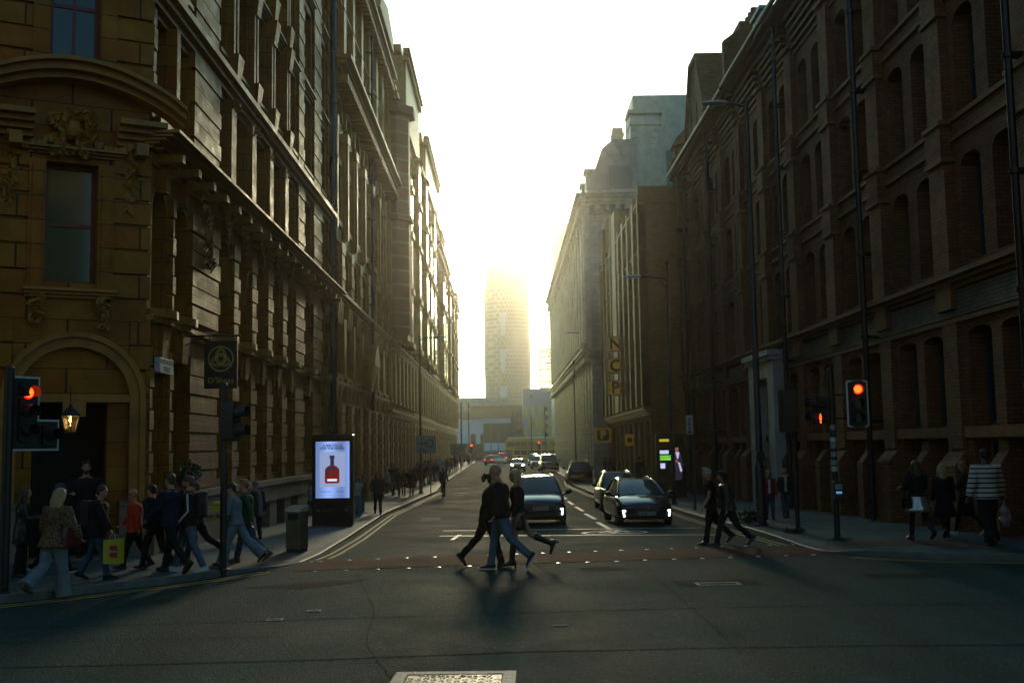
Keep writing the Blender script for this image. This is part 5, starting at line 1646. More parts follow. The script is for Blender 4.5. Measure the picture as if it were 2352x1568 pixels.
# car park letters
m_sy = mat('sign_yellow', (.75, .42, .01), .45, emit=(.75, .36, .01), es=.05)
m_sblue = mat('sign_rim', (.16, .17, .18), .5)
for ch, py in (('N', 790), ('C', 840), ('P', 891)):
    Y = 71.0; c = at(1413, py, Y)
    t = thing('parking_letter_sign', f'square yellow projecting sign with a dark letter {ch}', 'sign', (c.x, Y, c.z))
    mb = MB(); mb.prism(rrect(1.08, 1.02, .08), -.1, .1); mb.build('rim', m_sblue, t)
    mb = MB(); mb.prism(rrect(.92, .86, .03), -.115, -.1); mb.build('face', m_sy, t)
    text(ch, 1.05, m_sign, t, (0, -.12, -.02), depth=.004, bold=.03)
    mb = MB(); mb.box(.54, XN - c.x, -.04, .04, -.3, -.24); mb.box(.54, XN - c.x, -.04, .04, .24, .3); mb.build('arm', m_black, t)
Y = 82.0; c = at(1385, 999, Y)
t = thing('parking_sign', 'yellow projecting sign with a rounded black panel and a yellow letter P', 'sign', (c.x, Y, c.z))
mb = MB(); mb.box(-.58, .58, -.08, .08, -.55, .55); mb.build('face', m_sy, t)
mb = MB(); mb.prism(rrect(.9, .84, .12), -.09, -.081); mb.build('panel', m_sign, t); text('P', .85, m_sy, t, (0, -.096, 0), depth=.004, bold=.03)
mb = MB(); mb.box(.58, XN - c.x + .1, -.04, .04, -.2, .2); mb.build('arm', m_black, t)
Y = 66.0; c = at(1446, 1010, Y)
t = thing('information_sign', 'small yellow sign with a dark pictogram, fixed to the car park wall', 'sign', (c.x, Y, c.z))
mb = MB(); mb.box(-.25, .25, -.05, .05, -.34, .34); mb.build('face', m_sy, t); mb = MB(); mb.prism(rrect(.26, .26, .03), -.06, -.051); mb.build('panel', m_sign, t); text('i', .25, m_sy, t, (0, -.064, 0), depth=.002)
mb = MB(); mb.box(.25, XN - c.x, -.03, .03, -.04, .04); mb.build('arm', m_black, t)

# digital kiosk on the right pavement
b = pav(1543, 1143)
k_ = b.y / F
t = thing('digital_kiosk', 'black upright kiosk with small lit panels and a portrait on its screen', 'kiosk', b, R(-6))
W = 66 * k_; H = 146 * k_
mb = MB(); mb.prism([(x, z + H / 2) for x, z in rrect(W, H, .06)], -.25, .25); mb.build('case', m_case, t)
def panel(name, u0, v0, u1, v1, m, y=-.256):
    mb = MB(); mb.box(-W / 2 + u0 * W, -W / 2 + u1 * W, y, -.2505, H * (1 - v1), H * (1 - v0)); return mb.build(name, m, t)
panel('yellow_panel', .12, .085, .45, .125, emat('panel_yellow', (.6, .5, .02), .7)); panel('white_panel', .13, .26, .43, .315, emat('panel_white', (.55, .65, .95), .9)); panel('green_panel', .13, .335, .52, .415, emat('panel_green', (.16, .62, .03), .8)); panel('lower_panel', .14, .46, .30, .54, emat('panel_white', (.55, .65, .95), .9))
text('Whittle', .09, emat('panel_white', (1, 1, 1), .9), t, (-W / 2 + .42 * W, -.258, H * .605), depth=.001)
# portrait: a man in a suit, shown on the screen
m_sk = emat('screen_skin', (.35, .14, .08), .7); m_su = emat('screen_suit', (.03, .02, .04), .6); m_sh = emat('screen_shirt', (.6, .55, .9), .8)
mb = MB(); mb.prism([(W * x - W / 2, H * z) for x, z in ((.56, .28), (.86, .28), (.90, .56), (.84, .68), (.78, .71), (.66, .71), (.60, .66))], -.254, -.2505); mb.build('portrait_suit', m_su, t)
mb = MB(); mb.prism([(W * x - W / 2, H * z) for x, z in ((.66, .71), (.80, .71), (.76, .62), (.72, .60))], -.257, -.2545); mb.prism([(W * x - W / 2, H * z) for x, z in ((.74, .55), (.80, .55), (.88, .42), (.82, .40))], -.257, -.2545); mb.build('portrait_shirt', m_sh, t)
mb = MB(); mb.prism([(W * (.71 + .06 * math.cos(a)) - W / 2, H * (.755 + .045 * math.sin(a))) for a in [2 * math.pi * i / 14 for i in range(14)]], -.258, -.2505); mb.prism([(W * x - W / 2, H * z) for x, z in ((.66, .56), (.74, .54), (.74, .58), (.66, .59))], -.259, -.2545); mb.build('portrait_face', m_sk, t)
mb = MB(); mb.prism([(W * x - W / 2, H * z) for x, z in ((.56, .56), (.61, .56), (.61, .68), (.57, .66))], -.257, -.2545); mb.build('portrait_edge', emat('panel_green', (.16, .62, .03), .8), t)
mb = MB(); mb.prism([(W * x - W / 2, H * z) for x, z in ((.65, .78), (.77, .78), (.76, .815), (.68, .82))], -.2585, -.2545); mb.build('portrait_hair', m_sign, t)

# direction signs
m_teal = mat('grey_green_sign', (.055, .085, .075), .5)
b = pav(1486, 1110); Y = b.y
t = thing('direction_sign', 'grey green direction sign with an arrow shaped plate, above the right pavement', 'direction sign', b)
k_ = Y / F
def sp_(px, py): q = at(px, py, Y); return (q.x - b.x, q.z - b.z)
mb = MB(); mb.tube([(0, 0, 0), (0, 0, sp_(1484, 962)[1])], .06, 8); x2 = sp_(1531, 980)[0]; mb.tube([(x2, .05, sp_(1531, 1010)[1]), (x2, .05, sp_(1531, 962)[1])], .04, 8); mb.build('post', m_teal, t, True)
mb = MB(); mb.prism([sp_(1477, 989), sp_(1527, 988), sp_(1527, 963), sp_(1477, 964)], -.12, -.07); mb.prism([sp_(1477, 1024), sp_(1508, 1023), sp_(1508, 993), sp_(1477, 994)], -.12, -.07); mb.build('panel', m_teal, t)
mb = MB(); mb.prism([sp_(1527, 990), sp_(1572, 988), sp_(1578, 980), sp_(1572, 972), sp_(1527, 974)], -.14, -.09); mb.build('arrow_plate', m_teal, t)
mb = MB(); mb.prism([sp_(1558, 983), sp_(1569, 983), sp_(1569, 978), sp_(1558, 978)], -.145, -.141); mb.build('yellow_patch', mat('sign_gold', (.3, .25, .03), .5), t)
b = pav(1597, 1171); Y = b.y
t = thing('post_sign', 'narrow pale upright sign on a thin grey post on the right pavement', 'sign', b)
def sp_(px, py): q = at(px, py, Y); return (q.x - b.x, q.z - b.z)
mb = MB(); mb.tube([(0, 0, 0), (0, 0, sp_(1590, 948)[1])], .045, 10); mb.build('post', mat('grey_post', (.06, .08, .08), .5), t, True)
mb = MB(); x0, z0 = sp_(1576, 997); x1, z1 = sp_(1590, 953); mb.box(x0, x1, -.07, -.05, z0, z1); mb.build('plate', mat('plate_white', (.5, .55, .6), .4), t)
mb = MB()
for i in range(7):
    zz = z1 - .1 - i * (z1 - z0) * .105; mb.box((x0 + x1) / 2 - .03, (x0 + x1) / 2 + .03, -.074, -.0705, zz - .045, zz); 
mb.box(x0 + .04, x1 - .04, -.074, -.0705, z0 + .04, z0 + .09); mb.build('lettering', m_sign, t)
m_map = mat('pale_sign', (.30, .34, .33), .5, var=.1)
for px0, px1, py0, py1, Y, lab in ((955, 1001, 1000, 1041, 62, 'pale road direction sign on two posts beyond the advertising screen'), (1034, 1068, 1018, 1045, 120, 'second pale road sign, further along the left pavement')):
    a, c = at(px0, py1, Y), at(px1, py0, Y)
    t = thing('road_sign', lab, 'road sign', ((a.x + c.x) / 2, Y, zr(Y) + .1)); w = (c.x - a.x) / 2
    mb = MB(); mb.box(-w, w, -.03, .03, a.z - t.location.z, c.z - t.location.z); mb.build('panel', m_map, t)
    mb = MB(); mb.box(-w * .5, -w * .4, .03, .12, 0, c.z - t.location.z); mb.box(w * .4, w * .5, .03, .12, 0, c.z - t.location.z); mb.build('post', m_pole, t)
    zc = (a.z + c.z) / 2 - t.location.z; mb = MB(); n = 18
    ringp(w * .38, zc + .05, .17, .22, -.036, -.031); mb.box(-w * .75, w * .15, -.037, -.031, zc + .03, zc + .09); mb.box(-w * .45, -w * .40, -.037, -.031, zc - .4, zc + .4)
    for k in range(3): mb.box(-w * .7, -w * .1 + k * .1, -.037, -.031, zc - .25 - k * .1, zc - .21 - k * .1)
    mb.build('markings', mat('sign_ink', (.07, .09, .1), .5), t)

# weeds and the planter
def leaves(name, label, cat, c, n, rx, rz_, ls, m, seed, up=False):
    rnd = random.Random(seed); mb = MB(); t = thing(name, label, cat, c)
    for k in range(n):
        a = rnd.uniform(0, 2 * math.pi); r = rx * math.sqrt(rnd.random()); z = rz_ * rnd.random() * (1 - .4 * r / rx)
        d = Vector((rnd.uniform(-1, 1), rnd.uniform(-1, 1), rnd.uniform(.1, 1.2) if up else rnd.uniform(-.6, .8))).normalized() * ls * rnd.uniform(.6, 1.3)
        s_ = d.cross(Vector((rnd.uniform(-1, 1), rnd.uniform(-1, 1), .3))).normalized() * ls * .28
        p = Vector((r * math.cos(a), r * math.sin(a), z))
        mb.add([p, p + d * .5 + s_, p + d, p + d * .5 - s_], [(0, 1, 2, 3)])
    mb.build('foliage', m, t)
    mb = MB()
    for k in range(8):
        a = rnd.uniform(0, 6.28); mb.tube([(0, 0, -.02), (rx * .4 * math.cos(a), rx * .4 * math.sin(a), rz_ * .5), (rx * .7 * math.cos(a), rx * .7 * math.sin(a), rz_ * .85)], .006, 5)
    mb.build('stem', m, t)
    return t
m_leaf = mat('weed_leaf', (.035, .075, .02), .6, var=.5, vs=9)
b = pav(1722, 1204); leaves('weed_clump', 'leafy green weed growing at the foot of the tall right lamp post', 'weed', b, 240, .26, .42, .11, m_leaf, 4, True)
b = pav(1826, 1223); leaves('weed_clump', 'low tuft of weeds around the foot of the plain black right post', 'weed', b, 130, .24, .10, .07, m_leaf, 6, True)
b = pav(1930, 1241); leaves('weed_clump', 'thin tuft of weeds around the foot of the sticker post', 'weed', b, 80, .22, .05, .06, m_leaf, 8, True)
c = at(408, 1074, 23.0)
t = leaves('window_plant', 'bushy green plant in a window box on the terracotta building', 'plant', (XL + .3, 23.0, c.z - .2), 240, .26, .36, .09, m_leaf, 9)
mb = MB(); mb.box(-.14, .14, -.34, .34, -.16, .04); mb.build('window_box', m_black, t)
# ------------------------------------------------------------------ vehicles
m_tyre = mat('tyre_rubber', (.014, .014, .014), .75)
m_rim = mat('alloy_rim', (.28, .29, .30), .3, metal=.8)
m_cglass = mat('car_glass', (.065, .095, .108), .05, spec=.8)  # grey-blue of the reflected sky is put into the base colour
m_chrome = mat('chrome_trim', (.6, .62, .63), .15, metal=1.0)
m_trim = mat('black_trim', (.010, .010, .011), .42)
m_lamp = mat('headlamp_glass', (.05, .06, .065), .08, spec=.8)
m_drl = emat('daytime_light', (.75, 1.0, 1.0), 5.5)
m_headon = emat('headlight_on', (1.0, .97, .88), 16.0)
m_tail = emat('tail_light_on', (1.0, .03, .02), 3.5)
m_taildark = mat('tail_light_off', (.12, .008, .006), .2)
m_platew = mat('plate_white_reflective', (.42, .43, .42), .5)
m_platey = mat('plate_yellow_reflective', (.42, .30, .05), .5)
def paint(n, c): return mat(n, c, .22, metal=.5, coat=1.0, var=.05, vs=2)

def ev(o, name):
    dg = bpy.context.evaluated_depsgraph_get()
    me = bpy.data.meshes.new_from_object(o.evaluated_get(dg)); me.name = name
    return me

def wheel(t, x, y, r, w=.2):
    s = 1 if y > 0 else -1
    mb = MB(); n = 26
    prof = [(r * .64, -w / 2), (r * .92, -w / 2), (r, -w * .36), (r, w * .36), (r * .92, w / 2), (r * .64, w / 2)]
    rs = [[(x + q * math.cos(2 * math.pi * j / n), y + u, r + q * math.sin(2 * math.pi * j / n)) for j in range(n)] for q, u in prof]
    mb.rings(rs + [rs[0]], cap=False)
    o = mb.build('wheel', m_tyre, t, True)
    mb = MB(); yo = y + s * w * .38
    for k in range(5):
        a = 2 * math.pi * k / 5
        p = [(q * math.cos(a + d), q * math.sin(a + d)) for q, d in ((.05, -.5), (r * .62, -.14), (r * .62, .14), (.05, .5))]
        mb.add([(x + u, yo, r + v) for u, v in p] + [(x + u, yo - s * .03, r + v) for u, v in p], [(0, 1, 2, 3), (0, 4, 5, 1), (2, 6, 7, 3), (1, 5, 6, 2)])
    rs = [[(x + q * math.cos(2 * math.pi * j / n), yo + u, r + q * math.sin(2 * math.pi * j / n)) for j in range(n)] for q, u in ((r * .66, 0), (r * .6, 0), (r * .6, -s * .1))]
    mb.rings(rs, cap=False)
    rs = [[(x + q * math.cos(2 * math.pi * j / 12), yo + u, r + q * math.sin(2 * math.pi * j / 12)) for j in range(12)] for q, u in ((.06, 0), (.05, s * .01))]
    mb.rings(rs)
    mb.build('rim', m_rim, o, True)

def car(name, label, loc, rz, col_, p, cat='car', group=None):
    t = thing(name, label, cat, loc, rz, group)
    L, W, H = p.get('L', 4.3), p.get('W', 1.78), p.get('H', 1.6)
    belt, hood_z, nose = p.get('belt', 1.0), p.get('hood', 1.0), p.get('nose', .84)
    wr = p.get('wr', .33); zb = p.get('zb', .22); hw = W / 2; xf, xb = L / 2, -L / 2
    cowl = p.get('cowl', xf - 1.15)
    if not p.get('far'):
        wr_ = wr
    st = [(xb, hw * .80, belt - .10, zb + .16), (xb + .06, hw * .90, belt - .03, zb + .08), (xb + .35, hw * .985, belt + .01, zb), (-1.0, hw, belt + .01, zb - .03), (0, hw, belt, zb - .03), (cowl, hw * .995, hood_z, zb - .03),
          (xf - .7, hw * .985, hood_z * .55 + nose * .45 + .02, zb), (xf - .32, hw * .95, nose + .045, zb), (xf - .1, hw * .88, nose - .03, zb + .02), (xf, hw * .74, nose - .16, zb + .08)]
    mb = MB(); rs = []
    for x, w, zt, z0 in st:
        h = zt - z0
        half = [(0, z0), (.7 * w, z0), (.94 * w, z0 + .05), (.99 * w, z0 + .22 * h), (w, z0 + .52 * h), (.985 * w, z0 + .78 * h), (.93 * w, zt - .04), (.80 * w, zt - .005), (.4 * w, zt + .022), (0, zt + .03)]
        ring = [(x - .10 * (yy / hw) ** 2 * (1 if x > xf - .8 else 0) + .08 * (yy / hw) ** 2 * (1 if x < xb + .3 else 0), yy, z) for yy, z in half] + [(x - .10 * (yy / hw) ** 2 * (1 if x > xf - .8 else 0) + .08 * (yy / hw) ** 2 * (1 if x < xb + .3 else 0), -yy, z) for yy, z in half[-2:0:-1]]
        rs.append(ring)
    mb.rings(rs)
    o = mb.build('body', col_, t, 'all')
    md = o.modifiers.new('s', 'SUBSURF'); md.levels = 2; md.render_levels = 2
    ax, rx_ = xf - p.get('fo', .82), xb + p.get('ro', .82)
    if not p.get('far'):
        mbc = MB()
        for xx in (ax, rx_):
            n = 24
            mbc.rings([[(xx + (wr + .06) * math.cos(2 * math.pi * j / n), yy, wr + (wr + .06) * math.sin(2 * math.pi * j / n)) for j in range(n)] for yy in (-hw - .2, -hw + .26)])
            mbc.rings([[(xx + (wr + .06) * math.cos(2 * math.pi * j / n), yy, wr + (wr + .06) * math.sin(2 * math.pi * j / n)) for j in range(n)] for yy in (hw - .26, hw + .2)])
        cut = mbc.build('cutter', m_trim)
        bo = o.modifiers.new('b', 'BOOLEAN'); bo.operation = 'DIFFERENCE'; bo.object = cut; bo.solver = 'EXACT'
    me = ev(o, 'body'); o.modifiers.clear(); old = o.data; o.data = me
    if not p.get('far'): bpy.data.objects.remove(cut)
    me.polygons.foreach_set('use_smooth', [True] * len(me.polygons)); me.set_sharp_from_angle(angle=R(35))
    bv = BVHTree.FromPolygons([v.co.copy() for v in me.vertices], [tuple(q.vertices) for q in me.polygons])
    def px_(y, z, front=True):
        h = bv.ray_cast(Vector((5 if front else -5, y, z)), Vector((-1 if front else 1, 0, 0)))
        if h[0] is None: return (xf - .3) if front else (xb + .3)
        return h[0].x
    def patch(nm, c4_, m, off=.012, front=True, nx=8, ny=3, parent=None, skirt=.05):
        """a panel laid on the nose or tail: four corners (y, z)"""
        a, b, c, d = [Vector(q) for q in c4_]; mb = MB(); vs = []; s = 1 if front else -1
        for j in range(ny + 1):
            for i in range(nx + 1):
                u, v = i / nx, j / ny
                q = (a * (1 - u) + b * u) * (1 - v) + (d * (1 - u) + c * u) * v
                vs.append((px_(q.x, q.y, front) + s * off, q.x, q.y))
        n = nx + 1
        fs = [(j * n + i, j * n + i + 1, (j + 1) * n + i + 1, (j + 1) * n + i) for j in range(ny) for i in range(nx)]
        rim = list(range(n)) + [j * n + nx for j in range(1, ny + 1)] + [ny * n + i for i in range(nx - 1, -1, -1)] + [j * n for j in range(ny - 1, 0, -1)]
        k = len(vs); vs += [(vs[i][0] - s * skirt, vs[i][1], vs[i][2]) for i in rim]
        fs += [(rim[i], rim[(i + 1) % len(rim)], k + (i + 1) % len(rim), k + i) for i in range(len(rim))]
        mb.add(vs, fs)
        return mb.build(nm, m, parent or t, True)
    # cabin
    zr_ = H; wb, wt = hw * p.get('wbf', .86), hw * p.get('tum', .64)
    xw0, xw1 = cowl + .02, p.get('xw', cowl - .85); xr1, xr0 = p.get('xr', xb + .75), p.get('xrb', xb + .28)
    def curve(y, w): return .16 * (1 - (y / w) ** 2)
    N_ = 8
    def row(x, w, z, bulge, zb_):
        return [(x + bulge * (1 - (2 * i / N_ - 1) ** 2), w * (2 * i / N_ - 1), z + zb_ * (1 - (2 * i / N_ - 1) ** 2)) for i in range(N_ + 1)]
    def sheet(nm, rows, m, parent=None):
        mb = MB(); n = len(rows[0]); vs = [q for r in rows for q in r]
        mb.add(vs, [(j * n + i, j * n + i + 1, (j + 1) * n + i + 1, (j + 1) * n + i) for j in range(len(rows) - 1) for i in range(n - 1)])
        return mb.build(nm, m, parent or t, 'all')
    bw = row(xw0, wb * .96, hood_z - .02, .18, .0); tw = row(xw1, wt * .97, zr_ - .045, .12, .03)
    mid = [tuple((Vector(a) * .5 + Vector(b) * .5) + Vector((.03, 0, .03))) for a, b in zip(bw, tw)]
    sheet('windscreen', [bw, mid, tw], m_cglass)
    rt = row(xr1, wt * .94, zr_ - .06, -.06, .025); rb = row(xr0, wb * .94, belt - .02, -.10, 0)
    sheet('rear_window', [rt, [tuple((Vector(a) * .5 + Vector(b) * .5) + Vector((-.03, 0, .02))) for a, b in zip(rt, rb)], rb], m_cglass)
    rows = [tw]
    for k in range(1, 6):
        f = k / 6; x = xw1 + (xr1 - xw1) * f; up = .045 * math.sin(math.pi * f)
        rows.append(row(x, wt * .97 * (1 - f) + wt * .94 * f, zr_ - .045 + up - .01 * f, .12 * (1 - f) - .06 * f, .03))
    rows.append(rt)
    ro = sheet('roof', rows, p.get('roofm', col_))
    for s in (-1, 1):
        e = [Vector((r[0][0], s * abs(r[0][1]), r[0][2])) for r in rows]
        base = [Vector((xw0 + (xr0 - xw0) * k / 6, s * wb * (.97 if k in (0, 6) else 1.0), (hood_z - .02) * (1 - k / 6) + (belt - .02) * k / 6)) for k in range(7)]
        mb = MB(); vs = []
        for a, b in zip(base, e): vs += [a, (a + b) / 2 + Vector((0, s * .025, 0)), b]
        mb.add(vs, [(3 * k + j, 3 * k + j + 1, 3 * k + 4 + j, 3 * k + 3 + j) for k in range(6) for j in range(2)]); mb.build('side_window', m_cglass, t, 'all')
        mb = MB(); mb.tube([base[0], (base[0] + e[0]) / 2 + Vector((.03, s * .01, .02)), e[0], e[1], e[2], e[3], e[4], e[5], e[6], (base[6] + e[6]) / 2 + Vector((-.03, 0, .02)), base[6]], [.05, .042, .035, .032, .032, .032, .035, .04, .05, .07, .09], 8); mb.tube([base[3], e[3]], .032, 6); mb.build('pillar', col_, t, True)
        if p.get('rails'):
            mb = MB(); q = [e[k] + Vector((0, -s * .06, .05 if 0 < k < 6 else .0)) for k in range(0, 7)]; mb.tube(q, .022, 8); mb.build('roof_rail', m_chrome if p['rails'] == 'chrome' else m_trim, t, True)
        mb = MB(); y0 = s * (hw + .13); mx = xw0 - .25
        mb.rings([[(mx + dx + .0, y0 + ry_ * math.cos(a), belt + .09 + rz2 * math.sin(a)) for a in [2 * math.pi * j / 12 for j in range(12)]] for dx, ry_, rz2 in ((.09, .03, .03), (.06, .10, .065), (-.02, .125, .085), (-.05, .12, .08))]); mb.tube([(mx, y0, belt + .03), (mx + .02, s * hw * .90, belt - .01)], .03, 6); mb.build('mirror', col_ if p.get('mirc') else m_trim, t, True)
    for xx in (ax, rx_):
        for s in (-1, 1): wheel(t, xx, s * (hw - .13), wr)
    if p.get('front', True):
        gz0, gz1, gw0, gw1 = p.get('grille', (.52, .76, .50, .62))
        g = patch('grille', [(-gw0, gz0), (gw0, gz0), (gw1, gz1), (-gw1, gz1)], m_trim, .008, nx=10, ny=4)
        n = p.get('slats', 5)
        for k in range(n):
            z = gz0 + (gz1 - gz0) * (k + .5) / n; w = gw0 + (gw1 - gw0) * (k + .5) / n - .03
            patch('slat', [(-w, z - .009), (w, z - .009), (w, z + .009), (-w, z + .009)], m_grey if not p.get('chromeslat') else m_chrome, .018, nx=10, ny=1, parent=g, skirt=.01)
        patch('lower_intake', [(-.55, zb + .06), (.55, zb + .06), (.6, gz0 - .08), (-.6, gz0 - .08)], m_trim, .008, nx=10, ny=3)
        hz0, hz1 = p.get('hl', (.68, .80))
        for s in (-1, 1):
            lm = m_headon if p.get('head') else m_lamp
            q = [(s * .46, hz0), (s * hw * .84, hz0 + .05), (s * hw * .88, hz1 + .03), (s * .5, hz1 - .02)]
            h = patch('headlight', q, m_lamp if p.get('head') != 'full' else m_headon, .012, nx=5, ny=3)
            if p.get('head'):
                patch('beam', [(s * .56, hz0 + .035), (s * hw * .78, hz0 + .05), (s * hw * .78, hz1 - .015), (s * .58, hz1 - .03)], m_headon, .02, nx=4, ny=2, parent=h)
            if p.get('drl') and (p['drl'] == 'both' or s == p.get('drls', 1)):
                y = hw * .80; z = p.get('dz', .44)
                d = patch('running_light', [(s * (y - .035), z - .10), (s * (y + .01), z - .10), (s * (y + .035), z + .10), (s * (y - .01), z + .10)], m_drl, .03, nx=2, ny=4)
                patch('running_light_hook', [(s * (y - .07), z + .07), (s * (y + .03), z + .075), (s * (y + .03), z + .115), (s * (y - .05), z + .11)], m_drl, .031, nx=3, ny=1, parent=d)
            patch('bumper_corner', [(s * hw * .62, zb + .12), (s * hw * .9, zb + .14), (s * hw * .88, zb + .36), (s * hw * .72, zb + .34)], m_trim, .006, nx=3, ny=2)
        if p.get('plate'):
            z = p.get('pz', .50); x = px_(0, z) + .015
            mb = MB(); mb.box(x, x + .012, -.26, .26, z - .056, z + .056); pl = mb.build('number_plate', m_platew, t)
            text(p['plate'], .105, m_trim, pl, (x + .0125, 0, z), (R(90), 0, R(90)), depth=.001, bold=.0025)
        if p.get('badge') == 'diamonds':
            z = gz1 - .035; x = px_(0, z) + .03; mb = MB()
            for a in (90, 210, 330):
                cx_, cz_ = .036 * math.cos(R(a)), .036 * math.sin(R(a)); d = Vector((math.cos(R(a)), math.sin(R(a)))); nn = Vector((-d.y, d.x))
                q = [d * .0, d * .036 + nn * .021, d * .072, d * .036 - nn * .021]
                mb.add([(x, v.x, z + v.y) for v in q] + [(x - .01, v.x, z + v.y) for v in q], [(0, 1, 2, 3), (0, 4, 5, 1), (1, 5, 6, 2), (2, 6, 7, 3), (3, 7, 4, 0)])
            mb.build('badge', m_chrome, t)
        if p.get('badge') == 'slanted':
            z = gz1 - .05; x = px_(0, z) + .03; mb = MB()
            # a leaning letter of two strokes and a bar, seen from the front
            for q in ([(-.055, -.05), (-.03, -.05), (-.01, .05), (-.035, .05)], [(.02, -.05), (.045, -.05), (.065, .05), (.04, .05)], [(-.04, -.018), (.045, .002), (.05, .022), (-.035, .002)]):
                mb.add([(x, u * 1.2, z + v) for u, v in q] + [(x - .01, u * 1.2, z + v) for u, v in q], [(0, 1, 2, 3), (0, 4, 5, 1), (1, 5, 6, 2), (2, 6, 7, 3), (3, 7, 4, 0)])
            mb.build('badge', m_chrome, t)
        mb = MB()
        for y0 in (-.45, .15): mb.tube([(xw0 + .12, y0, hood_z + .02), (xw0 + .0, y0 + .5, hood_z + .03)], .009, 5)
        mb.build('wiper', m_trim, t)
    if p.get('rear'):
        tm = m_tail if p.get('tail') else m_taildark
        for s in (-1, 1): patch('tail_light', [(s * hw * .52, belt - .22), (s * hw * .86, belt - .20), (s * hw * .84, belt - .02), (s * hw * .55, belt - .06)], tm, .015, False, nx=4, ny=2)
        z = belt - .38; x = px_(0, z, False) - .015
        mb = MB(); mb.box(x - .012, x, -.26, .26, z - .056, z + .056); mb.build('number_plate', m_platey, t)
        patch('rear_bumper', [(-hw * .8, zb + .08), (hw * .8, zb + .08), (hw * .8, zb + .26), (-hw * .8, zb + .26)], m_trim, .02, False, nx=8, ny=2)
        if p.get('tail') == 'high': 
            mb = MB(); mb.box(xr1 - .12, xr1 - .06, -.25, .25, zr_ - .08, zr_ - .03); mb.build('brake_light', m_tail, t)
        mb = MB(); mb.box(xr1 - .2, xr1 + .05, -wt * .85, wt * .85, zr_ - .03, zr_ - .0); mb.build('spoiler', col_, t)
    return t

def place(px, py): return gnd(px, py)
def mid_ground(px0, px1, py): return gnd((px0 + px1) / 2, py)
pt_mits = paint('dark_blue_grey_paint', (.035, .045, .065)); pt_hyu = paint('black_paint', (.018, .023, .03)); pt_blk = paint('deep_grey_paint', (.016, .018, .020)); pt_sil = paint('silver_paint', (.25, .27, .28)); pt_wht = paint('white_paint', (.6, .62, .62)); pt_grn = paint('dark_teal_paint', (.012, .028, .030)); pt_blu = paint('pale_blue_paint', (.12, .16, .2))
def put_car(fn, pl, pr, pb, L, **kw):
    a = gnd((pl + pr) / 2, pb)
    return a
FR = R(-90)
# front bumper bottom seen at py; the middle of the car lies half a length behind it
g = gnd(1240, 1208)
t = car('parked_hatchback', 'dark blue grey crossover with chrome roof rails waiting behind the walking trio', (g.x, g.y + 1.9, zr(g.y + 2)), FR + R(1.0), pt_mits, dict(L=4.3, W=1.79, H=1.63, belt=1.02, hood=1.07, nose=.87, grille=(.50, .78, .40, .50), slats=3, hl=(.69, .82), drl='both', dz=.50, plate='SD16 DCB', pz=.62, badge='diamonds', rails='chrome', wr=.34))
t.scale = (.89,) * 3
g = gnd(1482, 1208)
t = car('parked_hatchback', 'glossy black low car with two bright hooked running lights at the stop line', (g.x, g.y + 2.0, zr(g.y + 2)), FR + R(2.0), pt_hyu, dict(L=4.5, W=1.83, H=1.47, belt=.94, hood=.99, nose=.77, grille=(.44, .70, .34, .52), slats=7, hl=(.64, .74), drl='both', dz=.44, plate='BL68 DYJ', pz=.44, badge='slanted', rails='black', wr=.33, xw=.0))
t.scale = (.89,) * 3
g = gnd(1438, 1176)
t = car('sport_utility_car', 'black sport utility car with roof rails, half hidden behind the low black car', (g.x - .02, g.y + 2.9, zr(g.y + 3)), FR, pt_blk, dict(L=4.4, W=1.82, H=1.64, belt=1.02, hood=1.04, nose=.92, hl=(.74, .86), rails='chrome', wr=.35))
t.scale = (.90,) * 3
g = gnd(1334, 1112)
car('parked_hatchback', 'dark hatchback seen from behind, parked at the right kerb', (g.x, g.y + 2.1, zr(g.y)), R(90), pt_grn, dict(L=4.2, W=1.85, H=1.62, belt=1.02, rear=True, front=False, wr=.34, roofm=pt_grn, rails='black'))
g = gnd(1189.5, 1083.5)
car('small_car', 'small dark car with a white roof and both headlights on, driving towards us', (g.x, g.y + 1.9, zr(g.y)), FR, pt_hyu, dict(L=3.8, W=1.72, H=1.42, belt=.93, hood=.97, nose=.84, hl=(.66, .84), head='full', roofm=pt_wht, wr=.31, far=True))
g = gnd(1262, 1083.5)
car('sport_utility_car', 'large black sport utility car parked nose towards us on the right', (g.x, g.y + 2.3, zr(g.y)), FR + R(3), pt_blk, dict(L=4.7, W=2.0, H=1.85, belt=1.15, hood=1.16, nose=1.0, hl=(.8, .94), wr=.38, far=True, tum=.78))
g = gnd(1239, 1076)
car('parked_hatchback', 'pale car parked behind the large black sport utility car', (g.x - .15, g.y + 2.4, zr(g.y)), FR, pt_blu, dict(L=4.2, W=1.76, H=1.58, hl=(.7, .82), far=True))
g = gnd(1230, 1070)
car('parked_hatchback', 'last car of the parked row on the right, with a bright roof', (g.x - .1, g.y + 3.4, zr(g.y)), FR, pt_sil, dict(L=4.2, W=1.78, H=1.66, hl=(.7, .82), far=True))
g = gnd(1128, 1068)
car('estate_car', 'silver estate car turning away with red tail lights on', (g.x + .6, g.y + 1.8, zr(g.y)), R(62), pt_sil, dict(L=4.5, W=1.80, H=1.48, belt=.98, rear=True, front=False, tail=True, far=True, rails='black'))
g = gnd(1157, 1063)
car('estate_car', 'distant silver car braking beside the yellow bus', (g.x, g.y + 2.2, zr(g.y)), R(84), pt_sil, dict(L=4.4, W=1.78, H=1.7, belt=1.05, rear=True, front=False, tail='high', far=True))

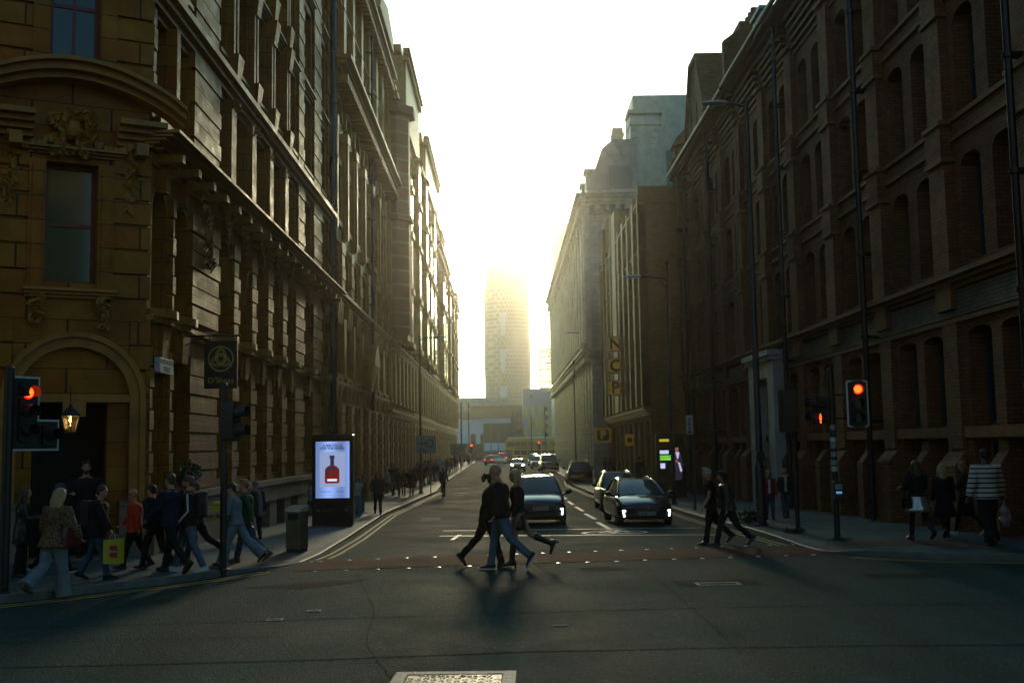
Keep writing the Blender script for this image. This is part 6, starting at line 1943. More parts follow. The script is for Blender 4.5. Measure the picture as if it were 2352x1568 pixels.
# double decker bus crossing the far end
Y = 207.0
a, b = at(1161, 1056, Y), at(1278, 1056, Y)
t = thing('double_decker_bus', 'yellow double decker bus crossing the far end of the street', 'bus', (a.x, Y, zr(Y)), R(1))
LB, HB = 11.0, 4.3
m_bus = mat('bus_yellow', (.66, .44, .01), .35, coat=.5); m_busroof = mat('bus_roof_white', (.75, .76, .78), .35)
mb = MB(); mb.prism([(.0, .35), (LB, .35), (LB, HB - .25), (LB - .3, HB - .12), (.5, HB - .12), (.12, HB - .4), (.05, 2.2)], -1.25, 1.25); mb.build('body', m_bus, t)
mb = MB(); mb.prism([(.4, HB - .12), (LB - .1, HB - .12), (LB - .3, HB + .22), (.6, HB + .22)], -1.28, 1.28); mb.build('roof', m_busroof, t)  # sun glare on the roof is put into its white and its height
for i in range(8):
    mb = MB(); mb.box(.35 + i * 1.3, 1.55 + i * 1.3, -1.27, -1.245, 2.75, 3.6); mb.build('window', m_cglass, t)
for i in range(7):
    mb = MB(); mb.box(1.6 + i * 1.3, 2.8 + i * 1.3, -1.27, -1.245, 1.15, 2.0); mb.build('window', m_cglass, t)
mb = MB(); mb.box(.1, 1.3, -1.27, -1.245, .4, 2.1); mb.build('door', m_cglass, t)
mb = MB(); mb.box(-.02, .09, -1.1, 1.1, 1.0, 2.1); mb.box(.0, .12, -1.1, 1.1, 2.7, 3.7); mb.build('windscreen', m_cglass, t)
mb = MB(); mb.box(2, 9, -1.262, -1.247, 2.2, 2.6); mb.build('advert_strip', mat('bus_advert', (.32, .22, .06), .5, var=.5, vs=1.2), t)
for x in (2.6, 8.4):
    mb = MB(); n = 18; mb.rings([[(x + .5 * math.cos(2 * math.pi * j / n), yy, .5 + .5 * math.sin(2 * math.pi * j / n)) for j in range(n)] for yy in (-1.28, -.9)]); mb.build('wheel', m_tyre, t)
# ------------------------------------------------------------------ people
import numpy as np
def cloth(n, c, r=.85, var=.22): return mat(n, c, r, var=var, vs=6, bump=.25, bs=55, spec=.25)
SK = {k: mat('skin_' + k, c, .5, var=.12, vs=8, spec=.35) for k, c in {'fair': (.50, .24, .15), 'tan': (.32, .18, .11), 'brown': (.13, .065, .04)}.items()}
m_eye = mat('eye_dark', (.02, .016, .014), .2); m_lip = mat('lip', (.30, .11, .09), .45)
HC = {k: mat('hair_' + k, c, .55, var=.35, vs=22, bump=.6, bs=70) for k, c in {'blonde': (.42, .30, .14), 'dark': (.022, .016, .012), 'brown': (.075, .045, .025), 'ginger': (.30, .11, .03), 'grey': (.36, .33, .28), 'black': (.010, .009, .009), 'teal': (.03, .07, .075)}.items()}
C_black = cloth('black_cloth', (.013, .013, .014)); C_navy = cloth('navy_cloth', (.012, .018, .038)); C_jean = cloth('blue_denim', (.085, .14, .21), var=.35); C_jeand = cloth('dark_denim', (.045, .08, .135), var=.35); C_pale = cloth('pale_denim', (.17, .22, .27), var=.3)
C_red = cloth('orange_red_cloth', (.62, .055, .012)); C_white = cloth('white_cloth', (.55, .56, .56)); C_greyblue = cloth('grey_blue_knit', (.17, .21, .25)); C_green = cloth('green_cloth', (.02, .075, .04)); C_olive = cloth('olive_cloth', (.05, .05, .03)); C_char = cloth('charcoal_cloth', (.03, .03, .032)); C_cardi = cloth('raspberry_cloth', (.30, .02, .045)); C_lblue = cloth('light_blue_cloth', (.30, .36, .42)); C_brown = cloth('brown_cloth', (.05, .035, .025)); C_scarf = cloth('grey_scarf_cloth', (.16, .18, .19))
C_leather = mat('black_leather', (.014, .012, .012), .38, var=.2, vs=9, bump=.2); C_maroon = mat('maroon_leather', (.12, .012, .018), .42, var=.2)
C_shoe = mat('dark_shoe', (.02, .016, .014), .5, var=.2); C_sole = mat('white_sole', (.6, .6, .58), .6); C_wshoe = mat('white_trainer', (.55, .57, .62), .55, var=.1); C_tan = mat('tan_suede', (.16, .075, .025), .8, var=.2); C_brick = mat('dark_red_shoe', (.06, .02, .018), .7)
C_silver = mat('silver_foil_cloth', (.50, .53, .56), .30, metal=.75, var=.15, vs=12, bump=.3, bs=20)
def leopard():
    m = bpy.data.materials.new('leopard_fur'); m.use_nodes = True; nt = m.node_tree; b = nt.nodes['Principled BSDF']; b.inputs['Roughness'].default_value = .9
    tc = N(nt, 'ShaderNodeTexCoord'); vo = N(nt, 'ShaderNodeTexVoronoi', Scale=30.0); nz = N(nt, 'ShaderNodeTexNoise', Scale=60.0, Detail=3.0)
    nt.links.new(tc.outputs['Object'], vo.inputs['Vector']); nt.links.new(tc.outputs['Object'], nz.inputs['Vector'])
    ad = N(nt, 'ShaderNodeMath', operation='MULTIPLY_ADD'); nt.links.new(nz.outputs['Fac'], ad.inputs[0]); ad.inputs[1].default_value = .35; nt.links.new(vo.outputs['Distance'], ad.inputs[2])
    cr = N(nt, 'ShaderNodeValToRGB'); cr.color_ramp.elements[0].position = .50; cr.color_ramp.elements[0].color = (.015, .010, .006, 1); cr.color_ramp.elements[1].position = .64; cr.color_ramp.elements[1].color = (.20, .135, .06, 1)
    nt.links.new(ad.outputs[0], cr.inputs[0]); nt.links.new(cr.outputs[0], b.inputs['Base Color'])
    bp = N(nt, 'ShaderNodeBump', Strength=.9, Distance=.03); nt.links.new(nz.outputs['Fac'], bp.inputs['Height']); nt.links.new(bp.outputs[0], b.inputs['Normal'])
    return m
C_leo = leopard()
def stripes():
    m = bpy.data.materials.new('striped_knit'); m.use_nodes = True; nt = m.node_tree; b = nt.nodes['Principled BSDF']; b.inputs['Roughness'].default_value = .85
    tc = N(nt, 'ShaderNodeTexCoord'); sp = N(nt, 'ShaderNodeSeparateXYZ'); nt.links.new(tc.outputs['Object'], sp.inputs[0])
    a = N(nt, 'ShaderNodeMath', operation='MULTIPLY'); nt.links.new(sp.outputs[2], a.inputs[0]); a.inputs[1].default_value = 1 / .088
    f = N(nt, 'ShaderNodeMath', operation='FRACT'); nt.links.new(a.outputs[0], f.inputs[0])
    g = N(nt, 'ShaderNodeMath', operation='GREATER_THAN'); nt.links.new(f.outputs[0], g.inputs[0]); g.inputs[1].default_value = .70
    mx = N(nt, 'ShaderNodeMix', data_type='RGBA'); nt.links.new(g.outputs[0], mx.inputs[0]); mx.inputs[6].default_value = (.52, .53, .50, 1); mx.inputs[7].default_value = (.012, .012, .013, 1)
    nt.links.new(mx.outputs[2], b.inputs['Base Color']); return m
C_stripe = stripes()

def remesh(mb, name, mats, voxel, parent, it=3, wr=0.0, seed=0, head=None, furry=0):
    me = mb.mesh(name, mats, False)
    o = put('tmp', me)
    r = o.modifiers.new('r', 'REMESH'); r.mode = 'VOXEL'; r.voxel_size = voxel
    sm = o.modifiers.new('s', 'SMOOTH'); sm.factor = .5; sm.iterations = it
    m2 = ev(o, name)
    bpy.data.objects.remove(o)
    if wr:
        n = len(m2.vertices); co = np.empty(n * 3); no = np.empty(n * 3)
        m2.vertices.foreach_get('co', co); m2.vertices.foreach_get('normal', no)
        co = co.reshape(-1, 3); no = no.reshape(-1, 3); rng = np.random.RandomState(seed)
        d = np.zeros(n)
        for k in range(7):
            f = rng.uniform(14, 42); a = rng.normal(size=3); a /= np.linalg.norm(a); a[2] *= 1.3
            d += np.sin(co @ a * f + 2.0 * np.sin(co @ rng.normal(size=3) * 9 + rng.uniform(0, 6)) + rng.uniform(0, 6)) / (1 + k * .25)
        if furry: d += rng.normal(size=n) * furry
        co += no * (d * wr / 3)[:, None]
        m2.vertices.foreach_set('co', co.reshape(-1)); m2.update()
    if head is not None:
        n = len(m2.polygons); c = np.empty(n * 3); m2.polygons.foreach_get('center', c); c = c.reshape(-1, 3)
        Mi = np.array(head.inverted()); l = c @ Mi[:3, :3].T + Mi[:3, 3]
        mi = np.zeros(n, dtype=np.int32)
        for s in (-1, 1): mi[(l[:, 0] > .05) & (np.hypot((l[:, 1] - s * .032) / 1.5, l[:, 2] - .012) < .0085)] = 1
        mi[(l[:, 0] > .05) & (np.abs(l[:, 1]) < .024) & (np.abs(l[:, 2] + .058) < .007)] = 2
        m2.polygons.foreach_set('material_index', mi)
    m2.polygons.foreach_set('use_smooth', [True] * len(m2.polygons))
    return put(name, m2, parent)

def ell(c, F_, S_, a, b, n=16, U_=None):
    return [c + F_ * (b * math.cos(2 * math.pi * j / n)) + S_ * (a * math.sin(2 * math.pi * j / n)) for j in range(n)]

WALK = dict(front=(18, 5, -10), rear=(-15, 26, 30))
STAND = dict(front=(4, 4, 0), rear=(-4, 4, 0))

def person(label, px, py, hy, heading, look, pose=None, side=1, lean=3, arms=((-16, 8, 18, 0), (20, 8, 24, 0)), headyaw=0, headpitch=0, ground='pav', group=None, fine=False, vox=None, loc=None, height=None):
    """a figure whose feet stand at px, py and whose crown reaches hy; heading in degrees is the way it faces (0 = to the right)"""
    pose = pose or WALK
    g = Vector(loc) if loc else (pav(px, py) if ground == 'pav' else gnd(px, py))
    target = height if height else at(px, hy, g.y).z - g.z
    t = thing('person', label, 'person', g, R(heading), group)
    fem = look.get('fem', False); bl = look.get('build', 1.0) * 1.06
    vb = vox or (.007 if fine else .0105); vc = vox or (.011 if fine else .016)
    U = Vector((math.sin(R(lean)), 0, math.cos(R(lean)))); Fd = Vector((math.cos(R(lean)), 0, -math.sin(R(lean)))); S = Vector((0, 1, 0))
    legs = []
    for s in (1, -1):
        th, kn, fp = pose['front'] if s == side else pose['rear']
        hip = Vector((0, s * .092 * (1.0 if not fem else 1.02), 0))
        d1 = Vector((math.sin(R(th)), 0, -math.cos(R(th)))); d2 = Vector((math.sin(R(th - kn)), 0, -math.cos(R(th - kn))))
        kne = hip + d1 * .43; ank = kne + d2 * .42
        ff = Vector((math.cos(R(fp)), 0, -math.sin(R(fp)))); fu = Vector((math.sin(R(fp)), 0, math.cos(R(fp))))
        legs.append([s, hip, kne, ank, ff, fu])
    hl = look.get('heel', 0.0)
    low = min(min((L[3] + L[4] * x - L[5] * (.085 + (hl if x < 0 else 0))).z for x in (-.06, .16)) for L in legs)
    top_head = U * (.70 + .122)
    ht = top_head.z - low
    sc_ = target / ht
    t.scale = (sc_,) * 3
    O = Vector((0, 0, -low))
    def P(v): return v + O
    for L in legs:
        for i in (1, 2, 3): L[i] = P(L[i])
    def tp(u, f=0.0, s=0.0): return P(U * u + Fd * f + S * s)
    # head frame
    Hc = tp(.70, .03)
    hm = Matrix.Translation(Hc) @ Matrix.Rotation(R(headyaw), 4, 'Z') @ Matrix.Rotation(R(lean + headpitch), 4, 'Y')
    sw = (.185 if not fem else .165) * bl
    arm = []
    for s, (a, ab, el, inw) in zip((1, -1), arms):
        def dr(a, ab): return (U * (-math.cos(R(a)) * math.cos(R(ab))) + Fd * (math.sin(R(a)) * math.cos(R(ab))) + S * (s * math.sin(R(ab)))).normalized()
        sh = tp(.475, 0, s * sw); d1 = dr(a, ab); el_ = sh + d1 * .285; d2 = dr(a + el, ab - inw); wr = el_ + d2 * .25
        arm.append((s, sh, el_, wr, d2, dr(a + el + 90, 0)))
    # ---------------- body: one continuous skin
    mb = MB()
    if fem: prof = [(-.09, .10, .085), (0, .165, .115), (.10, .135, .095), (.2, .115, .085), (.32, .135, .105), (.42, .145, .10), (.49, .13, .075), (.535, .055, .05)]
    else: prof = [(-.09, .10, .085), (0, .155, .11), (.10, .148, .10), (.2, .14, .095), (.32, .158, .11), (.42, .17, .11), (.49, .15, .08), (.535, .06, .055)]
    prof = [(u, a * bl, b * bl * 1.08) for u, a, b in prof]
    mb.rings([ell(tp(u), Fd, S, a * .95, b * .95) for u, a, b in prof])
    mb.tube([tp(.50), tp(.56, .008), Hc - Vector((0, 0, .05))], [.06 if fem else .066, .05 if fem else .058, .05 if fem else .058], 12)
    mb.T = hm
    mb.ball((-.008, 0, .018), .098, .078, .104, 16, 10); mb.ball((.022, 0, -.045), .068, .056, .072, 14, 8); mb.ball((.05, 0, -.088), .03, .032, .024, 10, 6)
    mb.rings([[(.088, -.008, .02), (.088, .008, .02), (.094, 0, .026)], [(.106, -.013, -.026), (.106, .013, -.026), (.120, 0, -.020)], [(.088, -.012, -.034), (.088, .012, -.034), (.098, 0, -.036)]])
    for s in (-1, 1): mb.ball((-.008, s * .080, -.005), .024, .012, .034, 8, 6); mb.ball((.066, s * .03, -.02), .024, .022, .022, 8, 5)
    mb.ball((.078, 0, .034), .018, .05, .012, 10, 5); mb.ball((.082, 0, -.058), .014, .024, .012, 8, 5)
    mb.T = None
    for s, sh, el, wr, d, n in arm:
        mb.tube([sh + Vector((0, -s * .04, -.01)), sh, (sh + el) / 2, el, (el * .6 + wr * .4), wr], [.05, .052, .043, .038, .038, .027], 10)
        # hand: palm, four fingers and a thumb
        w = d.cross(n).normalized(); w = w if (w.x * 1 + 0) >= 0 else -w
        n = w.cross(d).normalized()
        inn = Vector((0, -s, 0)); n = n if n.dot(inn) > 0 else -n
        k = wr + d * .095
        mb.rings([ell(wr - d * .01, w, n, .018, .026, 10), ell(wr + d * .035, w, n, .017, .036, 10), ell(wr + d * .075, w, n, .015, .041, 10), ell(k, w, n, .011, .039, 10)])
        for q, (off, ln) in enumerate(((.033, .068), (.0115, .078), (-.0105, .074), (-.032, .058))):
            p0 = wr + d * .085 + w * off; c0 = look.get('curl', 1.0)
            a1, a2, a3 = [R(x * c0) for x in (18 + 4 * q, 48 + 5 * q, 75 + 5 * q)]
            e1 = d * math.cos(a1) + n * math.sin(a1) + w * off * 1.2; e2 = d * math.cos(a2) + n * math.sin(a2); e3 = d * math.cos(a3) + n * math.sin(a3)
            p1 = p0 + e1 * ln * .5; p2 = p1 + e2 * ln * .32; p3 = p2 + e3 * ln * .26
            mb.tube([p0, p1, p2, p3], [.0095, .0088, .0080, .0066], 7)
        q0 = wr + d * .02 + w * .022; q1 = q0 + (d * .55 + w * .7 + n * .35).normalized() * .042; q2 = q1 + (d * .9 + w * .2 + n * .4).normalized() * .034
        mb.tube([q0, q1, q2], [.0135, .0110, .0085], 7)
    for s, hip, kn, an, ff, fu in legs:
        mb.tube([hip + Vector((0, 0, .02)), hip * .5 + kn * .5, kn, kn * .62 + an * .38, an, an - fu * .03], [.078 * bl, .070 * bl, .052, .051, .036, .036], 12)
        mb.rings([ell(an + ff * x - fu * (.085 - h), fu, S, w, h, 10) for x, w, h in ((-.06, .022, .02), (-.04, .03, .03), (.03, .036, .036), (.1, .042, .026), (.15, .036, .018), (.175, .02, .01))])
    body = remesh(mb, 'body', [SK[look.get('skin', 'fair')], m_eye, m_lip], vb, t, 2, head=hm)
    # ---------------- clothing
    tops = look.get('top', C_black); hem = look.get('hem', -.06); loose = look.get('loose', .018); sleeve = look.get('sleeve', 1.0)
    sd = abs(int(px) * 7 + int(py))
    if tops:
        mb = MB(); rr = []
        lo_ = [(hem, .17 * bl + look.get('flare', 0), .125 * bl + look.get('flare', 0))]
        if hem < -.2: lo_.append((hem * .45, .172 * bl + look.get('flare', 0) * .5, .128 * bl + look.get('flare', 0) * .5))
        for u, a, b in lo_ + [p_ for p_ in prof if p_[0] > hem + .04 and p_[0] > -.02 and p_[0] < .53]: rr.append(ell(tp(u), Fd, S, a + loose, b + loose))
        rr.append(ell(tp(.52), Fd, S, .085, .075))
        mb.rings(rr)
        for s, sh, el, wr, d, n in arm:
            if sleeve >= 1: mb.tube([sh + Vector((0, -s * .06, -.02)), sh + Vector((0, 0, .0)), (sh + el) / 2, el, el * .5 + wr * .5, wr + d * .005], [.062 + loose * .5, .062 + loose * .6, .053 + loose * .7, .048 + loose * .7, .045 + loose * .6, .037 + loose * .5], 12)
            elif sleeve > 0: mb.tube([sh + Vector((0, -s * .06, -.02)), sh, sh * (1 - sleeve) + el * sleeve], [.062 + loose * .5, .064 + loose * .5, .058 + loose * .5], 12)
        if look.get('collar', True): mb.rings([ell(tp(.505, .0), Fd, S, .08, .075), ell(tp(.55, .0), Fd, S, .07, .068)])
        remesh(mb, look.get('topname', 'jacket'), [tops], vc, t, 3, look.get('wr', .008), sd, furry=look.get('furry', 0))
    if look.get('under'):
        mb = MB(); mb.rings([ell(tp(u, .012), Fd, S, a * .55, b + loose + .012) for u, a, b in prof if -.02 < u < .5]); remesh(mb, 'shirt', [look['under']], vc, t, 2, .004, sd + 1)
    bt = look.get('bottom', 'jeans'); bm_ = look.get('bcol', C_jean)
    if bt in ('jeans', 'wide', 'slim'):
        rad = {'jeans': (.094, .086, .071, .066, .064), 'wide': (.098, .100, .098, .108, .122), 'slim': (.088, .078, .060, .056, .046)}[bt]
        mb = MB(); mb.rings([ell(tp(u), Fd, S, a * bl, b * bl) for u, a, b in ((-.10, .12, .10), (-.03, .178, .128), (.06, .165, .12), (.12, .155, .112))])
        for s, hip, kn, an, ff, fu in legs:
            e = an + (an - kn).normalized() * (.045 if bt == 'wide' else .015)
            mb.tube([hip + Vector((0, -s * .02, .05)), hip + (kn - hip) * .3, hip + (kn - hip) * .65, kn, kn * .6 + an * .4, e], [rad[0] * bl, rad[0] * bl, rad[1] * bl, rad[2], rad[3], rad[4]], 14)
        remesh(mb, 'trousers', [bm_], vc, t, 3, .009, sd + 2)
    else:
        mb = MB(); hm_ = look.get('skirt_len', .34); fl = look.get('skirt_flare', .06)
        n = 40; rs = []
        for k in range(7):
            f = k / 6; a = .15 * (1 - f) + (.185 + fl) * f; b = .115 * (1 - f) + (.135 + fl) * f
            c = tp(.11 - (hm_ + .11) * f); pl = .014 * f * look.get('pleat', 1)
            rs.append([c + Fd * ((b + pl * math.cos(j * 2 * math.pi / n * 10)) * math.cos(2 * math.pi * j / n)) + S * ((a + pl * math.cos(j * 2 * math.pi / n * 10)) * math.sin(2 * math.pi * j / n)) for j in range(n)])
        mb.rings(rs); mb.build('skirt', bm_, t, 'all')
        if look.get('tights'):
            mb = MB()
            for s, hip, kn, an, ff, fu in legs: mb.tube([hip, hip * .5 + kn * .5, kn, kn * .62 + an * .38, an], [.083 * bl, .075 * bl, .057, .056, .041], 12)
            remesh(mb, 'tights', [look['tights']], vc, t, 2)
    # shoes
    sh_m = look.get('shoe', C_shoe)
    for s, hip, kn, an, ff, fu in legs:
        mb = MB(); b0 = an - fu * .085
        def fr(x, w, z0, z1): return [b0 + ff * x + S * (w * c) + fu * z for c, z in ((-1, z0), (1, z0), (1.0, z0 + (z1 - z0) * .55), (.6, z1), (-.6, z1), (-1.0, z0 + (z1 - z0) * .55))]
        mb.rings([fr(-.085, .028, .0, .07), fr(-.06, .038, .0, .105), (fr(-.0, .042, .0, .115)), fr(.06, .046, .0, .085), fr(.12, .050, .0, .06), fr(.165, .044, .0, .045), fr(.195, .024, .004, .03)])
        if look.get('boot'):
            mb.tube([an - fu * .02, an + (kn - an) * .3, an + (kn - an) * .6, an + (kn - an) * look['boot']], [.048, .056, .064, .066], 12)
            if hl: mb.tube([b0 - ff * .06 + fu * .03, b0 - ff * .065 - fu * hl], [.026, .014], 8)
            so_ = remesh(mb, 'boot', [sh_m], vc * .8, t, 3, .003, sd)
        else:
            so_ = remesh(mb, 'shoe', [sh_m], vc * .7, t, 3)
        if look.get('sole'):
            mb = MB(); mb.rings([[b0 + ff * x + S * (w * c) + fu * z for c, z in ((-1, -.012), (1, -.012), (1, .018), (-1, .018))] for x, w in ((-.092, .03), (-.06, .043), (.05, .05), (.12, .054), (.17, .047), (.203, .024))]); mb.build('sole', look['sole'], so_, True)
    # hair
    hr = look.get('hair'); hc = HC.get(look.get('hcol', 'dark'))
    if hr:
        mb = MB(); mb.T = hm
        if hr == 'beanie':
            mb.ball((-.012, 0, .05), .106, .092, .09, 16, 9)
            mb.rings([[(-.012 + .108 * math.cos(a), .094 * math.sin(a), z) for a in [2 * math.pi * j / 16 for j in range(16)]] for z in (.02, .055)])
        elif hr == 'cap':
            mb.ball((-.012, 0, .05), .104, .088, .078, 16, 9); mb.rings([[(.06, -.07, .055), (.06, .07, .055), (.06, .07, .068), (.06, -.07, .068)], [(.165, -.05, .035), (.165, .05, .035), (.165, .05, .043), (.165, -.05, .043)]])
        else:
            mb.ball((-.018, 0, .046), .099, .087, .088, 16, 9); mb.ball((-.055, 0, -.005), .055, .076, .075, 12, 8)
            for s in (-1, 1): mb.ball((-.012, s * .074, .02), .04, .016, .045, 8, 6)
            if hr == 'quiff': mb.ball((.04, 0, .125), .055, .06, .03, 10, 6)
        mb.T = None
        B = -Fd
        hm3 = hm.to_3x3(); hb = hm3 @ Vector((-1, 0, 0))
        if hr in ('long', 'bob'):
            ln = look.get('hlen', .38) if hr == 'long' else .14
            rs = []
            for k in range(8):
                f = k / 7
                c = Hc + Vector((0, 0, .08)) + hb * (.03 + .055 * min(1, f * 2.2)) - Vector((0, 0, (ln + .1) * f)) + (B * .03 * f)
                rs.append([c + hb * ((.065 - .028 * f) * math.cos(2 * math.pi * j / 14)) + S * ((.088 + .022 * math.sin(f * 3) - .03 * f) * math.sin(2 * math.pi * j / 14)) for j in range(14)])
            mb.rings(rs)
            for s in (-1, 1): mb.tube([Hc + hm3 @ Vector((.02, s * .075, .06)), Hc + hm3 @ Vector((.0, s * .09, -.04)), Hc + hm3 @ Vector((-.01, s * .10, -.14 - ln * .2)), Hc + hm3 @ Vector((-.02, s * .10, -.12 - ln * .45))], [.028, .033, .03, .012], 8)
        if hr in ('pony', 'bun'):
            q = Hc + hm3 @ Vector((-.10, 0, .06))
            if hr == 'bun': mb.ball(q, .045, None, None, 10, 7)
            else: mb.tube([q, q + hb * .05 + Vector((0, 0, .0)), q + hb * .085 - Vector((0, 0, .05)), q + hb * .09 - Vector((0, 0, .12))], [.035, .058, .055, .02], 10)
        remesh(mb, 'hat' if hr in ('beanie', 'cap') else 'hair', [look.get('hatm') or hc], vc * .75, t, 2, .007 if hr not in ('beanie', 'cap') else .003, sd + 3)
    if look.get('beard'):
        mb = MB(); mb.T = hm; mb.ball((.035, 0, -.075), .062, .06, .05, 12, 8); mb.T = None; remesh(mb, 'beard', [hc], vc * .6, t, 2, .003)
    if look.get('scarf'):
        mb = MB(); mb.rings([ell(tp(.50, .01), Fd, S, .10, .095), ell(tp(.55, .012), Fd, S, .105, .10), ell(tp(.59, .012), Fd, S, .085, .085)])
        if look.get('scarf') != C_white: mb.tube([tp(.54, -.08, -.06), tp(.40, -.17, -.10), tp(.1, -.20, -.12), tp(-.2, -.18, -.12)], [.05, .075, .085, .08], 10)
        remesh(mb, 'scarf', [look['scarf']], vc, t, 2, .007, sd)
    if look.get('sleeve_stripe'):
        s, sh, el, wr, d, n = arm[0 if look['sleeve_stripe'] > 0 else 1]
        mb = MB(); off = S * s * (.047 + loose)
        q = [sh + off + Vector((0, 0, .03)), (sh + el) / 2 + off, el + off, el * .5 + wr * .5 + off * .93, wr + off * .8]
        mb.tube(q, [.018, .019, .018, .017, .014], 6); mb.build('sleeve_stripe', C_white, t, True)
    if look.get('rucksack'):
        pass
    t['_tp'] = 0; del t['_tp']
    return t, (tp, arm, sc_, legs, Hc)

def onto(t, v):
    """a point of a figure's own frame as a world point"""
    M = Matrix.Translation(t.location) @ Matrix.Rotation(t.rotation_euler.z, 4, 'Z') @ Matrix.Diagonal((*t.scale, 1))
    return M @ v

def rucksack(label, t, inf, m):
    tp, arm, s_, legs, Hc = inf
    c = onto(t, tp(.30, -.21)); o = thing('backpack', label, 'backpack', c, t.rotation_euler.z)
    mb = MB(); mb.rings([[(x, y * w, z) for x, y in ((-.08, -1), (.06, -1), (.07, 0), (.06, 1), (-.08, 1), (-.10, 0))] for z, w in ((-.22, .11), (-.18, .14), (.0, .15), (.16, .13), (.2, .08))]); remesh(mb, 'bag', [m], .016, o, 3, .004, 5)
    mb = MB()
    for s in (-1, 1): mb.tube([(.06, s * .08, .17), (.2, s * .1, .19), (.3, s * .1, .05), (.22, s * .11, -.12), (.06, s * .1, -.17)], .016, 6)
    mb.build('strap', m, o, True)
    return o
def shoulder_bag(label, t, inf, m, side=-1, drop=.42, fwd=-.06, w=.16, h=.12):
    tp, arm, s_, legs, Hc = inf
    c = onto(t, tp(.47 - drop, fwd, side * .26)); o = thing('handbag', label, 'handbag', c, t.rotation_euler.z)
    mb = MB(); mb.rings([[(x * k, y * .06, z) for x, y in ((-w, -.8), (w, -.8), (w, .8), (-w, .8))] for z, k in ((-h, 1.0), (0, 1.0), (h, .82))]); remesh(mb, 'bag', [m], .014, o, 3, .005, 3)
    mb = MB(); mb.tube([(-w * .7, 0, h * .9), (-w * .45, -side * .06, drop * .95 - .02), (0, -side * .09, drop + .02), (w * .45, -side * .06, drop * .95 - .02), (w * .7, 0, h * .9)], .010, 6); mb.build('strap', m, o, True)
    return o

A_swing = ((-22, 7, 16, 0), (24, 7, 26, 0)); A_swing2 = ((24, 7, 26, 0), (-22, 7, 16, 0)); A_down = ((-4, 8, 14, 0), (4, 8, 14, 0)); A_front = ((18, 10, 75, 22), (20, 10, 78, 22)); A_pocket = ((-10, 14, 42, 20), (-8, 14, 44, 20))

# ---- the trio on the crossing
t, i_ = person('woman with a dark ponytail and dark jacket, striding right behind the bald man', 1121, 1301, 1086, 0, dict(fem=True, hair='pony', hcol='dark', top=C_char, topname='jacket', hem=-.10, loose=.028, bcol=C_black, bottom='jeans', shoe=C_shoe, boot=.22, sleeve_stripe=-1), dict(front=(20, 6, -6), rear=(-27, 16, 50)), -1, 7, A_front, ground='road', fine=True)
shoulder_bag('dark bag carried in front of the woman with the ponytail', t, i_, C_black, -1, .36, .02, .17, .13)
person('bald man in a black jacket and blue jeans, walking left on the crossing', 1150, 1308, 1065, 180, dict(hair=None, skin='fair', top=C_black, topname='jacket', hem=-.07, loose=.04, build=1.14, bcol=C_jean, shoe=C_brick, sole=C_sole), dict(front=(13, 4, -2), rear=(-22, 27, 56)), -1, 3, A_pocket, headpitch=4, ground='road', fine=True)
person('long haired blonde woman in black with a short skirt and heeled knee boots, walking left', 1192, 1303, 1077, 180, dict(fem=True, hair='long', hcol='blonde', hlen=.36, top=C_black, topname='blouse', hem=.06, loose=.02, bottom='skirt', bcol=C_leather, skirt_len=.28, skirt_flare=.0, pleat=.2, skin='tan', shoe=C_leather, boot=.80, heel=.05), dict(front=(10, 2, 4), rear=(-30, 36, 66)), 1, 2, ((-4, 8, 30, 10), (6, 8, 34, 10)), ground='road', fine=True)

# ---- couple on the right of the crossing
person('woman with short grey blonde hair in a black tee shirt and trousers, walking left', 1636, 1251, 1075, 180, dict(fem=True, build=1.08, hair='quiff', hcol='grey', top=C_black, topname='tee_shirt', sleeve=.55, hem=-.08, loose=.02, bcol=C_black, bottom='jeans', shoe=C_leather), dict(front=(12, 3, -4), rear=(-20, 26, 40)), 1, 4, ((14, 6, 20, 0), (-10, 6, 18, 0)), ground='road', fine=True)
t, i_ = person('dark haired woman in a black leather jacket, just behind the woman in the tee shirt', 1675, 1255, 1079, 180, dict(fem=True, build=1.08, hair='bob', hcol='black', top=C_leather, topname='jacket', hem=-.10, loose=.03, bcol=C_black, bottom='jeans', shoe=C_leather), dict(front=(22, 8, -8), rear=(-22, 26, 42)), -1, 8, ((4, 8, 12, 0), (10, 8, 16, 0)), headpitch=14, ground='road', fine=True)

# ---- left pavement, near
t, i_ = person('blonde woman in a leopard fur jacket and wide pale jeans at the kerb edge', 122, 1370, 1121, 70, dict(fem=True, hair='long', hcol='blonde', hlen=.40, top=C_leo, topname='fur_jacket', hem=-.12, loose=.062, flare=.04, furry=.5, bcol=C_pale, bottom='wide', shoe=C_tan), dict(front=(10, 4, 0), rear=(-16, 40, 30)), -1, 6, ((6, 16, 30, 0), (10, 16, 40, 10)), headyaw=-14, headpitch=10, ground='pav', fine=True)
shoulder_bag('maroon handbag on the shoulder of the blonde woman in leopard fur', t, i_, C_maroon, -1, .40, .08, .16, .15)
person('long haired person in a dark leather coat, at the left edge by the corner post', 48, 1325, 1118, 20, dict(fem=True, hair='long', hcol='brown', hlen=.32, top=C_leather, topname='coat', hem=-.30, loose=.03, bcol=C_black, shoe=C_shoe), STAND, 1, 2, A_front)
person('person in a dark teal cap, mostly hidden behind the blonde woman in fur', 128, 1318, 1110, 20, dict(hair='beanie', hatm=mat('teal_knit', (.03, .06, .065), .9), top=C_black, topname='coat', hem=-.12, loose=.03, bcol=C_black, shoe=C_black, sole=C_sole), WALK, 1, 2, A_down)
t, i_ = person('bearded man in black standing in the dark arched doorway', 186, 1258, 1072, -70, dict(hair='short', hcol='dark', beard=True, top=C_black, topname='jumper', hem=-.08, loose=.03, bcol=C_black, build=1.15), STAND, 1, 0, A_front, loc=(-7.75, 20.35, .17), height=1.80)
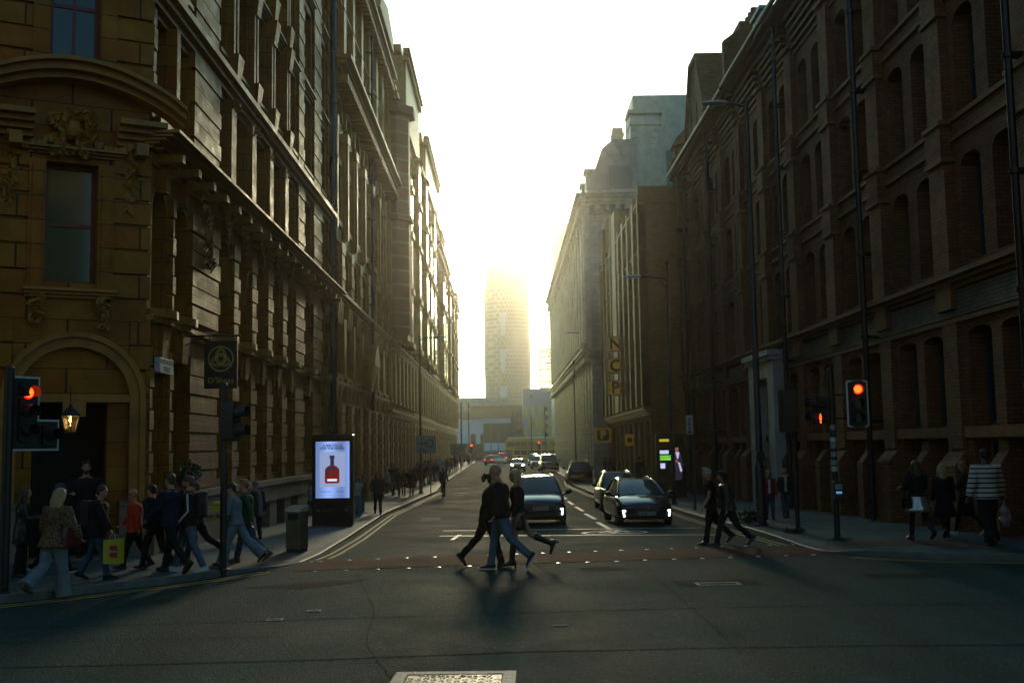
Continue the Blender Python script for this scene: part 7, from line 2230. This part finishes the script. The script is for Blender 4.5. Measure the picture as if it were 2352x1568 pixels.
t, i_ = person('dark haired man in a black coat with a red hood, carrying a yellow carrier bag', 222, 1330, 1114, 8, dict(hair='short', hcol='dark', top=C_black, topname='coat', hem=-.14, loose=.045, bcol=C_jeand, shoe=C_navy, build=1.06), dict(front=(16, 4, -4), rear=(-16, 12, 18)), -1, 3, ((-16, 8, 20, 0), (30, 10, 6, 0)), fine=True)
tp = i_[0]
mb = MB(); mb.rings([ell(tp(.50, -.02), Vector((1, 0, 0)), Vector((0, 1, 0)), .10, .10), ell(tp(.545, -.015), Vector((1, 0, 0)), Vector((0, 1, 0)), .085, .085)]); remesh(mb, 'hood', [cloth('red_lining', (.28, .02, .02))], .012, t, 2, .006, 4)
rucksack('black rucksack on the back of the man with the yellow carrier bag', t, i_, C_char)
wr = onto(t, i_[1][1][3] + i_[1][1][4] * .09)
bg_ = thing('carrier_bag', 'glossy yellow paper carrier bag with a red square, held by the man in the coat', 'bag', (wr.x + .02, wr.y, wr.z - .46), R(-14))
m_bagy = mat('yellow_paper', (.55, .44, .02), .4)
mb = MB(); mb.add([(-.145, -.06, 0), (.145, -.06, 0), (.145, .06, 0), (-.145, .06, 0), (-.15, -.05, .36), (.15, -.05, .385), (.15, .05, .385), (-.15, .05, .36)], [(0, 3, 2, 1), (0, 1, 5, 4), (1, 2, 6, 5), (2, 3, 7, 6), (3, 0, 4, 7)]); mb.build('bag', m_bagy, bg_)
mb = MB(); mb.box(-.02, .10, -.071, -.062, .10, .28); mb.build('red_square', mat('print_red', (.45, .02, .015), .4), bg_); text('LEGO', .045, C_white, bg_, (.04, -.073, .19), depth=.001, bold=.002)
mb = MB()
for y in (-.05, .05): mb.tube([(-.06, y, .36), (-.03, y * .5, .44), (0, 0, .455), (.03, y * .5, .44), (.06, y, .37)], .005, 5)
mb.build('handle', C_white, bg_, True)
t, i_ = person('bald man in dark glasses and a bright orange red shirt, facing left', 308, 1305, 1122, 188, dict(hair=None, top=C_red, topname='shirt', hem=-.12, loose=.035, bcol=C_black, shoe=C_olive, sole=C_char, build=1.05), dict(front=(18, 6, -8), rear=(-14, 16, 20)), 1, 2, A_swing, fine=True)
Hc = i_[4]; mb = MB(); mb.box(Hc.x + .085, Hc.x + .105, Hc.y - .065, Hc.y + .065, Hc.z - .005, Hc.z + .03); 
for s in (-1, 1): mb.box(Hc.x - .01, Hc.x + .09, Hc.y + s * .082, Hc.y + s * .088, Hc.z + .012, Hc.z + .024)
mb.build('glasses', m_lens, t)
t, i_ = person('person in black with a rucksack, back turned, right of the orange red shirt', 354, 1308, 1112, 160, dict(hair='short', hcol='black', top=C_black, topname='hoodie', hem=-.10, loose=.04, bcol=C_black, shoe=C_shoe), WALK, 1, 6, A_down)
rucksack('black rucksack with a pale line on the walker right of the orange red shirt', t, i_, C_black)
person('tall man in a navy jacket and dark trousers, walking away to the left', 393, 1316, 1087, 150, dict(hair='short', hcol='brown', top=C_navy, topname='jacket', hem=-.09, loose=.03, bcol=C_black, shoe=C_shoe, sole=C_char, build=1.03), dict(front=(20, 6, -10), rear=(-24, 22, 46)), -1, 3, A_swing2, fine=True)
t, i_ = person('bearded man in a black track jacket with a white sleeve stripe, jeans and white trainers', 434, 1313, 1092, 188, dict(hair='short', hcol='brown', beard=True, top=C_black, topname='track_jacket', hem=-.08, loose=.03, bcol=C_jean, shoe=C_wshoe, sole=C_sole, build=1.05, sleeve_stripe=1), dict(front=(22, 10, -10), rear=(-12, 12, 10)), -1, 1, ((-4, 10, 46, 14), (4, 8, 30, 10)), headpitch=6, fine=True)
rucksack('small dark rucksack on the man with the white sleeve stripe', t, i_, C_char)
person('walker in dark clothes hidden behind the man with the striped sleeve', 452, 1292, 1106, 186, dict(hair='short', hcol='brown', top=C_black, bcol=C_navy, shoe=C_shoe), dict(front=(16, 4, -4), rear=(-26, 30, 50)), 1, 3, A_down)
t, i_ = person('dark haired man in a grey blue jumper and light jeans, holding a yellow box', 541, 1299, 1109, 180, dict(hair='short', hcol='dark', top=C_greyblue, topname='jumper', hem=-.05, loose=.03, bcol=C_pale, bottom='wide', shoe=C_shoe), dict(front=(22, 8, -8), rear=(-30, 18, 44)), 1, 6, A_front, headpitch=14, fine=True)
q = onto(t, i_[0](.28, .30)); bx = thing('yellow_box', 'flat yellow box held in front of the man in the grey blue jumper', 'box', q, R(0))
mb = MB(); mb.box(-.10, .10, -.16, .16, -.16, .16); mb.build('box', m_bagy, bx); mb = MB(); mb.box(-.102, .102, -.162, .162, .10, .11); mb.build('lid_edge', C_olive, bx)
person('ginger haired person in a green jumper, behind the man with the yellow box', 566, 1293, 1101, 184, dict(hair='quiff', hcol='ginger', top=C_green, topname='jumper', hem=-.07, loose=.03, bcol=C_jeand, shoe=C_tan), dict(front=(18, 6, -8), rear=(-22, 22, 36)), -1, 3, A_swing, headyaw=18)
person('person in a pale beanie and long grey scarf, walking away along the terracotta wall', 586, 1240, 1105, 110, dict(hair='beanie', hatm=C_scarf, top=C_char, topname='coat', hem=-.12, loose=.04, bcol=C_black, shoe=C_shoe, scarf=C_scarf), WALK, 1, 2, A_down)

# ---- left pavement, further along
person('woman in a white tee shirt and pale trousers behind the advertising screen', 822, 1186, 1092, -120, dict(fem=True, hair='long', hcol='dark', hlen=.2, top=C_white, topname='tee_shirt', sleeve=.5, hem=-.02, bcol=C_pale, bottom='wide', shoe=C_wshoe), STAND, 1, 0, A_front)
person('person in jeans with a teal jacket, beside the woman in the white tee shirt', 834, 1179, 1090, 20, dict(hair='short', hcol='dark', top=C_green, bcol=C_jean, shoe=C_wshoe), STAND, 1, 0, A_down)
person('person in dark clothes walking towards us, right of the advertising screen', 868, 1181, 1083, -80, dict(hair='bob', hcol='dark', top=C_char, hem=-.1, loose=.04, bcol=C_black), WALK, 1, 0, A_pocket)
person('grey haired person in a light blue shirt on the left pavement', 889, 1141, 1073, 200, dict(hair='short', hcol='grey', top=C_lblue, topname='shirt', hem=-.08, loose=.03, bcol=C_jeand, build=1.1), WALK, -1, 0, A_swing)
person('man in black walking beside the light blue shirt, left pavement', 916, 1140, 1074, -100, dict(hair='short', hcol='dark', top=C_black, bcol=C_black), WALK, 1, 0, A_down)
person('woman in a dark dress and long hair on the left pavement', 927, 1139, 1075, -90, dict(fem=True, hair='long', hcol='brown', top=C_black, hem=-.3, bcol=C_black, bottom='slim'), WALK, 1, 0, A_front)
person('broad figure in a long dark coat next to the left lamp post', 945, 1140, 1073, -95, dict(hair='long', hcol='brown', hlen=.2, top=C_char, topname='coat', hem=-.42, flare=.06, loose=.05, bcol=C_black, bottom='slim', build=1.12), STAND, 1, 0, A_pocket)
person('person in a pale top half hidden at the left side of the advertising screen', 714, 1192, 1105, 180, dict(hair='short', hcol='brown', top=C_lblue, bcol=C_jeand), WALK, 1, 2, A_down)

# ---- right pavement
t, i_ = person('white haired woman in a raspberry cardigan and jeans, beside the tall lamp post', 1769, 1193, 1079, -95, dict(fem=True, hair='bob', hcol='blonde', top=C_cardi, topname='cardigan', hem=-.12, loose=.03, under=C_white, bcol=C_jeand, shoe=C_navy), dict(front=(10, 4, -2), rear=(-8, 12, 8)), 1, 0, A_down)
t, i_ = person('woman in a white scarf, olive jacket and jeans, beside the raspberry cardigan', 1806, 1189, 1075, -92, dict(fem=True, hair='bob', hcol='blonde', top=C_olive, topname='jacket', hem=-.12, loose=.035, under=C_white, scarf=C_white, bcol=C_jean, shoe=C_brown), dict(front=(10, 4, -2), rear=(-8, 12, 8)), -1, 0, A_pocket)
shoulder_bag('dark handbag carried by the woman in the white scarf', t, i_, C_leather, 1, .46, .1, .12, .10)
t, i_ = person('long haired woman in a shiny silver skirt and black top, walking away', 2112, 1243, 1057, 100, dict(fem=True, build=1.12, hair='long', hcol='brown', hlen=.3, top=C_black, topname='jumper', hem=.04, loose=.03, bottom='skirt', bcol=C_silver, skirt_len=.30, skirt_flare=.10, tights=C_black, shoe=C_leather, boot=.25, heel=.03), dict(front=(12, 4, -4), rear=(-16, 30, 40)), 1, 0, A_front, fine=True)
shoulder_bag('small black bag hanging beside the silver skirt', t, i_, C_black, 1, .56, 0, .12, .11)
person('blonde ponytailed woman in a black dress, beside the silver skirt', 2172, 1235, 1064, 80, dict(fem=True, build=1.05, hair='long', hcol='blonde', hlen=.36, top=C_black, topname='dress', hem=.02, loose=.02, bottom='skirt', bcol=C_black, skirt_len=.42, skirt_flare=.10, tights=C_black, shoe=C_leather), dict(front=(14, 4, -6), rear=(-18, 26, 40)), -1, 0, A_down)
person('red haired woman in a dark dress looking left, near the brick wall', 2222, 1230, 1057, 140, dict(fem=True, hair='long', hcol='ginger', hlen=.2, top=C_olive, topname='dress', hem=0, loose=.02, bottom='skirt', bcol=C_black, skirt_len=.44, skirt_flare=.05, tights=C_black, shoe=C_wshoe), WALK, 1, 0, A_front, headyaw=20)
t, i_ = person('tall dark haired man in a black and white striped jumper, walking away', 2274, 1250, 1030, 95, dict(hair='short', hcol='black', skin='brown', top=C_stripe, topname='jumper', hem=-.10, loose=.05, bcol=C_black, bottom='wide', shoe=C_shoe, build=1.08, wr=.006), dict(front=(10, 4, -4), rear=(-12, 16, 24)), -1, 0, ((-6, 16, 10, 0), (6, 14, 10, 0)), fine=True)
wr = onto(t, i_[1][1][3] + i_[1][1][4] * .1)
o = thing('carrier_bag', 'crumpled clear carrier bag in the hand of the man in stripes', 'bag', (wr.x + .03, wr.y, wr.z - .50), R(20))
mb = MB(); mb.rings([[(w * math.cos(a), w * .5 * math.sin(a), z) for a in [2 * math.pi * j / 14 for j in range(14)]] for z, w in ((0, .07), (.1, .13), (.25, .12), (.4, .05), (.5, .02))]); remesh(mb, 'bag', [mat('clear_plastic', (.35, .38, .4), .25, var=.5, vs=18)], .014, o, 2, .02, 6)
mb = MB(); mb.tube([(0, 0, .45), (0, .02, .52), (0, 0, .56)], .006, 5); mb.build('handle', C_white, o)

# ---- cyclist
gb = gnd(1018, 1144)
by = thing('bicycle', 'dark bicycle ridden away from us along the left kerb', 'bicycle', gb, R(90))
mb = MB()
for x in (-.52, .52):
    mb = MB(); n = 22; mb.rings([[(x + (.34 + .018 * math.cos(b_)) * math.cos(2 * math.pi * j / n), .018 * math.sin(b_), .35 + (.34 + .018 * math.cos(b_)) * math.sin(2 * math.pi * j / n)) for j in range(n)] for b_ in [2 * math.pi * k / 6 for k in range(7)]], cap=False)
    w_ = mb.build('wheel', m_tyre, by, True); mb = MB()
    for k in range(8): a = math.pi * k / 4; mb.tube([(x, 0, .35), (x + .33 * math.cos(a), 0, .35 + .33 * math.sin(a))], .003, 4)
    mb.build('spoke', m_rim, w_)
mb = MB()
for q in (((-.52, 0, .35), (-.12, 0, .30)), ((-.12, 0, .30), (-.22, 0, .85)), ((-.22, 0, .80), (.36, 0, .88)), ((-.12, 0, .30), (.38, 0, .80)), ((.34, 0, .98), (.52, 0, .35)), ((-.52, 0, .35), (-.2, 0, .78))): mb.tube(q, .016, 7)
mb.build('frame', m_black, by, True)
mb = MB(); mb.tube([(.40, -.28, 1.02), (.36, -.08, .99), (.36, .08, .99), (.40, .28, 1.02)], .013, 7); mb.build('handlebar', m_black, by, True)
mb = MB(); mb.rings([[(x, w * c, .9 + z) for c, z in ((-1, 0), (1, 0), (.7, .03), (-.7, .03))] for x, w in ((-.34, .07), (-.24, .07), (-.08, .02))]); mb.build('saddle', m_black, by, True)
mb = MB(); mb.tube([(-.12, -.09, .14), (-.12, -.07, .3), (-.12, .07, .3), (-.12, .09, .46)], .011, 6); mb.box(-.16, -.08, -.16, -.09, .12, .15); mb.box(-.16, -.08, .09, .16, .45, .48); mb.build('pedal_crank', m_black, by, True)
t, i_ = person('cyclist in a dark green jacket riding away along the left kerb', 1018, 1144, 1050, 90, dict(hair='short', hcol='dark', top=C_green, topname='jacket', loose=.03, hem=-.05, bcol=C_black, bottom='slim'), dict(front=(62, 74, 6), rear=(22, 40, 14)), 1, 32, ((58, 6, 10, 0), (58, 6, 10, 0)), headpitch=-24, loc=(gb.x, gb.y - .22, gb.z + .13), height=1.52)

# ---- far pedestrians: a few figures, copied
far = []
for lab, lk, ps in (('man', dict(hair='short', hcol='dark', top=C_black, bcol=C_jeand), WALK), ('woman', dict(fem=True, hair='long', hcol='brown', top=C_char, hem=-.28, loose=.03, bcol=C_black, bottom='slim'), WALK), ('jacket', dict(hair='short', hcol='brown', top=C_navy, bcol=C_black, build=1.1), STAND), ('pale', dict(fem=True, hair='bob', hcol='blonde', top=C_lblue, bcol=C_jeand), WALK)):
    far.append((lk, ps))
protos = [None] * 4
spots = {'distant pedestrians on the left pavement': ('dark distant pedestrian in the far left crowd, beyond the lamp post', -1, [(978, 1110), (985, 1112), (994, 1106), (1003, 1100), (1029, 1094), (1037, 1090), (1046, 1084), (1050, 1080), (1058, 1076), (1066, 1072), (1074, 1068), (1079, 1066), (1001, 1108), (960, 1122), (972, 1117), (1012, 1099), (1023, 1096), (903, 1136)]),
         'distant pedestrians on the right pavement': ('dark distant pedestrian in the crowd along the stone office and car park', 1, [(1376, 1096), (1384, 1094), (1392, 1098), (1402, 1100), (1412, 1103), (1422, 1104), (1430, 1106), (1363, 1088), (1352, 1084), (1340, 1080), (1470, 1122), (1480, 1124), (1326, 1074), (1316, 1070), (1310, 1068), (1440, 1108)])}
rnd = random.Random(11); k = 0
for grp, (lab, sgn, pts) in spots.items():
    for px, py in pts:
        j = k % 4; k += 1
        g = pav(px, py)
        if protos[j] is None:
            lk, ps = far[j]
            t, _ = person(lab, px, py, 0, -90, lk, ps, 1, 1, A_swing, group=grp, vox=.028, loc=tuple(g), height=1.72)
            protos[j] = t
        else:
            t = copy_tree(protos[j], loc=g, label=lab, group=grp)
        t['label'] = lab; t['group'] = grp
        t.rotation_euler.z = R(rnd.choice((-90, 90)) + rnd.uniform(-25, 25)); s = rnd.uniform(.94, 1.08); t.scale = [v * s for v in protos[j].scale] if t is not protos[j] else t.scale
